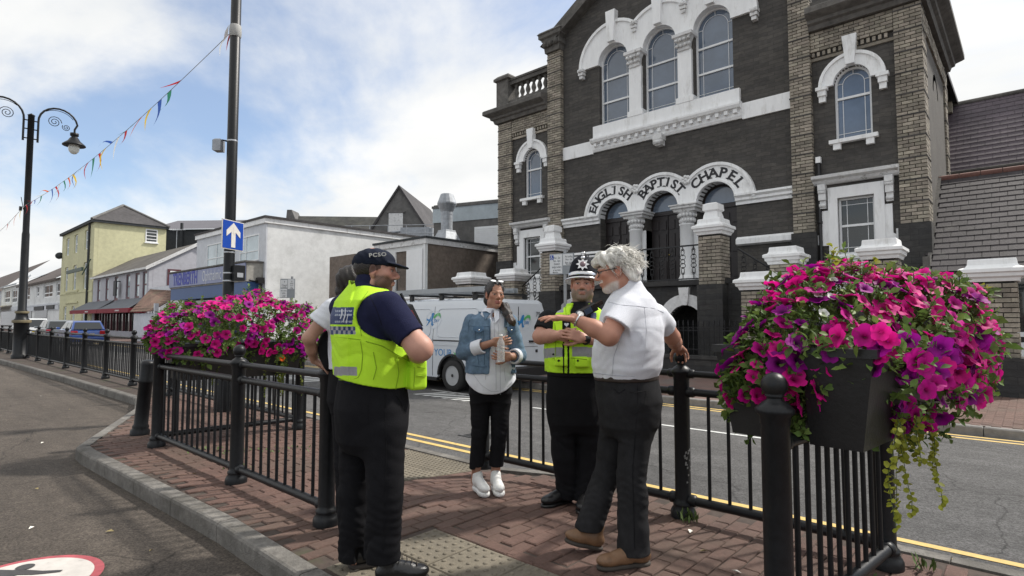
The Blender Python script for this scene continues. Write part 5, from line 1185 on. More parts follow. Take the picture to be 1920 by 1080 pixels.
# ---------------------------------------------------------------- vehicles (length along X, nose towards -X)
M_tyre=mat('tyre_rubber',(.018,.018,.018),.8,var=.2,bump=.3); M_rim=mat('wheel_silver',(.40,.41,.42),.45,metal=.3,var=.1); M_blkp=mat('black_trim',(.015,.015,.016),.5,var=.15)
M_vanw=mat('van_white',(.60,.635,.68),.28,var=.03,scale=2,coat=.6); M_redl=mat('tail_lamp_red',(.30,.008,.012),.15,var=.1,coat=1.); G_car=glass('car_glass',(.012,.015,.018),.03,.9)
def wheel(parent,x,y,z,r,w,side,holes=10):
    m=MB(); m.lathe([(r*.62,-w/2),(r*.93,-w/2),(r,-w*.32),(r,w*.32),(r*.93,w/2),(r*.62,w/2),(r*.60,w*.2),(r*.60,-w*.2),(r*.62,-w/2)],(0,0,0),28,axis='y',cap=False); t=m.build('wheel',M_tyre,parent); t.location=(x,y,z)
    m=MB(); s=-w/2*.86 if side<0 else w/2*.86; f=-1 if side<0 else 1
    m.lathe([(0,s-f*.02),(r*.16,s),(r*.24,s-f*.03),(r*.56,s-f*.035),(r*.61,s+f*.012),(r*.65,s)] if f>0 else [(r*.65,s),(r*.61,s+f*.012),(r*.56,s-f*.035),(r*.24,s-f*.03),(r*.16,s),(0,s-f*.02)],(0,0,0),28,axis='y'); rm=m.build('rim',M_rim,t)
    m=MB()
    for k in range(holes): a=2*PI*k/holes; m.lathe([(r*.075,s+f*.004-.004),(r*.075,s+f*.004+.004)],(r*.46*math.cos(a),-f*.022,r*.46*math.sin(a)),10,axis='y')
    m.lathe([(r*.10,s-.008),(r*.10,s+f*.012+.008)],(0,0,0),12,axis='y'); m.build('rim_holes',M_blkp,t); return t
def van():
    t=T('panel_van','white panel van with blue and green logo and ladder rack parked across the road','van',(-8.05,8.10,-.12))
    L,Wd,Ht=5.3,1.95,1.95
    # upper body: sections along X, each a closed YZ outline
    def sec(x,zt,ins,zb=.95):
        w=Wd; r=.16
        return [(x,0,zb),(x,w,zb),(x,w,1.10),(x,w-.03-ins*.3,1.45),(x,w-.07-ins,zt-r),(x,w-.12-ins,zt-r*.35),(x,w-.24-ins,zt),(x,.24+ins,zt),(x,.12+ins,zt-r*.35),(x,.07+ins,zt-r),(x,.03+ins*.3,1.45),(x,0,1.10)]
    m=MB(); secs=[(-.02,Ht-.16,.10),(-.0,1.0,0)]
    S=[sec(.0,Ht-.10,.05),sec(-.05,Ht-.02,.02),sec(-.3,Ht,0),sec(-2.0,Ht+.02,0),sec(-3.1,Ht,0),sec(-3.6,Ht-.10,.03),sec(-4.3,1.42,.06),sec(-4.45,1.22,.02),sec(-5.1,1.05,.02),sec(-5.3,.98,.08)]
    m.rings(S,smooth=True); b=m.build('body',M_vanw,t)
    md=b.modifiers.new('edge','EDGE_SPLIT'); md.split_angle=R(38)
    # lower flanks with wheel arches
    rw,fw,R_=-1.0,-4.15,.43
    def flank(y0,y1):
        pts=[(0,.42),(0,.955),(-5.25,.955),(-5.25,.42),(-4.15-R_-.06,.30)]+arc(fw,.33,R_,180,0,14)+[(fw+R_+.05,.27),(rw-R_-.05,.27)]+arc(rw,.33,R_,180,0,14)+[(rw+R_+.05,.42)]
        mm=MB(); mm.plate(pts,(),y0,y1); return mm
    for y0,y1 in ((0.0,.06),(Wd-.06,Wd)): flank(y0,y1).build('side_panel',M_vanw,t)
    m=MB(); m.box(-5.2,-.05,.30,Wd-.30,.22,.94); m.box(-5.2,-.05,.062,Wd-.062,.50,.94); m.build('underbody',M_blkp,t)
    m=MB()
    for c in (rw,fw): m.plate(arc(c,.33,R_+.03,0,180,16)+arc(c,.33,R_-.012,180,0,16),(),-.012,.05)
    m.box(fw+R_+.05,rw-R_-.05,-.008,.06,.20,.275); m.each('arch_trim',M_blkp,t)
    for x in (rw,fw):
        for y,s in ((.11,-1),(Wd-.11,1)): wheel(t,x,y,.335,.335,.21,s,12)
    # rear doors, bumper, lamps
    m=MB(); m.box(-.02,.012,.10,Wd-.10,.52,1.05); m.build('rear_door',M_vanw,t)
    m=MB(); m.box(-.02,.09,.02,Wd-.02,.30,.52,ch=.04); m.build('rear_bumper',M_blkp,t)
    for y in (.0,Wd-.115): m=MB(); m.box(-.05,.022,y,y+.115,.72,1.22,ch=.02); m.build('tail_lamp',M_redl,t)
    m=MB(); m.box(.002,.010,Wd/2-.006,Wd/2+.006,.55,1.78); m.box(.012,.016,.35,1.6,.925,.933); m.build('door_seam',M_blkp,t)
    m=MB(); m.box(-.06,-.02,Wd/2-.24,Wd/2+.06,1.80,1.83); m.build('brake_light',mat('dark_lamp',(.05,.01,.01),.3),t)
    m=MB(); m.box(.012,.045,1.30,1.50,1.02,1.06); m.box(.012,.03,1.52,1.58,.80,.86); m.build('door_handle',M_blkp,t)
    # side seams and slide rail
    m=MB()
    for x in (-1.62,-2.92,-3.05): m.box(x-.006,x+.006,-.004,.02,.30,1.10); m.add([(x-.006,-.003,1.10),(x+.006,-.003,1.10),(x+.006,.066,1.79),(x-.006,.066,1.79)],[(0,1,2,3)])
    m.box(-1.60,-.35,-.010,.01,1.05,1.075); m.box(-2.9,-1.63,-.004,.01,1.06,1.066); m.build('side_seams',M_blkp,t)
    # pressed recess frames on the upper side (window shaped pressings)
    for x0,x1 in ((-1.50,-.25),(-2.85,-1.72)):
        def bend(x,z): # body surface at height z
            zz=[(1.10,0),(1.45,.03),(1.80,.07)]; 
            y=.0 if z<1.1 else (.03*(z-1.1)/.35 if z<1.45 else .03+.04*(z-1.45)/.35); return (x,y-.004,z)
        rr=.10; out=[]; 
        for (cx,cz,a0) in ((x1-rr,1.74-rr,0),(x0+rr,1.74-rr,90),(x0+rr,1.14+rr,180),(x1-rr,1.14+rr,270)):
            for i in range(5): a=R(a0+22.5*i); out.append((cx+rr*math.cos(a),cz+rr*math.sin(a)))
        mm=MB(); mm.tube([bend(*p) for p in out+out[:1]],.008,5); mm.build('side_pressing',M_vanw,t)
    m=MB(); m.add([(-3.2,-.004,1.12),(-4.1,-.004,1.12),(-4.05,.05,1.5),(-3.2,.062,1.74)],[(0,3,2,1)]); m.add([(-3.66,.22,Ht-.12),(-3.66,Wd-.22,Ht-.12),(-4.36,Wd-.12,1.42),(-4.36,.12,1.42)],[(0,1,2,3)]); m.build('cab_glass',G_car,t)
    # logo: brush-stroke bird-like A with green swoosh
    M_lb=mat('logo_blue',(.02,.20,.48),.4,var=.03); M_lg=mat('logo_green',(.10,.42,.13),.4,var=.03); M_pale=mat('logo_pale_line',(.50,.58,.66),.4,var=0)
    def logo(parent,M,s):
        def pl(name,pts,mt,d=.003):
            mm=MB(); mm.plate([(x*s,z*s) for x,z in pts],(),-d,-.0005); o=mm.build(name,mt,parent); o.matrix_local=M
        pl('logo_stroke',[(-.52,-.36),(-.40,-.22),(-.25,.02),(-.05,.38),(.06,.42),(.12,.38),(.02,-.05),(.10,-.24),(.16,-.26),(.02,-.36),(-.06,-.26),(-.04,-.08),(-.20,-.10),(-.36,-.26)][::-1],M_lb)
        pl('logo_stroke',[(-.50,.10),(-.40,.04),(-.14,.04),(.02,.10),(.02,.0),(-.14,-.04),(-.36,-.06),(-.48,-.02)][::-1],M_lb,.0034)
        pl('logo_swoosh',[(.08,.16),(.22,.30),(.42,.40),(.62,.40),(.70,.28),(.68,.08),(.60,.22),(.48,.26),(.32,.20),(.18,.06)][::-1],M_lg)
        n=40; ring=[(.12+.66*math.cos(2*PI*i/n),.02+.52*math.sin(2*PI*i/n)) for i in range(n)]; r2=[(.12+.645*math.cos(2*PI*i/n),.02+.507*math.sin(2*PI*i/n)) for i in range(n)]
        mm=MB(); mm.plate([(x*s,z*s) for x,z in ring],[[(x*s,z*s) for x,z in r2]],-.002,-.0005); o=mm.build('logo_ring',M_pale,parent); o.matrix_local=M
        text('logo_letters','SW',.30*s,M_lb,M@MT((.34*s,-.002,-.06*s),FACE_Y),parent,depth=.001,shear=.25)
    logo(b,Matrix.Translation((-1.68,.032,1.50))@Matrix.Rotation(R(-5.5),4,'X'),.38)
    MR=Matrix.Translation((.013,1.10,1.46))@Matrix.Rotation(PI/2,4,'Z')@Matrix.Rotation(R(2),4,'X'); logo(b,MR,.36)
    text('van_number','79',.15,M_ptxt,Matrix.Translation((.012,1.60,1.62))@Matrix.Rotation(PI/2,4,'Z')@MT((0,-.012,0),FACE_Y),b,depth=.001)
    text('van_lettering','YOUR',.21,M_lb,MT((-1.28,-.003,.80),FACE_Y),b,depth=.001); text('van_lettering','ing',.21,M_lb,MT((-1.84,-.003,.80),FACE_Y),b,depth=.001)
    text('van_lettering','x',.21,M_lg,MT((-.90,-.003,.80),FACE_Y),b,depth=.001); text('van_lettering','ome',.21,M_lb,MT((-.63,-.003,.80),FACE_Y),b,depth=.001)
    text('door_print','movano',.07,M_blkp,Matrix.Translation((.014,1.58,1.12))@Matrix.Rotation(PI/2,4,'Z')@MT((0,-.004,0),FACE_Y),b,depth=.001) if False else None
    # roof bars and aluminium rack
    m=MB()
    for x in (-.5,-1.55,-2.6): 
        m.box(x-.03,x+.03,.12,Wd-.12,Ht+.09,Ht+.13); 
        for y in (.16,Wd-.22): m.box(x-.05,x+.05,y,y+.06,Ht-.03,Ht+.12)
    m.each('roof_bar',M_blkp,t)
    lad=T('roof_ladder','long grey aluminium ladders strapped on the van roof rack','ladder',(-8.05,8.10,Ht+.02))
    m=MB()
    for y in (.20,.34,.78,.90,1.2,1.32): m.box(-3.9,-.1-(.25 if y>.7 else 0),y,y+.035,.0,.105)
    m.each('stile',mat('aluminium',(.34,.36,.38),.4,metal=.5,var=.1),lad); m=MB()
    for i in range(13): m.tube([(-3.7+.28*i,.22,.05),(-3.7+.28*i,.36,.05)],.014,6); m.tube([(-3.7+.27*i,.8,.05),(-3.7+.27*i,1.34,.05)],.014,6)
    m.each('rung',MATS['aluminium'],lad)
    return t
van()
def car(label,loc,paint,h=1.48,L=4.1,suv=False,glassm=None):
    t=T('parked_car',label,'car',loc,0,'cars parked along the far kerb'); W2=.88; z0=.22
    pm=mat('car_paint_'+paint[0],paint[1],.25,var=.03,coat=.9)
    low=[(0,.34),(.0,.62),(-.06,.93 if suv else .88),(-.30,.96),(-L+1.25,.95),(-L+.25,.78),(-L+.02,.60),(-L,.34),(-L+.2,z0),(-.2,z0)]
    m=MB(); rs=[]
    for y,s in ((-W2,.93),(-W2+.05,.985),(-W2+.13,1.0),(W2-.13,1.0),(W2-.05,.985),(W2,.93)):
        cx=-L/2; rs.append([(cx+(x-cx)*s if True else x,y,.55+(z-.55)*(.90 if abs(y)>W2-.01 else 1)) for x,z in low])
    m.rings(rs,smooth=False); b=m.build('body',pm,t); md=b.modifiers.new('soft','BEVEL'); md.width=.04; md.segments=2; md.limit_method='ANGLE'
    top=[(-.10,.93),(-.42,h-.08),(-.60,h-.01),(-1.5,h),(-2.25,h-.05),(-L+1.15,.94)]
    m=MB(); rs=[]
    for y,s,d in ((-W2+.06,0,0),(-W2+.19,1,0),(-W2+.27,1,.03),(W2-.27,1,.03),(W2-.19,1,0),(W2-.06,0,0)):
        rs.append([(x if (s or z<1) else x,y if s or z<1.0 else (y*.86),z+(d if z>1.2 else 0)) for x,z in top])
    # greenhouse: base wide, roof narrower
    rs=[[(x,(-1 if k==0 else 1)*(W2-.07 if z<1.0 else W2-.22),z) for x,z in top] for k in (0,1)]
    m.rings(rs,smooth=False); g=m.build('greenhouse',pm,t); md=g.modifiers.new('soft','BEVEL'); md.width=.05; md.segments=2; md.limit_method='ANGLE'
    gl=glassm or G_car
    m=MB(); m.add([(-.085,-W2+.20,.98),(-.085,W2-.20,.98),(-.37,W2-.30,h-.10),(-.37,-W2+.30,h-.10)],[(0,1,2,3)]); m.build('rear_window',gl,t)
    m=MB(); m.add([(-L+1.20,-W2+.16,.98),(-L+1.20,W2-.16,.98),(-2.28,W2-.28,h-.07),(-2.28,-W2+.28,h-.07)],[(0,3,2,1)]); m.build('windscreen',gl,t)
    for s in (-1,1):
        yb,yt=s*(W2-.058),s*(W2-.188); 
        for xa,xb,xc,xd in ((-.36,-1.42,-1.42,-.58),(-1.50,-L+1.35,-2.20,-1.50)):
            f=[(xa,yb,.99),(xb,yb,.99),(xc,yt,h-.10),(xd,yt,h-.10)]; q=MB(); q.add(f,[(0,1,2,3) if s<0 else (3,2,1,0)]); q.build('side_window',gl,t)
        q=MB(); q.box(-L+1.28,-L+1.45,min(s*W2,s*(W2+.17)),max(s*W2,s*(W2+.17)),.94,1.07,ch=.03); q.build('mirror',pm,t)
        q=MB(); q.box(-.02,.015,min(s*.52,s*.84),max(s*.52,s*.84),.68,.88,ch=.02); q.build('tail_lamp',M_redl,t)
        for x in (-.78,-L+.80):
            q=MB(); q.plate(arc(x,.31,.37,0,180,14),(),-.01,.012); o=q.build('wheel_arch',M_blkp,t); o.location=(0,s*(W2+.002),0); wheel(t,x,s*(W2-.08),.30,.31,.2,s,8)
    q=MB(); q.box(-.01,.05,-W2+.08,W2-.08,.26,.52,ch=.04); q.build('rear_bumper',pm if not suv else M_blkp,t)
    q=MB(); q.box(.02,.03,-.26,.26,.60,.71); q.build('number_plate',mat('plate_yellow',(.60,.46,.06),.5),t)
    if suv:
        q=MB()
        for s in (-1,1): q.tube([(-.6,s*(W2-.27),h+.05),(-2.2,s*(W2-.27),h+.03)],.02,6)
        q.build('roof_rail',M_blkp,t)
    return t
car('bright blue hatchback with pale reflections on its rear window, nearest of the parked cars',(-40.3,8.15,-.12),('blue',(.018,.06,.24)),1.46,4.1)
car('dark grey hatchback parked between the blue car and the white car',(-47.5,8.15,-.12),('grey',(.10,.115,.13)),1.50,4.0)
car('white estate car parked farthest along the far kerb',(-55.5,8.0,-.12),('white',(.62,.64,.66)),1.62,4.4,True)
# ---------------------------------------------------------------- petunias
def leafy(name,col,tr,var=.25,vcol=False,rnd=.2,rough=.55):
    m=mat(name,col,rough,var=var,scale=30,vcol=vcol,rnd=rnd,attr=True); nt=m.node_tree; b=nt.nodes['Principled BSDF']; N=nt.nodes.new; L=nt.links.new
    t=N('ShaderNodeBsdfTranslucent'); mx=N('ShaderNodeMixShader'); mx.inputs[0].default_value=tr; src=b.inputs['Base Color'].links[0].from_socket; b.inputs['Specular IOR Level'].default_value=.22; L(src,t.inputs[0]); out=[n for n in nt.nodes if n.type=='OUTPUT_MATERIAL'][0]
    L(b.outputs[0],mx.inputs[1]); L(t.outputs[0],mx.inputs[2]); L(mx.outputs[0],out.inputs[0]); return m
def petunia_mesh(name,seed,m,rim,throat,open_=1.):
    rg=random.Random(seed); n=20; R0=.5; rows=[]; prof=[(.07,-.62),(.10,-.40),(.17,-.16),(.42,-.02),(.74,.03),(1.0,.00)]
    ph=rg.random(); am=[1+rg.uniform(-.09,.09) for _ in range(5)]; mb=MB(); cols=[]
    vs=[]
    for k,(r,z) in enumerate(prof):
        for j in range(n):
            a=2*PI*j/n; lobe=abs(math.cos(2.5*a)); sc=1.0 if k<3 else (1-.20*(k-2)/3*(1-lobe)**1.5)*(am[int(5*j/n)%5] if k>3 else 1)
            ruf=(.06*math.sin(9*a+seed)+.05*math.sin(4*a+2*seed))*(k-2)/3 if k>2 else 0
            zz=z*open_+ruf-(0 if k<4 else (1-open_)*-.35*(k-3)); rr=r*sc*(1 if k<3 else .75+.25*open_)
            vs.append((rr*math.cos(a)*R0,rr*math.sin(a)*R0,zz*R0))
            vein=.86 if (j%4==2 and k>=2) else 1.
            t=[0,0,.0,.55,.92,1][k]; cols.append(tuple((throat[i]*(1-t)+rim[i]*t)*vein for i in range(3))+(1,))
    fs=[(k*n+j,k*n+(j+1)%n,(k+1)*n+(j+1)%n,(k+1)*n+j) for k in range(len(prof)-1) for j in range(n)]
    mb.add(vs,fs,smooth=True); me=mb.mesh(name,m); ca=me.color_attributes.new('Col','FLOAT_COLOR','POINT'); ca.data.foreach_set('color',[c for q in cols for c in q]); return me
M_pet=leafy('petunia_petal',(1,1,1),.38,var=.10,vcol=True,rnd=.16,rough=.6)
PINK=[petunia_mesh('flower',i,M_pet,(.80,.012,.30),(.34,.004,.11),1-.12*i) for i in range(3)]
PURP=[petunia_mesh('flower',7+i,M_pet,(.36,.004,.30),(.09,.002,.09),1-.12*i) for i in range(3)]
MAG=[petunia_mesh('flower',17+i,M_pet,(.62,.006,.30),(.20,.003,.08),1-.15*i) for i in range(2)]
M_leaf=leafy('petunia_leaf',(.12,.19,.045),.34,rnd=.40); M_leafy=leafy('golden_leaf',(.30,.32,.04),.35,rnd=.25); M_stem=mat('green_stem',(.07,.11,.03),.7,var=.2)
def leaf_pts(L,w,cup=.25,droop=.3):
    return [(0,0,0),(w*.8,L*.35,cup*w),(w,L*.6,cup*w-droop*L*.12),(0,L,-droop*L*.4),(-w,L*.6,cup*w-droop*L*.12),(-w*.8,L*.35,cup*w),(0,L*.5,-droop*L*.05)]
LF=[(0,1,6),(1,2,6),(2,3,6),(3,4,6),(4,5,6),(5,0,6)]
def leaf_mesh(L,w,m):
    mb=MB(); mb.add(leaf_pts(L,w),LF,smooth=True); return mb.mesh('leaf',m)
LEAFM=[leaf_mesh(.055,.014,M_leaf),leaf_mesh(.07,.020,M_leaf),leaf_mesh(.045,.012,M_leaf)]
def frame(n,roll):
    n=n.normalized(); u=n.cross(Vector((.31,.2,1))).normalized(); v=n.cross(u); M=Matrix((u,v,n)).transposed().to_4x4(); return M@Matrix.Rotation(roll,4,'Z')
def mass(label,A,B,rx,rz_top,rz_bot,zc,nfl,nleaf,nstuff,size,seed,view,quota_leaf,pinkbias,pw=2.6):
    """flower mass: points on a noisy lobe swept from A to B; outward normals; the underside stays leafy"""
    rg=random.Random(seed); t=T('petunia_plants',label,'flowers',(0,0,0))
    A,B=Vector(A),Vector(B); ax=(B-A); Ln=ax.length; ax.normalize(); sd=Vector((-ax.y,ax.x,0))
    ph=[rg.uniform(0,6.28) for _ in range(8)]
    def surf(s,th,k=1.):
        # s along the axis -.5..1.5 (rounded ends), th around
        sc=math.sqrt(max(.02,1-abs(2*s-1)**pw)); bump=1+(.45 if pw<2.5 else 1.)*(.13*math.sin(5*s*Ln*1.3+ph[0]+2*th)+.10*math.sin(3*th+ph[1]+4*s)+.07*math.sin(9*th+ph[2]+11*s))
        c,s_=math.cos(th),math.sin(th); rv=(rz_top if s_>0 else rz_bot)
        p=A+ax*(Ln*s)+sd*(rx*sc*c*bump*k); p.z=zc+.09*math.sin(PI*min(1,max(0,s)))-(.10*(1-s) if pw<2.5 else 0)+rv*sc*s_*bump*k
        n=(sd*(c/rx)+Vector((0,0,s_/rv))+ax*((2*s-1)**3*1.2/max(.3,Ln*.5))).normalized(); return p,n
    def pick():
        s=rg.random(); th=rg.uniform(-.95,PI+.95); return s,th
    placed=[]; tries=0; nfl=min(nfl,300)
    while len(placed)<nfl and tries<60000:
        tries+=1; s,th=pick(); p,n=surf(s,th,rg.uniform(1.0,1.14))
        if n.z<-.55: continue
        if view is not None and n.dot(view)<-.15 and rg.random()<.90: continue
        if any((p-q).length<size*.50 for q in placed): continue
        placed.append(p); d=(n+Vector((0,0,.35))+Vector((rg.gauss(0,.35),rg.gauss(0,.35),rg.gauss(0,.3)))).normalized()
        u=rg.random(); lit=n.z>.2
        ms=PINK if u<pinkbias else (PURP if u<pinkbias+(1-pinkbias)*.55 else MAG); o=link('flower',rg.choice(ms),t)
        k=size*rg.uniform(.78,1.18)
        if rg.random()<.12: k*=.55
        o.matrix_local=Matrix.Translation(p)@frame(d,rg.uniform(0,6.28))@Matrix.Diagonal((k,k,k,1))
    for i in range(nleaf):
        s,th=pick(); p,n=surf(s,th,rg.uniform(.90,1.14)); d=(n+Vector((rg.gauss(0,.6),rg.gauss(0,.6),rg.gauss(.2,.5)))).normalized()
        if i<quota_leaf:
            o=link('leaf',rg.choice(LEAFM),t); o.matrix_local=Matrix.Translation(p)@frame(Vector((rg.gauss(0,1),rg.gauss(0,1),1.3)),rg.uniform(0,6.28))@Matrix.Scale(rg.uniform(.8,1.5),4)
    # leafy tips, stems and inner foliage joined as one leafy mass
    mb=MB(); st=MB()
    for i in range(nstuff):
        s,th=pick(); p,n=surf(s,th,rg.choice([rg.uniform(.55,.95),rg.uniform(.9,1.1),rg.uniform(1.02,1.24)])); d=(n+Vector((rg.gauss(0,.3),rg.gauss(0,.3),.35+rg.gauss(0,.3)))).normalized(); M=frame(d,rg.uniform(0,6.28)); q=rg.random()
        st.tube([tuple(p-d*.07),tuple(p)],.0022,3)
        for k in range(5):
            Lf=rg.uniform(.024,.052); w=Lf*rg.uniform(.22,.34); Mk=Matrix.Translation(p-d*(.012*k))@M@Matrix.Rotation(k*2.4,4,'Z')@Matrix.Rotation(R(20+rg.uniform(-10,45)),4,'X')
            mb.M=Mk; mb.add(leaf_pts(Lf,w),LF,r=(q+rg.uniform(-.1,.1))%1,smooth=True)
    mb.M=None
    o=mb.build('leafy_tips',M_leaf,t); o['kind']='stuff'; o=st.build('stems',M_stem,t); o['kind']='stuff'
    return t,surf,rg
cv=Vector((.6,-.75,.1)).normalized()
t1,sf1,rg1=mass('large mound of magenta and pink petunias in the near right trough',(-.98,2.55,1.25),(-.27,4.06,1.25),.36,.40,.46,1.20,300,300,1500,.100,3,Vector((.25,-.95,.1)),300,.56,2.0)
t2,sf2,rg2=mass('long mound of magenta petunias in the left trough beside the street pole',(-7.13,1.95,1.2),(-6.88,3.95,1.2),.46,.40,.46,1.16,270,300,1800,.105,5,Vector((.95,-.35,.1)),300,.45)
# blooms spilling over the front rim of the near right box
for i in range(34):
    u=rg1.random(); x=-.66+.36*u+rg1.gauss(0,.03); y=2.56+.10*u+rg1.gauss(0,.04) if i<15 else 2.6+.9*rg1.random(); z_=1.27+rg1.gauss(0,.05)
    if i>=15: x=-.36+.06*rg1.random()+.10*(y-2.6); z_=1.22+rg1.gauss(0,.08)
    o=link('flower',rg1.choice(PINK+MAG+PURP),t1); o.matrix_local=Matrix.Translation((x,y,z_))@frame(Vector((.1 if i<15 else .9,-1.,.35))+Vector((rg1.gauss(0,.3),rg1.gauss(0,.2),rg1.gauss(0,.3))),rg1.uniform(0,6.28))@Matrix.Scale(.090*rg1.uniform(.8,1.15),4)
ov=MB()
for i in range(240):
    u=rg1.random(); p=Vector((-.68+.42*u,2.58+.12*u+rg1.gauss(0,.05),1.25+rg1.gauss(0,.05))) if i<150 else Vector((-.36+.05*rg1.random(),2.6+.95*rg1.random(),1.2+rg1.gauss(0,.09)))
    ov.M=Matrix.Translation(p)@frame(Vector((rg1.gauss(0,.6),-.5+rg1.gauss(0,.5),.8)),rg1.uniform(0,6.28))@Matrix.Rotation(R(rg1.uniform(0,70)),4,'X'); ov.add(leaf_pts(rg1.uniform(.03,.06),.012),LF,smooth=True)
ov.M=None; o=ov.build('rim_leaves',M_leaf,t1); o['kind']='stuff'
# golden sprigs and white blooms among the near petunias
gs=T('golden_sprigs','yellow green creeping sprigs growing up through the near petunias','plant',(0,0,0)); mb=MB()
for (s,th) in ((.34,1.75),(.37,1.6),(.43,2.0),(.80,2.45),(.93,2.3),(.96,2.6),(.30,1.9)):
    p,n=sf1(s,th,1.10)
    for k in range(7):
        mb.M=Matrix.Translation(p+Vector((0,0,.012*k)))@frame(Vector((rg1.gauss(0,.5),rg1.gauss(0,.5),1)),k*2.2)@Matrix.Rotation(R(35),4,'X'); mb.add(leaf_pts(.035,.013),LF,smooth=True)
mb.M=None; o=mb.build('sprig_leaves',M_leafy,gs); o['kind']='stuff'
M_wpet=leafy('white_petal',(.80,.80,.76),.3,rnd=.05); WH=[petunia_mesh('flower',41+i,leafy('white_petunia_petal',(1,1,1),.3,vcol=True,rnd=.03),(.82,.82,.80),(.6,.65,.45),.8) for i in range(2)]
wf=T('white_blooms','four small white blooms among the near pink petunias','flowers',(0,0,0))
for (s,th) in ((.20,2.05),(.22,2.2),(.27,1.95),(.17,2.35)):
    p,n=sf1(s,th,1.13); o=link('flower',rg1.choice(WH),wf); o.matrix_local=Matrix.Translation(p)@frame(n+Vector((.2,-.4,.3)),rg1.uniform(0,6))@Matrix.Scale(.05,4)
# trailing creeping jenny
def trail(label,roots,seed):
    rg=random.Random(seed); t=T('trailing_plant',label,'plant',(0,0,0)); mb=MB(); st=MB()
    for (x,y,z,L) in roots:
        p=Vector((x,y,z)); pts=[p.copy()]; n=int(L/.022); d=Vector((rg.gauss(0,.25),rg.gauss(0,.25),-.5))
        for i in range(n):
            d=(d*.8+Vector((rg.gauss(0,.12),rg.gauss(0,.12),-.35))); d.normalize(); p=p+d*.022; pts.append(p.copy())
            for s in (-1,1):
                r=rg.uniform(.009,.015); a=rg.uniform(0,6.28); M=Matrix.Translation(p)@frame(Vector((rg.gauss(0,.6),rg.gauss(0,.6)-.4,.6)),a); mb.M=M; mb.add([(0,0,0),(r*.9,r*.4,0),(r*.8,r*1.4,0),(0,r*1.9,-.002),(-r*.8,r*1.4,0),(-r*.9,r*.4,0)],[(0,1,2,3,4,5)],smooth=True)
        st.tube(pts,.0016,3)
    mb.M=None; o=mb.build('round_leaves',M_leafy if seed!=2 else leafy('dull_trail_leaf',(.14,.17,.03),.3,rnd=.3),t); o['kind']='stuff'; st.build('stems',M_stem,t)
rg=random.Random(9)
trail('yellow green creeping trails hanging below the near right trough',[(-.42+rg.gauss(0,.07),3.0+rg.gauss(0,.16),.98,rg.choice([.14,.2,.3,.42])) for _ in range(16)],1)
trail('olive trails hanging through the bars below the left trough',[(-6.7+rg.gauss(0,.06),3.30+rg.gauss(0,.12),.95,rg.choice([.25,.4,.5])) for _ in range(14)]+[(-6.8,2.4+.1*i,.9,.25) for i in range(4)],2)
mk=T('marigold','small orange blooms low in the left petunia trough','flowers',(0,0,0))
ORG=petunia_mesh('flower',61,leafy('orange_petal',(1,1,1),.3,vcol=True,rnd=.1),(.75,.14,.02),(.6,.1,.01),.9)
for (x,y,z) in ((-6.55,3.25,1.02),(-6.52,3.38,1.25),(-6.55,3.2,.93)): o=link('flower',ORG,mk); o.location=(x,y,z); o.rotation_euler=(R(70),0,R(50)); o.scale=(.08,.08,.08)
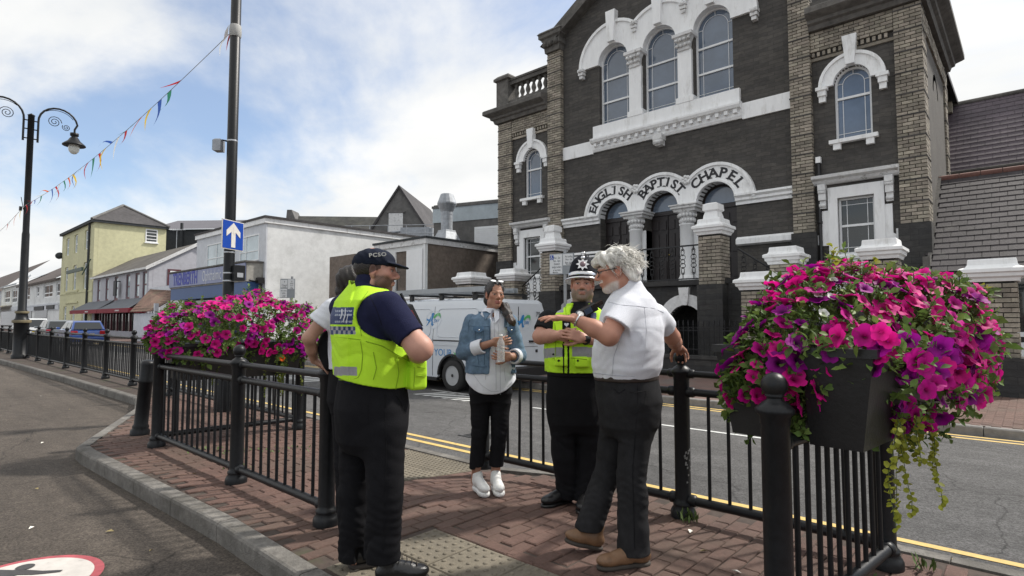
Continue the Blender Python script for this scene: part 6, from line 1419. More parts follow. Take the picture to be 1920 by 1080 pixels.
# ---------------------------------------------------------------- people: smooth-blended bodies and clothes
class Sdf:
    def __init__(s,h=.004): s.h=h; s.ops=[]; s.lo=np.full(3,1e9); s.hi=np.full(3,-1e9)
    def _b(s,pts,r):
        pts=np.array(pts,float); lo=pts.min(0)-r; hi=pts.max(0)+r; return lo,hi
    def op(s,lo,hi,f,k,mode='u'):
        lo,hi=np.array(lo,float),np.array(hi,float)
        if mode=='u': s.lo=np.minimum(s.lo,lo); s.hi=np.maximum(s.hi,hi)
        s.ops.append((lo-k,hi+k,f,k,mode)); return s
    def cone(s,a,b,ra,rb,k=.015,mode='u',flat=None,clip=None):
        a=np.array(a,float); b=np.array(b,float); ab=b-a; L2=float(ab@ab)+1e-9
        def f(X,Y,Z):
            x,y,z=X-a[0],Y-a[1],Z-a[2]; t=np.clip((x*ab[0]+y*ab[1]+z*ab[2])/L2,0,1)
            dx,dy,dz=x-t*ab[0],y-t*ab[1],z-t*ab[2]; q=1.
            if flat is not None:
                n,fa=flat; e=(dx*n[0]+dy*n[1]+dz*n[2])*(1/fa-1); dx=dx+e*n[0]; dy=dy+e*n[1]; dz=dz+e*n[2]; q=min(1.,fa)
            r=(np.sqrt(dx*dx+dy*dy+dz*dz)-(ra+(rb-ra)*t))*q
            return r if clip is None else np.maximum(r,clip[0][0]*X+clip[0][1]*Y+clip[0][2]*Z-clip[1])
        lo,hi=s._b([a,b],max(ra,rb)*max(1.,flat[1] if flat else 1.)); return s.op(lo,hi,f,k,mode)
    def chain(s,pts,rs,k=.012,mode='u',flat=None):
        for i in range(len(pts)-1): s.cone(pts[i],pts[i+1],rs[i],rs[i+1],k,mode,flat)
        return s
    def ell(s,c,r,M=None,k=.015,mode='u'):
        c=np.array(c,float); r=np.array(r,float); M=np.eye(3) if M is None else np.array(M,float)
        def f(X,Y,Z):
            x,y,z=X-c[0],Y-c[1],Z-c[2]
            u=x*M[0,0]+y*M[1,0]+z*M[2,0]; v=x*M[0,1]+y*M[1,1]+z*M[2,1]; w=x*M[0,2]+y*M[1,2]+z*M[2,2]
            k0=np.sqrt((u/r[0])**2+(v/r[1])**2+(w/r[2])**2); k1=np.sqrt((u/r[0]**2)**2+(v/r[1]**2)**2+(w/r[2]**2)**2)+1e-9
            return k0*(k0-1)/k1
        m=r.max(); return s.op(c-m,c+m,f,k,mode)
    def stack(s,secs,yaw=0.,k=.02,mode='u',p=2.3,off=0.):
        """elliptical cross-sections (z,cx,cy,rx,ry); rx across, ry front to back, turned by yaw"""
        S=np.array(sorted(secs),float); ca,sa=math.cos(yaw),math.sin(yaw)
        def f(X,Y,Z):
            z=np.clip(Z,S[0,0],S[-1,0]); cx,cy,rx,ry=[np.interp(z,S[:,0],S[:,i]) for i in (1,2,3,4)]
            x,y=X-cx,Y-cy; u=(x*ca+y*sa)/(rx+off); v=(-x*sa+y*ca)/(ry+off)
            d=((np.abs(u)**p+np.abs(v)**p)**(1/p)-1)*np.minimum(rx,ry)
            return np.maximum(np.maximum(d,S[0,0]-off-Z),Z-S[-1,0]-off)
        m=max(S[:,3].max(),S[:,4].max())+off; lo=np.array([S[:,1].min()-m,S[:,2].min()-m,S[0,0]-off]); hi=np.array([S[:,1].max()+m,S[:,2].max()+m,S[-1,0]+off]); return s.op(lo,hi,f,k,mode)
    def box(s,c,r,M=None,rd=.01,k=.008,mode='u'):
        c=np.array(c,float); r=np.array(r,float); M=np.eye(3) if M is None else np.array(M,float)
        def f(X,Y,Z):
            x,y,z=X-c[0],Y-c[1],Z-c[2]
            q=[np.abs(x*M[0,i]+y*M[1,i]+z*M[2,i])-(r[i]-rd) for i in range(3)]
            return np.sqrt(sum(np.maximum(a,0)**2 for a in q))+np.minimum(np.maximum(np.maximum(q[0],q[1]),q[2]),0)-rd
        m=np.linalg.norm(r); return s.op(c-m,c+m,f,k,mode)
    def plane(s,n,c,lo,hi):   # keep the side where n.p<c, inside a box
        n=np.array(n,float); n/=np.linalg.norm(n)
        return s.op(lo,hi,lambda X,Y,Z:-(n[0]*X+n[1]*Y+n[2]*Z-c),0.,'s')
    def disp(s,lo,hi,f): s.ops.append((np.array(lo,float),np.array(hi,float),f,0.,'d')); return s
    def mesh(s,smooth=1):
        h=s.h; o=s.lo-4*h; n=np.ceil((s.hi+4*h-o)/h).astype(int)+1
        D=np.full(n,.08,np.float32); ax=[(o[i]+h*np.arange(n[i])).astype(np.float32) for i in range(3)]
        for lo,hi,f,k,mode in s.ops:
            i0=np.maximum(np.floor((lo-3*h-o)/h).astype(int),0); i1=np.minimum(np.ceil((hi+3*h-o)/h).astype(int)+1,n)
            if (i1<=i0).any(): continue
            sl=tuple(slice(a,b) for a,b in zip(i0,i1)); X=ax[0][sl[0]][:,None,None]; Y=ax[1][sl[1]][None,:,None]; Z=ax[2][sl[2]][None,None,:]
            d=f(X,Y,Z); A=D[sl]
            if mode=='d': D[sl]=A+d
            elif mode=='u':
                if k>0: t=np.clip(.5+.5*(A-d)/k,0,1); D[sl]=A+(d-A)*t-k*t*(1-t)
                else: D[sl]=np.minimum(A,d)
            else:
                d=-d
                if k>0: t=np.clip(.5+.5*(d-A)/k,0,1); D[sl]=A+(d-A)*t+k*t*(1-t)
                else: D[sl]=np.maximum(A,d)
        I=D<0; c=[slice(None,-1),slice(1,None)]; cnt=np.zeros(np.array(n)-1,np.int8)
        for a in (0,1):
            for b in (0,1):
                for e in (0,1): cnt+=I[c[a],c[b],c[e]]
        act=np.flatnonzero(((cnt>0)&(cnt<8)).ravel()); dim=np.array(n)-1; ijk=np.array(np.unravel_index(act,dim)).T
        cor=[(a,b,e) for a in (0,1) for b in (0,1) for e in (0,1)]; val={q:D[ijk[:,0]+q[0],ijk[:,1]+q[1],ijk[:,2]+q[2]] for q in cor}
        acc=np.zeros((len(act),3)); w=np.zeros(len(act))
        for q in cor:
            for d_ in range(3):
                if q[d_]==0:
                    r=list(q); r[d_]=1; r=tuple(r); va,vb=val[q],val[r]; m=(va<0)!=(vb<0); t=np.where(m,va/(va-vb+1e-20),0); p=np.tile(np.array(q,float),(len(act),1)); p[:,d_]+=t; acc+=p*m[:,None]; w+=m
        V=o+(ijk+acc/w[:,None])*h; F=[]
        for d_ in range(3):
            u,v=[(1,2),(2,0),(0,1)][d_]; A=I[tuple(slice(None,-1) if i==d_ else slice(1,-1) for i in range(3))]; B=I[tuple(slice(1,None) if i==d_ else slice(1,-1) for i in range(3))]
            e=np.argwhere(A!=B); 
            if not len(e): continue
            e2=e.copy(); e2[:,u]+=1; e2[:,v]+=1; inside=A[tuple(e.T)]
            def cell(du,dv):
                q=e2.copy(); q[:,u]-=du; q[:,v]-=dv; return np.searchsorted(act,np.ravel_multi_index(q.T,dim))
            Q=np.stack([cell(1,1),cell(0,1),cell(0,0),cell(1,0)],1); Q[~inside]=Q[~inside][:,::-1]; F.append(Q)
        F=np.concatenate(F)
        for _ in range(smooth):   # light umbrella smoothing along quad edges
            S=np.zeros_like(V); cn=np.zeros(len(V))
            for a,b in ((0,1),(1,2),(2,3),(3,0)):
                np.add.at(S,F[:,a],V[F[:,b]]); np.add.at(cn,F[:,a],1); np.add.at(S,F[:,b],V[F[:,a]]); np.add.at(cn,F[:,b],1)
            V=V*.5+.5*S/np.maximum(cn,1)[:,None]
        return V,F
def np_mesh(name,V,F,m,col=None):
    me=bpy.data.meshes.new(name); me.vertices.add(len(V)); me.vertices.foreach_set('co',np.asarray(V,np.float32).ravel())
    me.loops.add(len(F)*4); me.loops.foreach_set('vertex_index',F.ravel().astype(np.int32)); me.polygons.add(len(F)); me.polygons.foreach_set('loop_start',np.arange(0,len(F)*4,4,dtype=np.int32)); me.polygons.foreach_set('loop_total',np.full(len(F),4,np.int32))
    me.polygons.foreach_set('use_smooth',np.ones(len(F),bool)); me.materials.append(m)
    if col is not None:
        a=me.color_attributes.new('Col','FLOAT_COLOR','POINT'); a.data.foreach_set('color',np.hstack([col,np.ones((len(col),1))]).astype(np.float32).ravel())
    me.update(); me.validate(); return me
def np_parts(V,F,labels,spec,parent):
    """split one surface into named pieces by face label: spec[label]=(name, material, parent label or None)"""
    out={}
    for lab,(nm,m,pl) in spec.items():
        f=F[labels==lab]
        if not len(f): continue
        idx,inv=np.unique(f.ravel(),return_inverse=True); out[lab]=link(nm,np_mesh(nm,V[idx],inv.reshape(-1,4),m),out[pl] if pl is not None else parent)
    return out
H_CAM=1.38
def camat(px,py,d):   # (right, forward, up) of a pixel at a depth
    a=(px-960)/1075; b=(540-py)/1075; f=math.cos(PITCH)-b*math.sin(PITCH); u=math.sin(PITCH)+b*math.cos(PITCH); t=d/f; return np.array([a*t,d,H_CAM+u*t])
class Person:
    def __init__(s,label,px,D):
        s.D=D; s.r=(px-960)*D/1075; s.t=T('person',label,'person',(s.r*.741-D*.672,s.r*.672+D*.741,0),YAW)
        s.skin=Sdf(.004)
    def J(s,px,py,dd=0.): q=camat(px,py,s.D+dd); return np.array([q[0]-s.r,dd,q[2]])
def nrm(v): v=np.array(v,float); return v/np.linalg.norm(v)
def headframe(f,pitch=0.,roll=0.):
    f=nrm([f[0],f[1],0]); r=np.array([f[1],-f[0],0.]); u=np.array([0,0,1.])
    cp,sp=math.cos(pitch),math.sin(pitch); f2=f*cp+u*sp; u2=u*cp-f*sp
    cr,sr=math.cos(roll),math.sin(roll); r2=r*cr+u2*sr; u3=u2*cr-r*sr
    return np.stack([r2,f2,u3],1)   # columns right, forward, up
def head(S,c,M,s=1.,fem=False,fat=0.,neck=None,neckr=.056):
    P=lambda x,y,z:c+M@(np.array([x,y,z])*s); E=lambda p,r,k=.015,mode='u':S.ell(P(*p),np.array(r)*s,M,k,mode)
    w=.92 if fem else 1.
    E((0,-.018,.038),(.076*w,.096,.085)); E((0,.030,-.035),((.060+fat)*w,.062,.085),.03)
    E((0,.060,-.098),(.026*w+fat*.6,.026,.024),.025)
    for q in (-1,1):
        E((q*(.043+fat)*w,.0,-.068),(.024+fat*.6,.034,.030),.03); E((q*.040*w,.060,-.016),(.024,.022,.020),.02)
        S.cone(P(q*.010,.088,.020),P(q*.048*w,.072,.018),.011*s*(.7 if fem else 1),.008*s,.012)
        E((q*.032,.100,-.001),(.017,.014,.011),.012,'s'); E((q*.031,.0775,-.001),(.0130,.0125,.0125),.003)
        S.cone(P(q*.018,.0865,.009),P(q*.046,.074,.006),.0042*s,.0038*s,.004)
        E((q*.012,.098,-.036),(.010,.012,.008),.006)
        # ear: rim, bowl and lobe
        E((q*.079*w,-.012,-.004),(.010,.020,.033),.006); E((q*.088*w,-.008,.0),(.007,.011,.020),.005,'s'); E((q*.077*w,-.006,-.033),(.007,.009,.011),.005)
    nl=.105 if fem else .110
    S.cone(P(0,.086,.012),P(0,nl,-.026),.0085*s,.0125*s,.012); E((0,nl,-.029),(.0125,.012,.011),.008)
    E((0,.0905,-.060),(.024,.011,.0075),.006); E((0,.0885,-.073),(.021,.011,.008),.006); S.cone(P(-.024,.1015,-.0665),P(.024,.1015,-.0665),.0022*s,.0022*s,.004,'s')
    E((0,.098,-.083),(.018,.007,.006),.010,'s')
    if neck is not None: S.cone(P(0,-.030,-.055),neck,neckr*s,(neckr+.008)*s,.03)
def hand(S,w,d,n,thumb,curl=(.3,.3,.35,.4),spread=.07,s=1.,tc=.3,k=.004):
    """w wrist, d towards the fingers, n out of the palm, thumb=+1/-1 side"""
    w=np.array(w,float); d=nrm(d); n=np.array(n,float); n=nrm(n-d*(n@d)); l=np.cross(n,d)*thumb
    S.box(w+d*.050*s,(.040*s,.050*s,.0135*s),np.stack([l,d,n],1),.012*s,.012); S.ell(w+d*.03*s+l*.026*s+n*.008*s,(.018*s,.034*s,.015*s),np.stack([l,d,n],1),.01)
    L=[(.044,.027,.020),(.049,.030,.021),(.045,.028,.020),(.036,.022,.018)]
    for i in range(4):
        o=(1.5-i); b=w+d*(.092-.004*abs(i-1))*s+l*(o*.0205)*s; a=o*spread; dd=nrm(d*math.cos(a)+l*math.sin(a)); nn=n; r=(.0092,.0095,.0090,.0080)[i]*s; p=b
        for j,q in enumerate(L[i]):
            c=curl[i]*(.8 if j==0 else 1.15); d2=dd*math.cos(c)+nn*math.sin(c); nn=nn*math.cos(c)-dd*math.sin(c); dd=d2; e=p+dd*q*s; S.cone(p,e,r,r*.90,k if j else .008); r*=.90; p=e
    b=w+d*.030*s+l*.036*s+n*.006*s; dd=nrm(d*.72+l*.62+n*tc); p=b
    for q,r in ((.042,.0125),(.032,.0108),(.026,.0092)): e=p+dd*q*s; S.cone(p,e,r*s,r*.88*s,.008); p=e; dd=nrm(dd+d*.22+n*tc*.6-l*.15)
def skin_col(V,c,M,s,base,lips,brow,beard=None,hairline=None,fem=False,stub=0.):
    Q=(V-c)@M/s; x,y,z=Q[:,0],Q[:,1],Q[:,2]; col=np.tile(np.array(base),(len(V),1)); rr=RNG.random
    ns=np.sin(V[:,0]*61+np.sin(V[:,1]*47)*2)*np.sin(V[:,2]*53+V[:,1]*31); col*=(1+.05*ns)[:,None]
    hd=(np.abs(x)<.1)&(y>-.13)&(y<.14)&(z>-.15)&(z<.14)
    def blend(m,c2):
        m=np.clip(m,0,1)[:,None]; col[:]=col*(1-m)+np.array(c2)*m
    g=lambda cx,cy,cz,r:np.exp(-((x-cx)**2+(y-cy)**2+(z-cz)**2)/r**2)
    red=np.array(base)*np.array((1.12,.80,.74))
    for q in (-1,1): blend(.55*g(q*.045,.07,-.02,.026),red); blend(.7*g(q*.08,-.01,0,.03),red)
    blend(.6*g(0,.11,-.03,.018),red)
    face=hd&(y>.05)
    lip=face&(np.abs(x)<.025-.2*np.abs(z+.066))&(z<-.054)&(z>-.081)&(y>.080); blend(lip*(.8 if fem else .45),lips)
    for q in (-1,1):
        e=face&(((x-q*.032)/.0135)**2+((z+.001)/.0050)**2<1); blend(e*.9,(.30,.27,.25)); ir=face&(((x-q*.032)**2+(z+.001)**2)<.0058**2); blend(ir*1.,(.03,.025,.02))
        lid=face&(((x-q*.032)/.018)**2+((z-.006)/.004)**2<1); blend(lid*.8,np.array(base)*.35)
        bz=.024+.006*(1-np.abs(x-q*.03)/.03); b=face&(np.abs(x-q*.032)<.024)&(np.abs(z-bz)<(.0032 if fem else .0052)); blend(b*.8,brow)
    if beard is not None:
        bc,hi,moust=beard; nn=.5+.5*np.sin(V[:,0]*310+V[:,2]*190)*np.sin(V[:,1]*270+V[:,2]*330)
        edge=np.clip((hi+.55*(np.abs(x)-.03)-z)/.014,0,1)*np.clip((z+.16)/.02,0,1)*np.clip((y+.012)/.016,0,1); blend(hd*edge*(.70+.25*nn)*(~lip),bc)
        if moust: m=face&(np.abs(x)<.036)&(z>-.058)&(z<-.042); blend(m*.8,bc)
    if hairline is not None:
        hc,hz=hairline; m=hd&(z>hz-.55*np.clip(.05-y,0,.2))&((y<.03))&(np.abs(x)>.03); blend(m*.85,hc)
    if stub: m=hd*np.clip((-.035-z)/.02,0,1)*(y>.0); blend(m*stub,(.16,.13,.11))
    return col
def wrinkle(a,fs,seed=0.,dirv=(1,.4,1.3)):
    d=nrm(dirv)
    def f(X,Y,Z):
        w=.05*np.sin(9*X+seed)+.05*np.sin(11*Z+7*Y+2*seed)+.03*np.sin(23*Y-17*X+seed); t=d[0]*X+d[1]*Y+d[2]*Z+w; t2=d[0]*Z-d[1]*X+d[2]*Y+.7*w
        m=.5+.5*np.sin(6.3*X+5*Y+seed)*np.sin(7*Z+seed*1.7)
        q=lambda v:1-2*np.abs(np.sin(v/2))**.6
        return a*(q(fs*t)*m*m*.9+.6*q(fs*1.3*t2+seed)*(1-m)**2+.15*np.sin(fs*3.1*t+3*w))
    return f
def sleeve(S,a,b,ra,rb,n,p,k=.04):
    n=nrm(n); S.cone(a,b,ra,rb,k,'u',None,(n,float(n@p)))
def shoe(S,heel,toe,wd=.048,ht=.075,k=.015,L=None):
    heel=np.array(heel,float); toe=np.array(toe,float); d=toe-heel; d=nrm(d); u=np.array([0,0,1.]); u=nrm(u-d*(u@d)); l=np.cross(d,u); M=np.stack([l,d,u],1); Ls=np.linalg.norm(toe-heel)
    S.ell(heel+d*.045+u*.038,(wd*.80,.055,.045),M,k); S.ell(heel+d*Ls*.50+u*.036,(wd*.85,.09,.042),M,k); S.ell(heel+d*(Ls-.075)+u*.030,(wd,.078,.036),M,k); S.cone(heel+d*.06+u*.05,heel+d*.055+u*(ht+.035),.045,.042,.02)
    S.cone(heel+d*Ls*.42+u*.06,heel+d*Ls*.62+u*.05,.034,.028,.02)
    c=float(-(u@heel)); S.plane(-u,c,np.minimum(heel,toe)-.15,np.maximum(heel,toe)+.15)
def sole(S,heel,toe,wd=.05,t=.014):
    heel=np.array(heel,float); toe=np.array(toe,float); d=nrm(toe-heel); u=np.array([0,0,1.]); u=nrm(u-d*(u@d)); l=np.cross(d,u); M=np.stack([l,d,u],1); L=np.linalg.norm(toe-heel)
    S.ell(heel+d*.050+u*t,(wd*.86,.058,t*2),M,.02); S.ell(heel+d*L*.5+u*t,(wd*.84,L*.33,t*2),M,.02); S.ell(heel+d*(L-.080)+u*t,(wd*1.02,.083,t*2),M,.01); c=float(-(u@heel)); S.plane(-u,c,np.minimum(heel,toe)-.15,np.maximum(heel,toe)+.15); S.plane(u,float(u@heel)+2*t,np.minimum(heel,toe)-.15,np.maximum(heel,toe)+.15)
LASTV=[None]
def cloth(name,S,m,parent,smooth=1): V,F=S.mesh(smooth); LASTV[0]=V; return link(name,np_mesh(name,V,F,m),parent)
def seam(name,P,V,lines,r,m,parent,lift=.001):
    """stitched lines laid on the near surface of a garment"""
    d=P.D+V[:,1]; u=960+1075*(V[:,0]+P.r)/d; v=600-1075*(V[:,2]-1.38)/d; mb=MB()
    for ln in lines:
        pts=[]
        for (a,b) in zip(ln[:-1],ln[1:]):
            n=max(2,int(math.hypot(b[0]-a[0],b[1]-a[1])/3)); pts+=[(a[0]+(b[0]-a[0])*i/n,a[1]+(b[1]-a[1])*i/n) for i in range(n)]
        pts.append(ln[-1]); q=[]
        for (x,y) in pts:
            w=np.where((np.abs(u-x)<4)&(np.abs(v-y)<4))[0]
            if not len(w): continue
            dm=V[w,1].min(); w=w[V[w,1]<dm+.05]; k=w[np.argmin((u[w]-x)**2+(v[w]-y)**2)]; g=V[w]; dy=V[k,1]; c3=P.J(x,y,dy); q.append(np.array([c3[0],dy-lift,c3[2]]))
        if len(q)>2:
            q=np.array(q); q[1:-1]=(q[:-2]+2*q[1:-1]+q[2:])/4; mb.tube([tuple(p) for p in q],r,4)
    if mb.v: o=mb.build(name,m,parent); o['kind']='stuff'; return o
M_skin=mat('skin',(1,1,1),.5,var=.04,scale=40,vcol=True,sss=.0,spec=.35,bump=.12,bscale=300)
def fabric(name,col,rough=.85,var=.10,scale=30,bump=.35,bscale=220,**k): return mat(name,col,rough,var=var,scale=scale,bump=bump,bscale=bscale,spec=.25 if max(col)>.05 else .10,**k)
F_white=fabric('white_cotton',(.68,.695,.75),.85,var=.03); F_navy=fabric('navy_polo',(.016,.018,.048)); F_black=fabric('black_cloth',(.011,.011,.013)); F_blackp=fabric('black_polyester',(.012,.012,.014),.7)
F_char=fabric('charcoal_cord',(.025,.025,.027),.9,var=.22,scale=14); F_denim=fabric('denim',(.110,.168,.240),.9,var=.28,scale=22,bscale=320); F_vis=fabric('hi_vis_lime',(.50,.83,.035),.75,var=.06,scale=8); F_refl=fabric('reflective_grey',(.30,.30,.32),.35,var=.12)
F_panel=fabric('vest_panel_blue',(.030,.050,.14),.5,var=.15); F_pline=fabric('vest_panel_print',(.34,.38,.46),.5,var=.1); F_cap=fabric('cap_navy',(.014,.018,.032),.8)
F_leather=mat('brown_leather',(.19,.105,.055),.5,var=.25,scale=18,bump=.3,stain=((.10,.055,.03),9,.5,.7)); F_boot=mat('black_leather',(.012,.012,.013),.28,var=.2,scale=20,bump=.2); F_sole=mat('dark_sole',(.05,.042,.036),.8,var=.2); F_wshoe=mat('white_leather',(.74,.74,.73),.5,var=.05,scale=12); F_belt=mat('belt_leather',(.035,.024,.02),.5,var=.2)
F_hairw=mat('white_hair',(.74,.72,.67),.55,var=.30,scale=60,stretch=(1,1,.35),bump=.6,bscale=180); F_haird=mat('dark_hair',(.018,.013,.011),.40,var=.3,scale=60,bump=.5,bscale=160); F_hairb=mat('brown_hair',(.050,.027,.018),.42,var=.35,scale=50,stretch=(1,1,.3),bump=.5,bscale=160)
M_steel=mat('polished_steel',(.62,.62,.63),.22,metal=1.,var=.05); M_blackpl=mat('black_glossy_plastic',(.012,.012,.013),.25,var=.1)
def V3(p,**k):
    q=np.array(p,float).copy()
    for a,v in k.items(): q['xyz'.index(a)]=v
    return q
def cutbelow(S,n,p,r): n=nrm(n); S.plane(n,float(np.dot(n,p)),np.array(p)-r,np.array(p)+r)
def arm(S,pts,rs,k=.02): S.chain(pts,rs,k)
def inner(P,hips,knees,ankles,neck,chest):
    S=P.skin; S.cone(neck,chest,.055,.09,.03); S.cone(chest,(hips[0]+hips[1])/2+np.array([0,0,.08]),.08,.06,.03)
    for h,k,a in zip(hips,knees,ankles): S.chain([h,k,a],[.05,.042,.034],.02)
def finish(P,c,M,s,**kw):
    V,F=P.skin.mesh(1); col=skin_col(V,c,M,s,**kw); link('body',np_mesh('body',V,F,M_skin,col),P.t)
def trousers(P,m,hipsec,legs,yaw,wa=.006,seed=0.,h=.007,name='trousers',hem=True,sl=None):
    S=Sdf(h); lo_=min(hipsec)
    for pts,rs in legs:
        up=np.array(pts[0])+nrm(np.array(pts[0])-np.array(pts[1]))*.07; S.chain([up]+list(pts),[rs[0]*.92]+[r*.97 for r in rs],.012)
    S.stack(hipsec+[(lo_[0]-.06,lo_[1],lo_[2],lo_[3]*.78,lo_[4]*.78)],yaw,.045)
    for pts,rs in legs:
        a=np.array(pts[-1]); S.disp(a-.30,a+np.array([.3,.3,.42]),wrinkle(wa*.55,34,seed,(.45,.2,1)))
        if hem: cutbelow(S,(a-np.array(pts[-2]))*np.array([.3,.3,1]),a,np.array([.14,.14,.10]))
    lo=S.lo; S.disp(lo,S.hi,wrinkle(wa*.5,24,seed+1,(.9,.2,.8)))
    o=cloth(name,S,m,P.t)
    if sl: seam('trouser_seam',P,LASTV[0],sl,.0016,F_black,o)
    return o
def wisps(parent,c,M,s,n,mtl,seed,region,ln=.05,rad=.0011,curl=.5,down=.4):
    rg=random.Random(seed); mb=MB(); k=0
    while k<n:
        a=rg.uniform(-PI,PI); e=rg.uniform(-.35,1.35); q=np.array([.088*math.cos(e)*math.sin(a),-.018+.110*math.cos(e)*math.cos(a),.05+.088*math.sin(e)])
        if not region(q): continue
        k+=1; n0=M@nrm(q-np.array([0,-.018,.04])); t=M@np.array([rg.gauss(0,.4),-.8,-.2]); p=c+M@(q*s); d=nrm(n0*.14+t+rg.gauss(0,.2)); pts=[tuple(p)]
        for i in range(5): d=nrm(d+np.array([rg.gauss(0,curl),rg.gauss(0,curl),rg.gauss(0,curl)-down*.3])*.6-n0*.18); p=p+d*ln/5; pts.append(tuple(p))
        mb.tube(pts,[rad*1.3,rad*1.3,rad*1.2,rad,rad*.8,rad*.3],3)
    o=mb.build('hair_strands',mtl,parent); o['kind']='stuff'
# ================= man in the white shirt
P=Person('white haired man in white short sleeved shirt gesturing with one hand over the railing post',1165,3.42); J=P.J
c=J(1153,509,0.); M=headframe((-1,.10),-.13); s=1.03
S=P.skin; nk=J(1181,552,.03); head(S,c,M,s,fat=.004,neck=nk,neckr=.060)
shl,ell_,wrl=J(1168,582,-.13),J(1142,630,-.24),J(1076,597,-.20)
S.chain([shl,ell_],[.062,.055],.02); S.chain([ell_,ell_*.55+wrl*.45,wrl],[.053,.047,.030],.02,flat=None); hand(S,wrl,(-1,.08,.07),(.1,.1,-1),1,(.10,.12,.15,.22),.05,1.03,.15)
shr,elr,wrr=J(1233,590,.13),J(1260,632,.34),J(1270,651,.56)
S.chain([shr,elr],[.060,.052],.02); S.chain([elr,elr*.5+wrr*.5,wrr],[.050,.045,.032],.02); hand(S,wrr,(.42,.62,-.28),(-.05,-.35,-.9),-1,(.5,.55,.55,.6),.10,1.0,.5)
hn,hf=J(1196,775,-.02),J(1158,775,.08); kn,kf=J(1184,888,-.08),J(1140,880,.12); an,af=J(1189,1036,-.10),J(1103,992,.10)
inner(P,[hn,hf],[kn,kf],[an,af],nk,J(1185,600,.03))
finish(P,c,M,s,base=(.47,.235,.165),lips=(.40,.15,.12),brow=(.35,.30,.26),beard=((.62,.58,.54),-.078,True))
z=lambda y,d=3.42:1.38+(600-y)*d/1075
S=Sdf(.006); TW=R(44)
cx=lambda px:(px-1165)*3.42/1075
S.stack([(z(706),cx(1173),.02,.190,.172),(z(688),cx(1175),.02,.208,.188),(z(655),cx(1178),.02,.216,.192),(z(612),cx(1183),.02,.215,.170),(z(582),cx(1184),.02,.200,.145),(z(560),cx(1185),.02,.155,.118),(z(543),cx(1182),.02,.100,.088),(z(533),cx(1181),.02,.080,.076),(z(527),cx(1179),.02,.074,.072)],TW,.03)
hd_=nrm(np.array([-.50,-.20,-.80])); hp=shl*.45+ell_*.55; sleeve(S,shl+np.array([.015,.02,0]),shl*.2+ell_*.8,.078,.086,hd_,hp,.05); S.cone(shl*.1+ell_*.9,ell_,.062,.072,.004,'s'); hd2=nrm(elr-shr); hp2=shr*.50+elr*.50; sleeve(S,shr+np.array([-.01,-.02,-.01]),shr*.3+elr*.7,.070,.072,hd2,hp2,.06)
S.disp((-.4,-.5,.95),(.5,.5,1.7),wrinkle(.0055,30,.7,(-.9,.2,1.)))
S.disp((-.3,-.4,1.0),(.4,.4,1.3),wrinkle(.0045,40,2.2,(1.,0,.6)))
sh=cloth('shirt',S,F_white,P.t); VS=LASTV[0]
F_wseam=fabric('white_seam',(.40,.41,.46)); seam('shirt_seam',P,VS,[[(1140,566),(1165,572),(1195,574),(1225,578),(1244,586)],[(1208,576),(1212,620),(1208,665),(1202,698)],[(1161,640),(1150,670),(1148,702)],[(1120,611),(1140,622),(1160,632)],[(1110,699),(1150,704),(1200,706),(1234,702)]],.0013,F_wseam,sh)
S=Sdf(.005); cb=J(1182,545,.02); S.cone(cb+np.array([.0,0,-.01]),J(1174,533,.02),.082,.080,.01); S.cone(J(1182,560,.02),J(1168,515,.02),.070,.070,.004,'s'); S.plane((0.25,-.1,1),float(nrm((.25,-.1,1))@J(1178,526,.02)),cb-.15,cb+.15); cloth('collar',S,F_white,sh)
S=Sdf(.006); S.stack([(z(711),cx(1174),.02,.192,.174),(z(700),cx(1174),.02,.192,.174)],TW,.0,off=.002); bo=cloth('belt',S,F_belt,P.t)
trousers(P,F_char,[(z(705),cx(1174),.02,.186,.168),(z(750),cx(1179),.02,.190,.182),(z(795),cx(1179),.02,.170,.16)],[([hn,kn,an],[.106,.083,.092]),([hf,kf,af],[.100,.078,.082])],R(40),.009,1.3,sl=[[(1196,712),(1194,780),(1186,880),(1190,1030)],[(1150,728),(1160,738),(1172,730)],[(1208,720),(1216,760),(1212,790)],[(1222,750),(1225,790)]])
pk=MB(); pk.tube([tuple(J(1168,733,-.155)),tuple(J(1192,736,-.185)),tuple(J(1212,733,-.18))],.0025,4); pk.tube([tuple(J(1170,735,-.155)),tuple(J(1173,765,-.16)),tuple(J(1190,776,-.175)),tuple(J(1206,765,-.175)),tuple(J(1211,735,-.18))],.0018,4); pk.build('pocket_seam',F_char,P.t)
for he,to,fl in ((V3(J(1217,1040,-.10),z=0),V3(J(1119,1040,-.17),z=0),0),(V3(J(1127,1018,.10),z=.0),V3(J(1058,990,.06),z=.065),1)):
    S=Sdf(.005); shoe(S,he+np.array([0,0,.018]),to+np.array([0,0,.018]),.046,.075); b=cloth('shoe',S,F_leather,P.t); S=Sdf(.005); sole(S,he,to,.048,.012); cloth('sole',S,F_sole,b)
S=Sdf(.005); Pp=lambda x,y,zz:c+M@(np.array([x,y,zz])*s)
S.ell(Pp(0,-.025,.058),np.array([.092,.112,.082])*s,M,.02); S.ell(Pp(0,-.085,-.005),np.array([.082,.060,.085])*s,M,.03); S.ell(Pp(0,.058,.082),np.array([.068,.052,.040])*s,M,.02); S.ell(Pp(-.0,.092,.055),np.array([.050,.030,.026])*s,M,.02)
S.ell(Pp(0,.10,-.035),np.array([.10,.085,.078])*s,M,.01,'s')
for q in (-1,1): S.ell(Pp(q*.09,.005,-.015),np.array([.03,.026,.045])*s,M,.01,'s')
S.disp(c-.2,c+.2,lambda X,Y,Z:.007*np.sin(44*X+30*Z+3*np.sin(25*Z+20*Y))*np.sin(38*Z-25*X+2*np.sin(30*Y))+.006*np.sin(90*X+80*Z+2*np.sin(60*Y)))
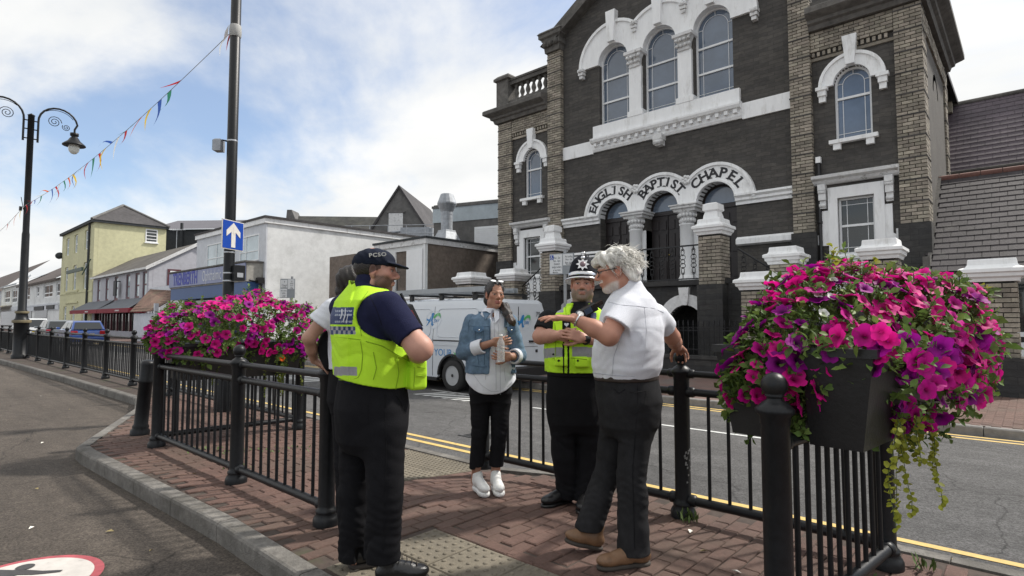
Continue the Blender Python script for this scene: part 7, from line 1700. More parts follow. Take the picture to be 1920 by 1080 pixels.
ho=cloth('hair',S,F_hairw,P.t); wisps(ho,c,M,s,1500,F_hairw,3,lambda q:not(q[1]>.04 and q[2]<.05),.085,.0012,.45,.5)
g=MB()
for q in (-1,1):
    rim=[tuple(Pp(q*(.034+.026*math.cos(2*PI*i/16)),.108-.012*abs(math.cos(2*PI*i/16)),-.004+.019*math.sin(2*PI*i/16))) for i in range(17)]; g.tube(rim,.0022,5); g.tube([tuple(Pp(q*.062,.098,.004)),tuple(Pp(q*.080,.05,.008)),tuple(Pp(q*.084,-.006,.012))],.0026,5)
g.tube([tuple(Pp(-.010,.112,.0)),tuple(Pp(.010,.112,.0))],.002,5); g.build('spectacles',M_blackpl,P.t)
w=MB(); ax=nrm(wrl-ell_); wc=wrl-ax*.022; a1=nrm(np.cross(ax,(0,1,.2))); a2=np.cross(ax,a1)
w.tube([tuple(wc+a1*.0345*math.cos(t)+a2*.0345*math.sin(t)) for t in np.linspace(0,2*PI,17)],.0065,6); wo=w.build('watch',M_steel,P.t); w=MB(); up_=a1*(1 if a1[2]>0 else -1); w.M=Matrix.Translation(wc+up_*.036)@Vector((0,0,1)).rotation_difference(Vector(up_-np.array([0,.7,0]))).to_matrix().to_4x4(); w.lathe([(0,0),(.018,0),(.020,.004),(.018,.009),(0,.009)],(0,0,0),16); w.build('watch_dial',mat('watch_face',(.75,.75,.74),.25),wo)
# ================= support officer in cap and hi-vis vest
P=Person('bearded officer in navy cap and lime hi-vis vest with folded arms seen from behind',705,3.15); J=P.J
c=J(706,508,0.); M=headframe((1,.13),-.03); s=1.03; S=P.skin; nk=J(690,555,.0); head(S,c,M,s,fat=.006,neck=nk,neckr=.064)
shn,eln,wrn=J(726,578,-.16),J(786,652,-.23),J(782,676,.10); S.chain([shn,eln],[.072,.062],.02); S.chain([eln,wrn],[.060,.045],.03); S.ell(eln+np.array([.01,0,-.01]),(.058,.058,.058),None,.02)
shf,elf,wrf=J(646,578,.16),J(700,660,.40),J(775,672,.20); S.chain([shf,elf,wrf],[.062,.055,.035],.02); hand(S,J(778,672,.10),(.5,-.65,-.15),(-.6,-.5,0),1,(.4,.4,.4,.5),.04,1.,.3)
hn,hf=J(720,800,-.08),J(674,800,.10); kn,kf=J(722,905,-.10),J(664,925,.10); an,af=J(717,1046,-.07),J(664,1048,.12); inner(P,[hn,hf],[kn,kf],[an,af],nk,J(690,600,.0))
finish(P,c,M,s,base=(.50,.27,.205),lips=(.42,.17,.14),brow=(.08,.05,.04),beard=((.085,.050,.034),-.040,True),hairline=((.03,.022,.018),.02))
z=lambda y:1.38+(600-y)*3.15/1075; cx=lambda px:(px-705)*3.15/1075; TW=R(-55)
T_A=[(z(716),cx(700),0,.186,.172),(z(690),cx(700),0,.190,.176),(z(640),cx(694),0,.200,.166),(z(592),cx(687),0,.212,.150),(z(565),cx(685),0,.200,.122),(z(547),cx(688),0,.130,.095),(z(534),cx(691),0,.082,.078),(z(524),cx(693),0,.074,.072)]
S=Sdf(.006); S.stack(T_A,TW,.03); sp=shn*.25+eln*.75; hd_=nrm(eln-shn); sleeve(S,shn,eln,.092,.072,hd_,sp,.05); S.cone(shf,shf*.4+elf*.6,.085,.072,.05)
S.disp((-.4,-.5,1.),(.5,.5,1.7),wrinkle(.005,30,1.1,(.8,.2,1.))); po=cloth('polo_shirt',S,F_navy,P.t); VS=LASTV[0]; seam('shirt_seam',P,VS,[[(694,556),(706,580),(716,610)],[(746,650),(760,634),(776,618)]],.0016,F_black,po)
S=Sdf(.005); S.cone(J(689,548,0),J(695,528,0),.083,.081,.01); S.cone(J(688,560,0),J(700,512,0),.070,.070,.004,'s'); cloth('collar',S,F_navy,po)
S=Sdf(.005); S.stack(T_A[:7],TW,.02,off=.018); S.ell(J(738,590,-.22),(.200,.30,.140),None,.012,'s'); S.ell(J(655,580,.32),(.14,.22,.15),None,.012,'s'); S.stack([(z(560),cx(694),0,.10,.10),(z(500),cx(694),0,.12,.12)],0,.01,'s')
S.disp((-.5,-.5,.9),(.1,.5,1.7),lambda X,Y,Z:-.007*np.clip((cx(676)-X)/.006,0,1)*np.clip((Z-z(714))/.006,0,1)+0*Y)
S.disp((-.5,-.5,.9),(.5,.5,1.5),wrinkle(.0035,38,3.,(.9,0,1.)))
bn=nrm((-.20,.0,-1)); S.plane(bn,float(bn@J(640,708,-.1)),np.array([-.5,-.5,.8]),np.array([.5,.5,1.12]))
S.box(J(775,708,-.02),(.050,.075,.062),np.stack([nrm((.8,.6,0)),nrm((-.6,.8,0)),np.array([0,0,1.])],1),.022,.012); S.box(J(781,690,-.04),(.040,.055,.050),np.stack([nrm((.8,.6,0)),nrm((-.6,.8,0)),np.array([0,0,1.])],1),.02,.006)
V,F=S.mesh(1)
def px_of(P,V): d=P.D+V[:,1]; return 960+1075*(V[:,0]+P.r)/d, 600-1075*(V[:,2]-1.38)/d
fc=V[F].mean(1); u,v=px_of(P,fc); nr=np.cross(V[F[:,2]]-V[F[:,0]],V[F[:,3]]-V[F[:,1]]); fro=(nr[:,1]<0); lab=np.zeros(len(F),int)
lab[fro&(u<664-(v-576)*.09)&(v>576)&(v<609)]=1
ck=fro&(u<667)&(v>612)&(v<627); lab[ck]=2; lab[ck&(((u/4.6).astype(int)+(v>619.5).astype(int))%2==0)]=3; lab[fro&(u>628)&(u<671)&(v>687)&(v<703.5)]=5
lab[(lab==1)&((np.abs(v-583)<1.7)|(np.abs(v-591)<1.7)|(np.abs(v-603)<1.5))&(np.sin(u*1.7)+np.sin(u*2.9+v)>-.6)&(u>628)&(u<661)]=4
np_parts(V,F,lab,{0:('hi_vis_vest',F_vis,None),1:('back_panel',F_panel,0),5:('reflective_band',F_refl,0),2:('check_band',F_refl,0),3:('check_band',F_panel,0),4:('panel_print',F_pline,1)},P.t)
F_vseam=fabric('lime_seam',(.27,.44,.02)); vq=[o for o in P.t.children if o.name.startswith('hi_vis_vest')][0]; seam('vest_seam',P,V,[[(676,640),(680,665),(678,692),(672,708),(655,713),(632,712)],[(628,632),(650,634),(676,637)],[(686,640),(715,648),(745,665),(768,678)],[(700,660),(706,690),(700,712)],[(744,668),(748,700),(742,730)],[(766,676),(778,690),(776,728)],[(782,688),(798,690)],[(780,704),(797,706)],[(690,546),(676,566),(672,600),(678,630)]],.0022,F_vseam,vq)
ld=MB()
for a0,b0 in (((648,578),(643,604)),((653,577),(649,606)),((641,580),(638,598))): ld.tube([tuple(J(*a0,-.175)),tuple(J((a0[0]+b0[0])/2+1.5,(a0[1]+b0[1])/2,-.205)),tuple(J(*b0,-.20))],.003,4)
ld.build('drawcord',F_white,P.t)
ra=MB(); ra.M=Matrix.Translation(J(771,590,-.05))@Euler((0,R(-28),R(30))).to_matrix().to_4x4(); ra.box(-.022,.022,-.03,.03,-.08,.06,ch=.01); ra.tube([(0,0,.06),(0,0,.13)],.008,6); ro=ra.build('radio',M_blackpl,P.t); ra=MB(); ra.M=Matrix.Translation(J(768,595,-.10))@Euler((0,R(-28),R(30))).to_matrix().to_4x4(); ra.box(-.006,.024,-.02,.0,-.02,.03); ra.build('radio_label',mat('radio_red',(.22,.03,.03),.5),ro)
trousers(P,F_black,[(z(690),cx(700),0,.185,.165),(z(760),cx(699),0,.188,.196),(z(820),cx(698),0,.17,.175)],[([hn,kn,an],[.120,.096,.092]),([hf,kf,af],[.112,.086,.082])],TW,.011,2.,sl=[[(722,740),(724,850),(722,950),(718,1040)],[(742,742),(752,752),(757,768)],[(690,760),(692,830),(700,880)]])
for he,to in ((V3(J(706,1076,-.07),z=0),V3(J(804,1076,-.01),z=0)),(V3(J(655,1050,.12),z=0),V3(J(742,1050,.20),z=0))):
    S=Sdf(.005); shoe(S,he+np.array([0,0,.02]),to+np.array([0,0,.02]),.050,.10); b=cloth('boot',S,F_boot,P.t); S=Sdf(.005); sole(S,he,to,.052,.014); cloth('sole',S,F_sole,b)
    lc=MB(); d=nrm(to-he); l=np.cross(d,(0,0,1.))
    for i in range(4): q=he+d*(.13+.026*i)+np.array([0,0,.128-.013*i]); lc.tube([tuple(q-l*.026),tuple(q+np.array([0,0,.008])),tuple(q+l*.026)],.0032,4)
    lc.build('laces',F_sole,b)
Pp=lambda x,y,zz:c+M@(np.array([x,y,zz])*s)
S=Sdf(.004); S.ell(Pp(0,-.014,.048),np.array([.087,.112,.074])*s,M,.0); S.plane(-M[:,2],float(-M[:,2]@Pp(0,0,.026)),c-.2,c+.25)
Mb=M@np.array([[1,0,0],[0,math.cos(.20),math.sin(.20)],[0,-math.sin(.20),math.cos(.20)]]); S.ell(Pp(0,.098,.034),np.array([.080,.074,.0095])*s,Mb,.012)
S.disp(c-.2,c+.3,lambda X,Y,Z:.0012*np.sin(120*X+4*np.sin(40*Z))); S.ell(Pp(0,-.108,.040),np.array([.030,.022,.024])*s,M,.012)
cp=cloth('cap',S,F_cap,P.t)
S=Sdf(.004); S.ell(Pp(0,-.024,.025),np.array([.081,.100,.085])*s,M,.0); S.plane(M[:,1],float(M[:,1]@Pp(0,.012,0)),c-.2,c+.25); S.ell(Pp(0,.03,-.085),np.array([.12,.10,.055])*s,M,.01,'s')
for q in (-1,1): S.ell(Pp(q*.085,.0,-.012),np.array([.03,.030,.042])*s,M,.01,'s')
S.disp(c-.2,c+.2,lambda X,Y,Z:.0015*np.sin(300*X+200*Z)*np.sin(260*Z+180*Y)); cloth('hair',S,F_haird,P.t)
ctx=J(708,478,-.0915); text('cap_lettering','PCSO',.034,mat('cap_thread',(.26,.26,.25),.7),Matrix.Translation(ctx)@Euler((R(62),R(-6),R(12))).to_matrix().to_4x4(),cp,depth=.0015,bold=.0008,spacing=1.15)
# ================= woman in the denim jacket
P=Person('woman in blue denim jacket over a long white shirt holding a bottle',918,4.73); J=P.J
c=J(928,553,0.); M=headframe((.36,-1),.02,.05); s=.95; S=P.skin; nk=J(921,590,.02); head(S,c,M,s,fem=True,neck=nk,neckr=.045)
shr,elr,wrr=J(883,602,.0),J(868,661,-.04),J(925,642,-.20); S.chain([shr,elr,wrr],[.05,.042,.026],.02); hand(S,wrr,(.9,-.25,.12),(.25,.9,.15),1,(.55,.6,.6,.7),.05,.92,.4)
shl,ell_,wrl=J(957,602,.0),J(974,667,-.03),J(957,669,-.19); S.chain([shl,ell_,wrl],[.05,.042,.027],.02); hand(S,wrl,(-.95,-.25,.10),(-.2,.9,.1),-1,(.5,.55,.6,.6),.04,.92,.4)
hl,hr=J(901,755,0),J(938,755,0); kl,kr=J(899,812,-.01),J(936,812,-.01); al,ar=J(893,878,.0),J(930,873,.02); inner(P,[hl,hr],[kl,kr],[al,ar],nk,J(920,620,.02))
fts=((V3(J(891,905,.05),z=0),V3(J(913,930,-.20),z=0)),(V3(J(927,905,.06),z=0),V3(J(939,925,-.19),z=0)))
for a,(he,to) in zip((al,ar),fts): P.skin.chain([a,V3(a*.4+he*.6,z=.07)],[.036,.040],.01)
finish(P,c,M,s,base=(.36,.185,.125),lips=(.33,.11,.10),brow=(.03,.02,.018),fem=True)
z=lambda y:1.38+(600-y)*4.73/1075; cx=lambda px:(px-918)*4.73/1075
SB=[(z(742),cx(921),0,.205,.150),(z(715),cx(921),0,.205,.152),(z(685),cx(920),0,.190,.140),(z(650),cx(919),0,.165,.122),(z(618),cx(919),0,.168,.125),(z(598),cx(920),0,.160,.100),(z(588),cx(921),0,.09,.075),(z(578),cx(922),.0,.058,.056)]
S=Sdf(.005); S.stack(SB,R(8),.02); S.ell(J(925,590,-.12),(.028,.09,.058),None,.008,'s'); S.disp((-.4,-.4,.7),(.4,.4,1.5),wrinkle(.0055,40,.3,(.4,.1,1.))); S.disp((-.3,-.3,.7),(.3,.3,1.05),wrinkle(.007,30,4,(1.,0,.12)))
S.op(np.array([-.4,-.4,.6]),np.array([.4,.4,1.]),lambda X,Y,Z:Z-(z(741)+.10*(np.clip(np.abs(X-cx(921))/.2,0,1.1))**2.5+.03)+0*Y,.0,'s'); sh=cloth('shirt',S,F_white,P.t); VS=LASTV[0]; seam('shirt_seam',P,VS,[[(926,606),(929,650),(930,700),(930,740)],[(934,608),(937,650),(938,700),(938,740)],[(886,700),(902,722),(920,734),(945,733),(960,716)],[(912,690),(910,712)],[(945,690),(948,715)]],.0016,F_wseam,sh)
for el,wr,px_ in ((elr,wrr,.50),(ell_,wrl,.42)):
    S=Sdf(.005); d=nrm(wr-el); a=el*(1-.38)+wr*.38; b=el*(1-.68)+wr*.68; S.cone(a,b,.062,.060,.005); S.cone(b-d*.02,b+d*.1,.046,.046,.004,'s'); S.disp(a-.15,b+.15,wrinkle(.004,60,2)); S.plane(d,float(d@b),b-.12,b+.12); S.plane(-d,float(-d@a),a-.12,a+.12); cloth('cuff',S,F_white,sh)
cu=MB()
for q in (-1,1): cu.add([tuple(J(922+q*4,580,-.06)),tuple(J(922+q*13,583,-.055)),tuple(J(922+q*14,597,-.115)),tuple(J(922+q*6,606,-.125))],[(0,1,2,3) if q<0 else (3,2,1,0)])
cuo=cu.build('shirt_collar',F_white,sh); md=cuo.modifiers.new('thick','SOLIDIFY'); md.thickness=.006
S=Sdf(.005); S.stack([(z(694),cx(920),0,.190,.138),(z(660),cx(919),0,.178,.130)]+SB[4:7],R(8),.02,off=.016)
S.chain([shr,shr*.5+elr*.5,elr],[.058,.056,.056],.02); S.cone(elr,elr*.60+wrr*.40,.056,.052,.02); S.chain([shl,shl*.5+ell_*.5,ell_],[.058,.056,.055],.02); S.cone(ell_,ell_*.60+wrl*.40,.055,.052,.02)
for (p0,hw) in ((J(932,612,-.2),.055),(J(936,640,-.2),.068),(J(938,680,-.2),.088)): S.box(p0,(hw,.17,.105),None,.02,.006,'s')
S.stack([(z(597),cx(921),-.02,.085,.10),(z(570),cx(921),-.02,.10,.11)],0,.01,'s')
S.disp((-.4,-.4,.9),(.4,.4,1.5),wrinkle(.0050,44,.9,(.3,.2,1.))); jk=cloth('denim_jacket',S,F_denim,P.t); VJ=LASTV[0]; M_sd=fabric('denim_seam',(.055,.095,.15)); seam('jacket_seam',P,VJ,[[(878,611),(900,613),(918,612)],[(945,612),(955,613),(965,613)],[(890,614),(893,650),(898,684)],[(906,614),(908,650),(908,684)],[(880,684),(900,688),(919,688)],[(956,686),(964,684)],[(917,596),(918,640),(917,690)],[(950,600),(952,640),(958,690)],[(884,594),(878,605),(879,622)],[(958,594),(963,606),(963,622)],[(954,622),(955,650),(957,684)]],.0022,M_sd,jk)
M_stitch=mat('denim_stitch',(.30,.36,.42),.9); M_dden=fabric('dark_denim',(.075,.13,.21),.9,var=.3)
for q in (-1,1):
    lp=MB(); x0,x1=((922-17,922-2),(922+19,922+33))[q>0]; yy=583
    pts=[J(x0+ (0 if q<0 else 1),585,-.06),J((x0+x1)/2,584,-.10),J(x1,588,-.11),J((x0+x1)/2+q*2,600,-.13)]
    lp.add([tuple(p) for p in pts],[(0,1,2,3) if q<0 else (0,3,2,1)]); o=lp.build('jacket_collar',F_denim,jk); md=o.modifiers.new('thick','SOLIDIFY'); md.thickness=.008
    pf=MB(); a=887 if q<0 else 951; dd=-.165; pf.add([tuple(J(a,612,dd+.02)),tuple(J(a+20*(.75 if q>0 else 1),612,dd)),tuple(J(a+20*(.75 if q>0 else 1),619,dd-.003)),tuple(J(a+11*(.75 if q>0 else 1),624,dd-.004)),tuple(J(a,619,dd+.015))],[(0,4,3,2,1)]); o=pf.build('pocket_flap',M_dden,jk); md=o.modifiers.new('thick','SOLIDIFY'); md.thickness=.006
    bt2=MB(); bt2.lathe([(0,-.004),(.007,-.003),(.007,.002),(0,.003)],tuple(J(a+11*(.75 if q>0 else 1),619,dd-.012)),8,axis='y'); bt2.build('button',M_steel,o)
trousers(P,F_black,[(z(690),cx(921),0,.150,.110),(z(735),cx(920),0,.172,.128)],[([hl,kl,al],[.088,.066,.058]),([hr,kr,ar],[.088,.066,.058])],R(6),.006,.4,h=.006)
for he,to in fts:
    S=Sdf(.0045); shoe(S,he+np.array([0,0,.03]),to+np.array([0,0,.03]),.043,.060); b=cloth('trainer',S,F_wshoe,P.t); S=Sdf(.0045); sole(S,he,to,.046,.018); cloth('sole',S,F_wshoe,b)
    lc=MB(); d=nrm(to-he); l=np.cross(d,(0,0,1.))
    for i in range(4): q=he+d*(.105+.022*i)+np.array([0,0,.107-.008*i]); lc.tube([tuple(q-l*.022),tuple(q+np.array([0,0,.006])),tuple(q+l*.022)],.003,4)
    lc.build('laces',F_white,b)
Pp=lambda x,y,zz:c+M@(np.array([x,y,zz])*s)
S=Sdf(.004); S.ell(Pp(0,-.026,.038),np.array([.083,.106,.092])*s,M,.01); S.ell(Pp(0,-.07,-.03),np.array([.070,.05,.075])*s,M,.02); S.ell(Pp(0,.085,-.030),np.array([.068,.085,.105])*s,M,.012,'s')
S.ell(Pp(0,.075,.052),np.array([.036,.04,.03])*s,M,.01,'s')
S.chain([Pp(.045,-.07,-.05),J(946,576,-.02),J(951,588,-.09),J(958,600,-.12),J(963,609,-.125)],[.034,.036,.034,.028,.012],.02)
S.disp(c-.3,c+.3,lambda X,Y,Z:.0025*np.sin(170*X+60*Z+2*np.sin(30*Z))+.002*np.sin(140*Y+90*X)); hv=cloth('hair',S,F_haird,P.t)
S=Sdf(.004); S.chain([J(955,594,-.108),J(960,603,-.13),J(965,612,-.13)],[.030,.026,.010],.02); S.disp(c-.3,c+.3,lambda X,Y,Z:.003*np.sin(190*X+70*Z)); cloth('ponytail_end',S,F_hairb,hv)
g=MB()
for q in (-1,1):
    o_=[Pp(q*(.034+.026*math.cos(2*PI*i/14)),.058-.012*abs(math.cos(2*PI*i/14))-.018*math.sin(2*PI*i/14),.118+.012*math.sin(2*PI*i/14)) for i in range(14)]; g.add([tuple(p) for p in o_],[tuple(range(14))])
g.build('sunglasses_lens',mat('lens_silver',(.80,.80,.80),.15,var=.05,spec=1.),P.t); g=MB()
for q in (-1,1): g.tube([tuple(Pp(q*(.034+.027*math.cos(2*PI*i/14)),.058-.012*abs(math.cos(2*PI*i/14))-.018*math.sin(2*PI*i/14),.118+.012*math.sin(2*PI*i/14))) for i in range(15)],.0022,5); g.tube([tuple(Pp(q*.062,.045,.115)),tuple(Pp(q*.083,-.01,.075)),tuple(Pp(q*.086,-.04,.05))],.002,5)
g.build('sunglasses_frame',M_blackpl,P.t)
bo=T('water_bottle','clear plastic bottle held between the hands of the woman in denim','bottle',(0,0,0)); pb_=J(939,654,-.265); b_=np.array([P.r,P.D,0])+pb_; bo.location=(b_[0]*.741-b_[1]*.672,b_[0]*.672+b_[1]*.741,b_[2]-.10)
M_clear=mat('clear_plastic',(.75,.80,.83),.08,var=0,alpha=.30,spec=.8); m=MB(); m.lathe([(0,0),(.029,0),(.031,.01),(.029,.03),(.031,.06),(.029,.09),(.031,.12),(.028,.15),(.013,.18),(.012,.195)],(0,0,0),18); m.build('bottle_body',M_clear,bo); m=MB(); m.lathe([(0,.193),(.014,.193),(.014,.21),(0,.21)],(0,0,0),12); m.build('cap',F_wshoe,bo)
# ================= policeman in the custodian helmet
P=Person('bearded policeman in tall black helmet and lime vest with hands clasped',1075,4.39); J=P.J
c=J(1092,534,0.); M=headframe((-.14,-1),.05,.03); s=1.05; S=P.skin; nk=J(1091,580,.03); head(S,c,M,s,fat=.008,neck=nk,neckr=.068)
shr,elr,wrr=J(1030,601,.02),J(1013,631,-.06),J(1048,629,-.23); S.chain([shr,elr],[.066,.058],.02); S.chain([elr,elr*.5+wrr*.5,wrr],[.056,.050,.034],.02); hand(S,wrr,(.95,-.12,.10),(.15,.9,.1),1,(.45,.5,.55,.6),.05,1.02,.4)
shl,ell_,wrl=J(1142,603,.02),J(1150,642,-.06),J(1093,634,-.24); S.chain([shl,ell_],[.066,.058],.02); S.chain([ell_,ell_*.5+wrl*.5,wrl],[.056,.050,.034],.02); hand(S,wrl,(-.90,-.28,.30),(-.2,.9,-.1),-1,(.45,.5,.5,.5),.05,1.02,.5)
hl,hr=J(1054,770,0),J(1100,770,0); kl,kr=J(1058,855,-.01),J(1102,855,.01); al,ar=J(1064,932,.02),J(1097,940,-.03); inner(P,[hl,hr],[kl,kr],[al,ar],nk,J(1085,620,.02))
finish(P,c,M,s,base=(.45,.235,.175),lips=(.34,.13,.11),brow=(.09,.06,.045),beard=((.20,.16,.13),-.050,True))
z=lambda y:1.38+(600-y)*4.39/1075; cx=lambda px:(px-1075)*4.39/1075
TP=[(z(690),cx(1078),0,.215,.175),(z(660),cx(1080),0,.228,.188),(z(625),cx(1083),0,.232,.172),(z(600),cx(1084),0,.220,.138),(z(586),cx(1087),0,.165,.105),(z(574),cx(1090),.01,.092,.085),(z(566),cx(1091),.01,.078,.076)]
S=Sdf(.006); S.stack(TP,R(-4),.03); sleeve(S,shr,elr,.084,.074,elr-shr,shr*.30+elr*.70,.05); sleeve(S,shl,ell_,.084,.074,ell_-shl,shl*.3+ell_*.7,.05); S.disp((-.4,-.4,.9),(.4,.4,1.6),wrinkle(.005,34,.5)); S.disp((-.4,-.4,.8),(.4,.4,1.1),wrinkle(.004,40,2))
cloth('shirt',S,F_blackp,P.t)
S=Sdf(.005); S.stack([(z(690),cx(1078),0,.212,.175)]+TP[1:6],R(-4),.02,off=.020); S.ell(J(1090,582,-.16),(.085,.14,.105),None,.01,'s'); S.ell(J(1018,606,0),(.075,.3,.125),None,.012,'s'); S.ell(J(1150,606,0),(.075,.3,.125),None,.012,'s'); S.stack([(z(578),cx(1091),0,.085,.09),(z(540),cx(1091),0,.1,.1)],0,.01,'s')
S.disp((-.4,-.4,.9),(.4,.4,1.6),wrinkle(.004,40,1.5)); S.box(J(1052,678,-.20),(.05,.03,.035),None,.015,.01); S.box(J(1090,680,-.20),(.05,.03,.035),None,.015,.01)
V,F=S.mesh(1); fc=V[F].mean(1); u,v=px_of(P,fc); nr=np.cross(V[F[:,2]]-V[F[:,0]],V[F[:,3]]-V[F[:,1]]); fro=nr[:,1]<0; lab=np.zeros(len(F),int)
sag=(u-1075)**2*.004; lab[fro&(v>650+sag*.3)&(v<668+sag*.3)&(np.abs(u-1063)>9)]=1; lab[fro&(v<586)&((u<1056)&(u>1043))]=1; lab[fro&(v>590)&(np.abs(u-1056)<1.6)|fro&(v>590)&(np.abs(u-1065)<1.6)]=2; lab[fro&(v>586)&(v<602)&(u>1098)&(u<1118)]=3
lab[fro&(np.hypot(u-1047,v-676)<2.3)|fro&(np.hypot(u-1083,v-676)<2.3)|fro&(np.hypot(u-1037,v-664)<2)]=2
lab[(lab==1)&(v<600)]=4; lab[(lab==1)&(u>1063)]=5; np_parts(V,F,lab,{0:('hi_vis_vest',F_vis,None),4:('shoulder_band',F_refl,0),5:('reflective_band',F_refl,0),1:('reflective_band',F_refl,0),2:('zip',F_blackp,0),3:('chest_badge',F_panel,0)},P.t)
seam('vest_seam',P,V,[[(1034,640),(1056,644),(1080,645),(1104,642)],[(1036,672),(1050,670)],[(1070,671),(1100,674)],[(1040,606),(1042,640),(1040,676)],[(1068,596),(1072,640)],[(1060,574),(1062,596),(1075,604)]],.0026,F_vseam,[o for o in P.t.children if o.name.startswith('hi_vis_vest')][0])
m=MB(); m.M=Matrix.Translation(J(1101,582,-.215))@Euler((R(12),R(-29),R(8))).to_matrix().to_4x4(); m.box(-.085,.075,-.02,.02,-.032,.032,ch=.01); m.box(.075,.13,-.012,.012,-.014,.014); ro=m.build('radio',M_blackpl,P.t); m=MB(); m.M=Matrix.Translation(J(1101,582,-.215))@Euler((R(12),R(-29),R(8))).to_matrix().to_4x4(); m.box(-.03,.03,-.023,-.0202,-.02,.02); m.build('radio_screen',mat('radio_screen_blue',(.05,.07,.11),.2),ro)
m=MB(); m.tube([tuple(J(1086,592,-.225)),tuple(J(1112,574,-.17)),tuple(J(1124,566,-.06))],.026,6,flat=.35); m.build('radio_strap',F_blackp,ro)
m=MB(); p0=J(1062,609,-.245); m.plate([(p0[0]-.03,p0[2]-.03),(p0[0]+.03,p0[2]-.03),(p0[0]+.03,p0[2]+.03),(p0[0]-.03,p0[2]+.03)],(),p0[1],p0[1]+.01); bd=m.build('id_holder',F_blackp,P.t); m=MB(); hx=[(p0[0]+.017*math.sin(t)**3,p0[2]+.002+.013*math.cos(t)-.005*math.cos(2*t)-.002*math.cos(3*t)) for t in np.linspace(0,2*PI,25)[:-1]]; m.plate(hx[::-1],(),p0[1]-.004,p0[1]-.0005); m.build('heart_pin',F_white,bd)
ax=nrm(wrl-ell_); wc=wrl-ax*.03; a1=nrm(np.cross(ax,(0,1,.2))); a2=np.cross(ax,a1); w=MB(); w.tube([tuple(wc+a1*.038*math.cos(t)+a2*.038*math.sin(t)) for t in np.linspace(0,2*PI,17)],.011,6); w.lathe([(0,-.046),(.022,-.046),(.022,-.036),(0,-.036)],tuple(wc),12,axis='y'); w.build('watch',M_blackpl,P.t)
trousers(P,F_black,[(z(680),cx(1076),0,.205,.165),(z(740),cx(1075),0,.205,.17),(z(790),cx(1077),0,.19,.15)],[([hl,kl,al],[.112,.088,.082]),([hr,kr,ar],[.112,.088,.084])],0,.009,3.)
S=Sdf(.006); S.stack([(z(702),cx(1077),0,.213,.175),(z(688),cx(1077),0,.213,.175)],0,0.,off=.003); cloth('belt',S,F_blackp,P.t)
for he,to in ((V3(J(1070,940,.06),z=0),V3(J(1016,946,-.10),z=0)),(V3(J(1099,940,.02),z=0),V3(J(1090,960,-.26),z=0))):
    S=Sdf(.005); shoe(S,he+np.array([0,0,.02]),to+np.array([0,0,.02]),.050,.10); b=cloth('boot',S,F_boot,P.t); S=Sdf(.005); sole(S,he,to,.052,.013); cloth('sole',S,F_boot,b)
MM=Matrix([[*M[0],c[0]],[*M[1],c[1]],[*M[2],c[2]],[0,0,0,1]])@Matrix.Translation((0,-.012,.0))@Matrix.Rotation(R(6),4,'X')@Matrix.Diagonal((1.0,1.16,1.02,1))
m=MB(); m.M=MM; m.lathe([(.104,.030),(.132,.022),(.136,.030),(.116,.050),(.109,.058),(.107,.09),(.101,.13),(.088,.172),(.062,.205),(.030,.222),(0,.226)],(0,0,0),32); he_=m.build('helmet',fabric('helmet_felt',(.012,.013,.018),.75),P.t)
m=MB(); m.M=MM; m.lathe([(.1125,.052),(.1145,.058),(.1125,.078),(.109,.080)],(0,0,0),32); m.lathe([(.134,.020),(.139,.026),(.134,.033)],(0,0,0),32); m.build('silver_band',M_steel,he_)
m=MB(); m.M=MM; m.lathe([(0,.222),(.016,.224),(.011,.234),(.019,.243),(.017,.254),(0,.260)],(0,0,0),12); m.build('top_rose',M_steel,he_)
m=MB(); m.M=MM@Matrix.Translation((0,.098,.128))@Matrix.Rotation(PI,4,'Z')@Matrix.Rotation(R(-12),4,'X'); st_=[((.052 if i%2==0 else .030)*math.sin(2*PI*i/16),(.052 if i%2==0 else .030)*math.cos(2*PI*i/16)) for i in range(16)]; m.plate(st_[::-1],(),-.012,.004); m.lathe([(0,-.02),(.012,-.018),(.016,-.012)],(0,0,.055),8,axis='y'); sb_=m.build('star_badge',M_steel,he_)
m=MB(); m.M=MM@Matrix.Translation((0,.098,.128))@Matrix.Rotation(PI,4,'Z')@Matrix.Rotation(R(-12),4,'X'); m.lathe([(0,-.0165),(.021,-.0160),(.022,-.012)],(0,0,0),14,axis='y'); m.build('badge_centre',mat('badge_enamel',(.16,.10,.12),.4,var=.3,scale=200),sb_)
m=MB(); m.M=Matrix([[*M[0],c[0]],[*M[1],c[1]],[*M[2],c[2]],[0,0,0,1]]); m.tube([(-.088,.0,.05),(-.086,.03,-.04),(-.06,.06,-.115),(0,.075,-.145),(.06,.06,-.115),(.086,.03,-.04),(.088,.0,.05)],.003,5); m.build('chin_strap',F_blackp,he_) if False else None
# ================= woman leaning on the rail, mostly hidden behind the officer
P=Person('woman in white tee shirt with dark ponytail half hidden behind the capped officer',655,3.78); J=P.J
c=J(669,530,.05); M=headframe((1,.35),0); s=.94; S=P.skin; nk=J(660,566,.04); head(S,c,M,s,fem=True,neck=nk,neckr=.046)
sh1,el1,wr1=J(622,580,-.06),J(579,634,-.08),J(589,676,.06); S.chain([sh1,el1],[.050,.041],.02); S.chain([el1,el1*.5+wr1*.5,wr1],[.040,.036,.025],.02); hand(S,wr1,(.30,.30,-.30),(-.1,-.2,-.9),1,(.2,.2,.25,.3),.05,.9,.3)
hl,hr=J(646,750,.02),J(664,750,.08); kl,kr=J(648,870,.02),J(664,870,.08); al,ar=J(648,960,.02),J(666,955,.1); inner(P,[hl,hr],[kl,kr],[al,ar],nk,J(655,610,.04))
finish(P,c,M,s,base=(.46,.26,.19),lips=(.36,.14,.12),brow=(.04,.03,.02),fem=True)
z=lambda y:1.38+(600-y)*3.78/1075; cx=lambda px:(px-655)*3.78/1075
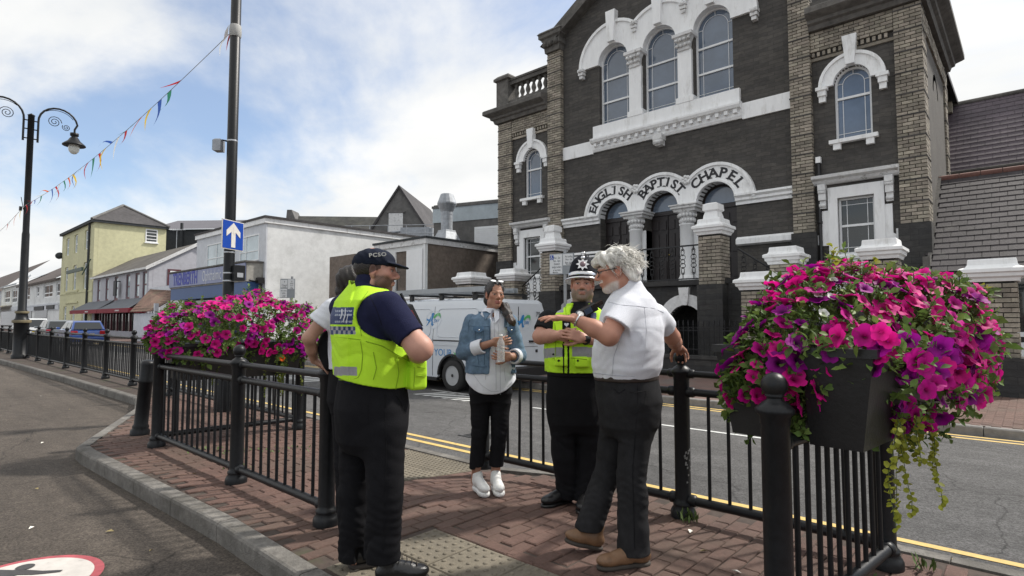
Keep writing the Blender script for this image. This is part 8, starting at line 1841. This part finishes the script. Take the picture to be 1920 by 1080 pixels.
S=Sdf(.006); S.stack([(z(690),cx(650),.04,.165,.125),(z(640),cx(650),.04,.17,.135),(z(600),cx(652),.04,.185,.125),(z(575),cx(656),.04,.165,.10),(z(562),cx(659),.04,.09,.075)],R(-58),.03); sleeve(S,sh1+np.array([.02,0,.01]),sh1*.3+el1*.7,.070,.094,el1-sh1,sh1*.5+el1*.5,.04); S.cone(sh1*.6+el1*.4,el1,.040,.078,.004,'s'); S.disp((-.4,-.4,1.),(.4,.4,1.6),wrinkle(.006,36,2.)); cloth('tee_shirt',S,F_white,P.t)
trousers(P,F_black,[(z(690),cx(652),.05,.16,.12),(z(750),cx(654),.05,.17,.14)],[([hl,kl,al],[.09,.07,.06]),([hr,kr,ar],[.09,.07,.06])],R(-60),.006,1.)
for a in (al,ar):
    he=V3(a+np.array([-.03,0,0]),z=0); to=V3(a+np.array([.20,.08,0]),z=0); S=Sdf(.006); shoe(S,he+np.array([0,0,.02]),to+np.array([0,0,.02]),.044,.06); b=cloth('trainer',S,F_boot,P.t); S=Sdf(.006); sole(S,he,to,.046,.013); cloth('sole',S,F_boot,b)
Pp=lambda x,y,zz:c+M@(np.array([x,y,zz])*s)
S=Sdf(.0045); S.ell(Pp(0,-.026,.036),np.array([.083,.106,.092])*s,M,.01); S.ell(Pp(0,.085,-.030),np.array([.075,.085,.100])*s,M,.012,'s'); S.chain([Pp(0,-.115,.03),J(645,514,.02),J(640,530,.02),J(637,548,.02),J(637,558,.02)],[.030,.034,.033,.026,.010],.02); S.disp(c-.3,c+.3,lambda X,Y,Z:.003*np.sin(150*X+60*Z)); cloth('hair',S,F_haird,P.t)
m=MB(); m.lathe([(.024,-.004),(.027,0),(.024,.004)],tuple(wr1*.86+el1*.14),14); m.lathe([(.026,-.003),(.028,0),(.026,.003)],tuple(wr1*.96+el1*.04),14); m.build('bracelet',M_steel,P.t)
S=Sdf(.006); S.ell(J(614,652,.0),(.062,.05,.115),None,.01); S.ell(J(620,680,.0),(.05,.05,.06),None,.02); S.chain([J(620,625,.0),J(634,580,-.03),J(650,562,.02)],[.012,.012,.012],.005); bg=T('shoulder_bag','black shoulder bag hanging at the hip of the woman leaning on the rail','bag',P.t.location,YAW); cloth('bag_body',S,F_black,bg)
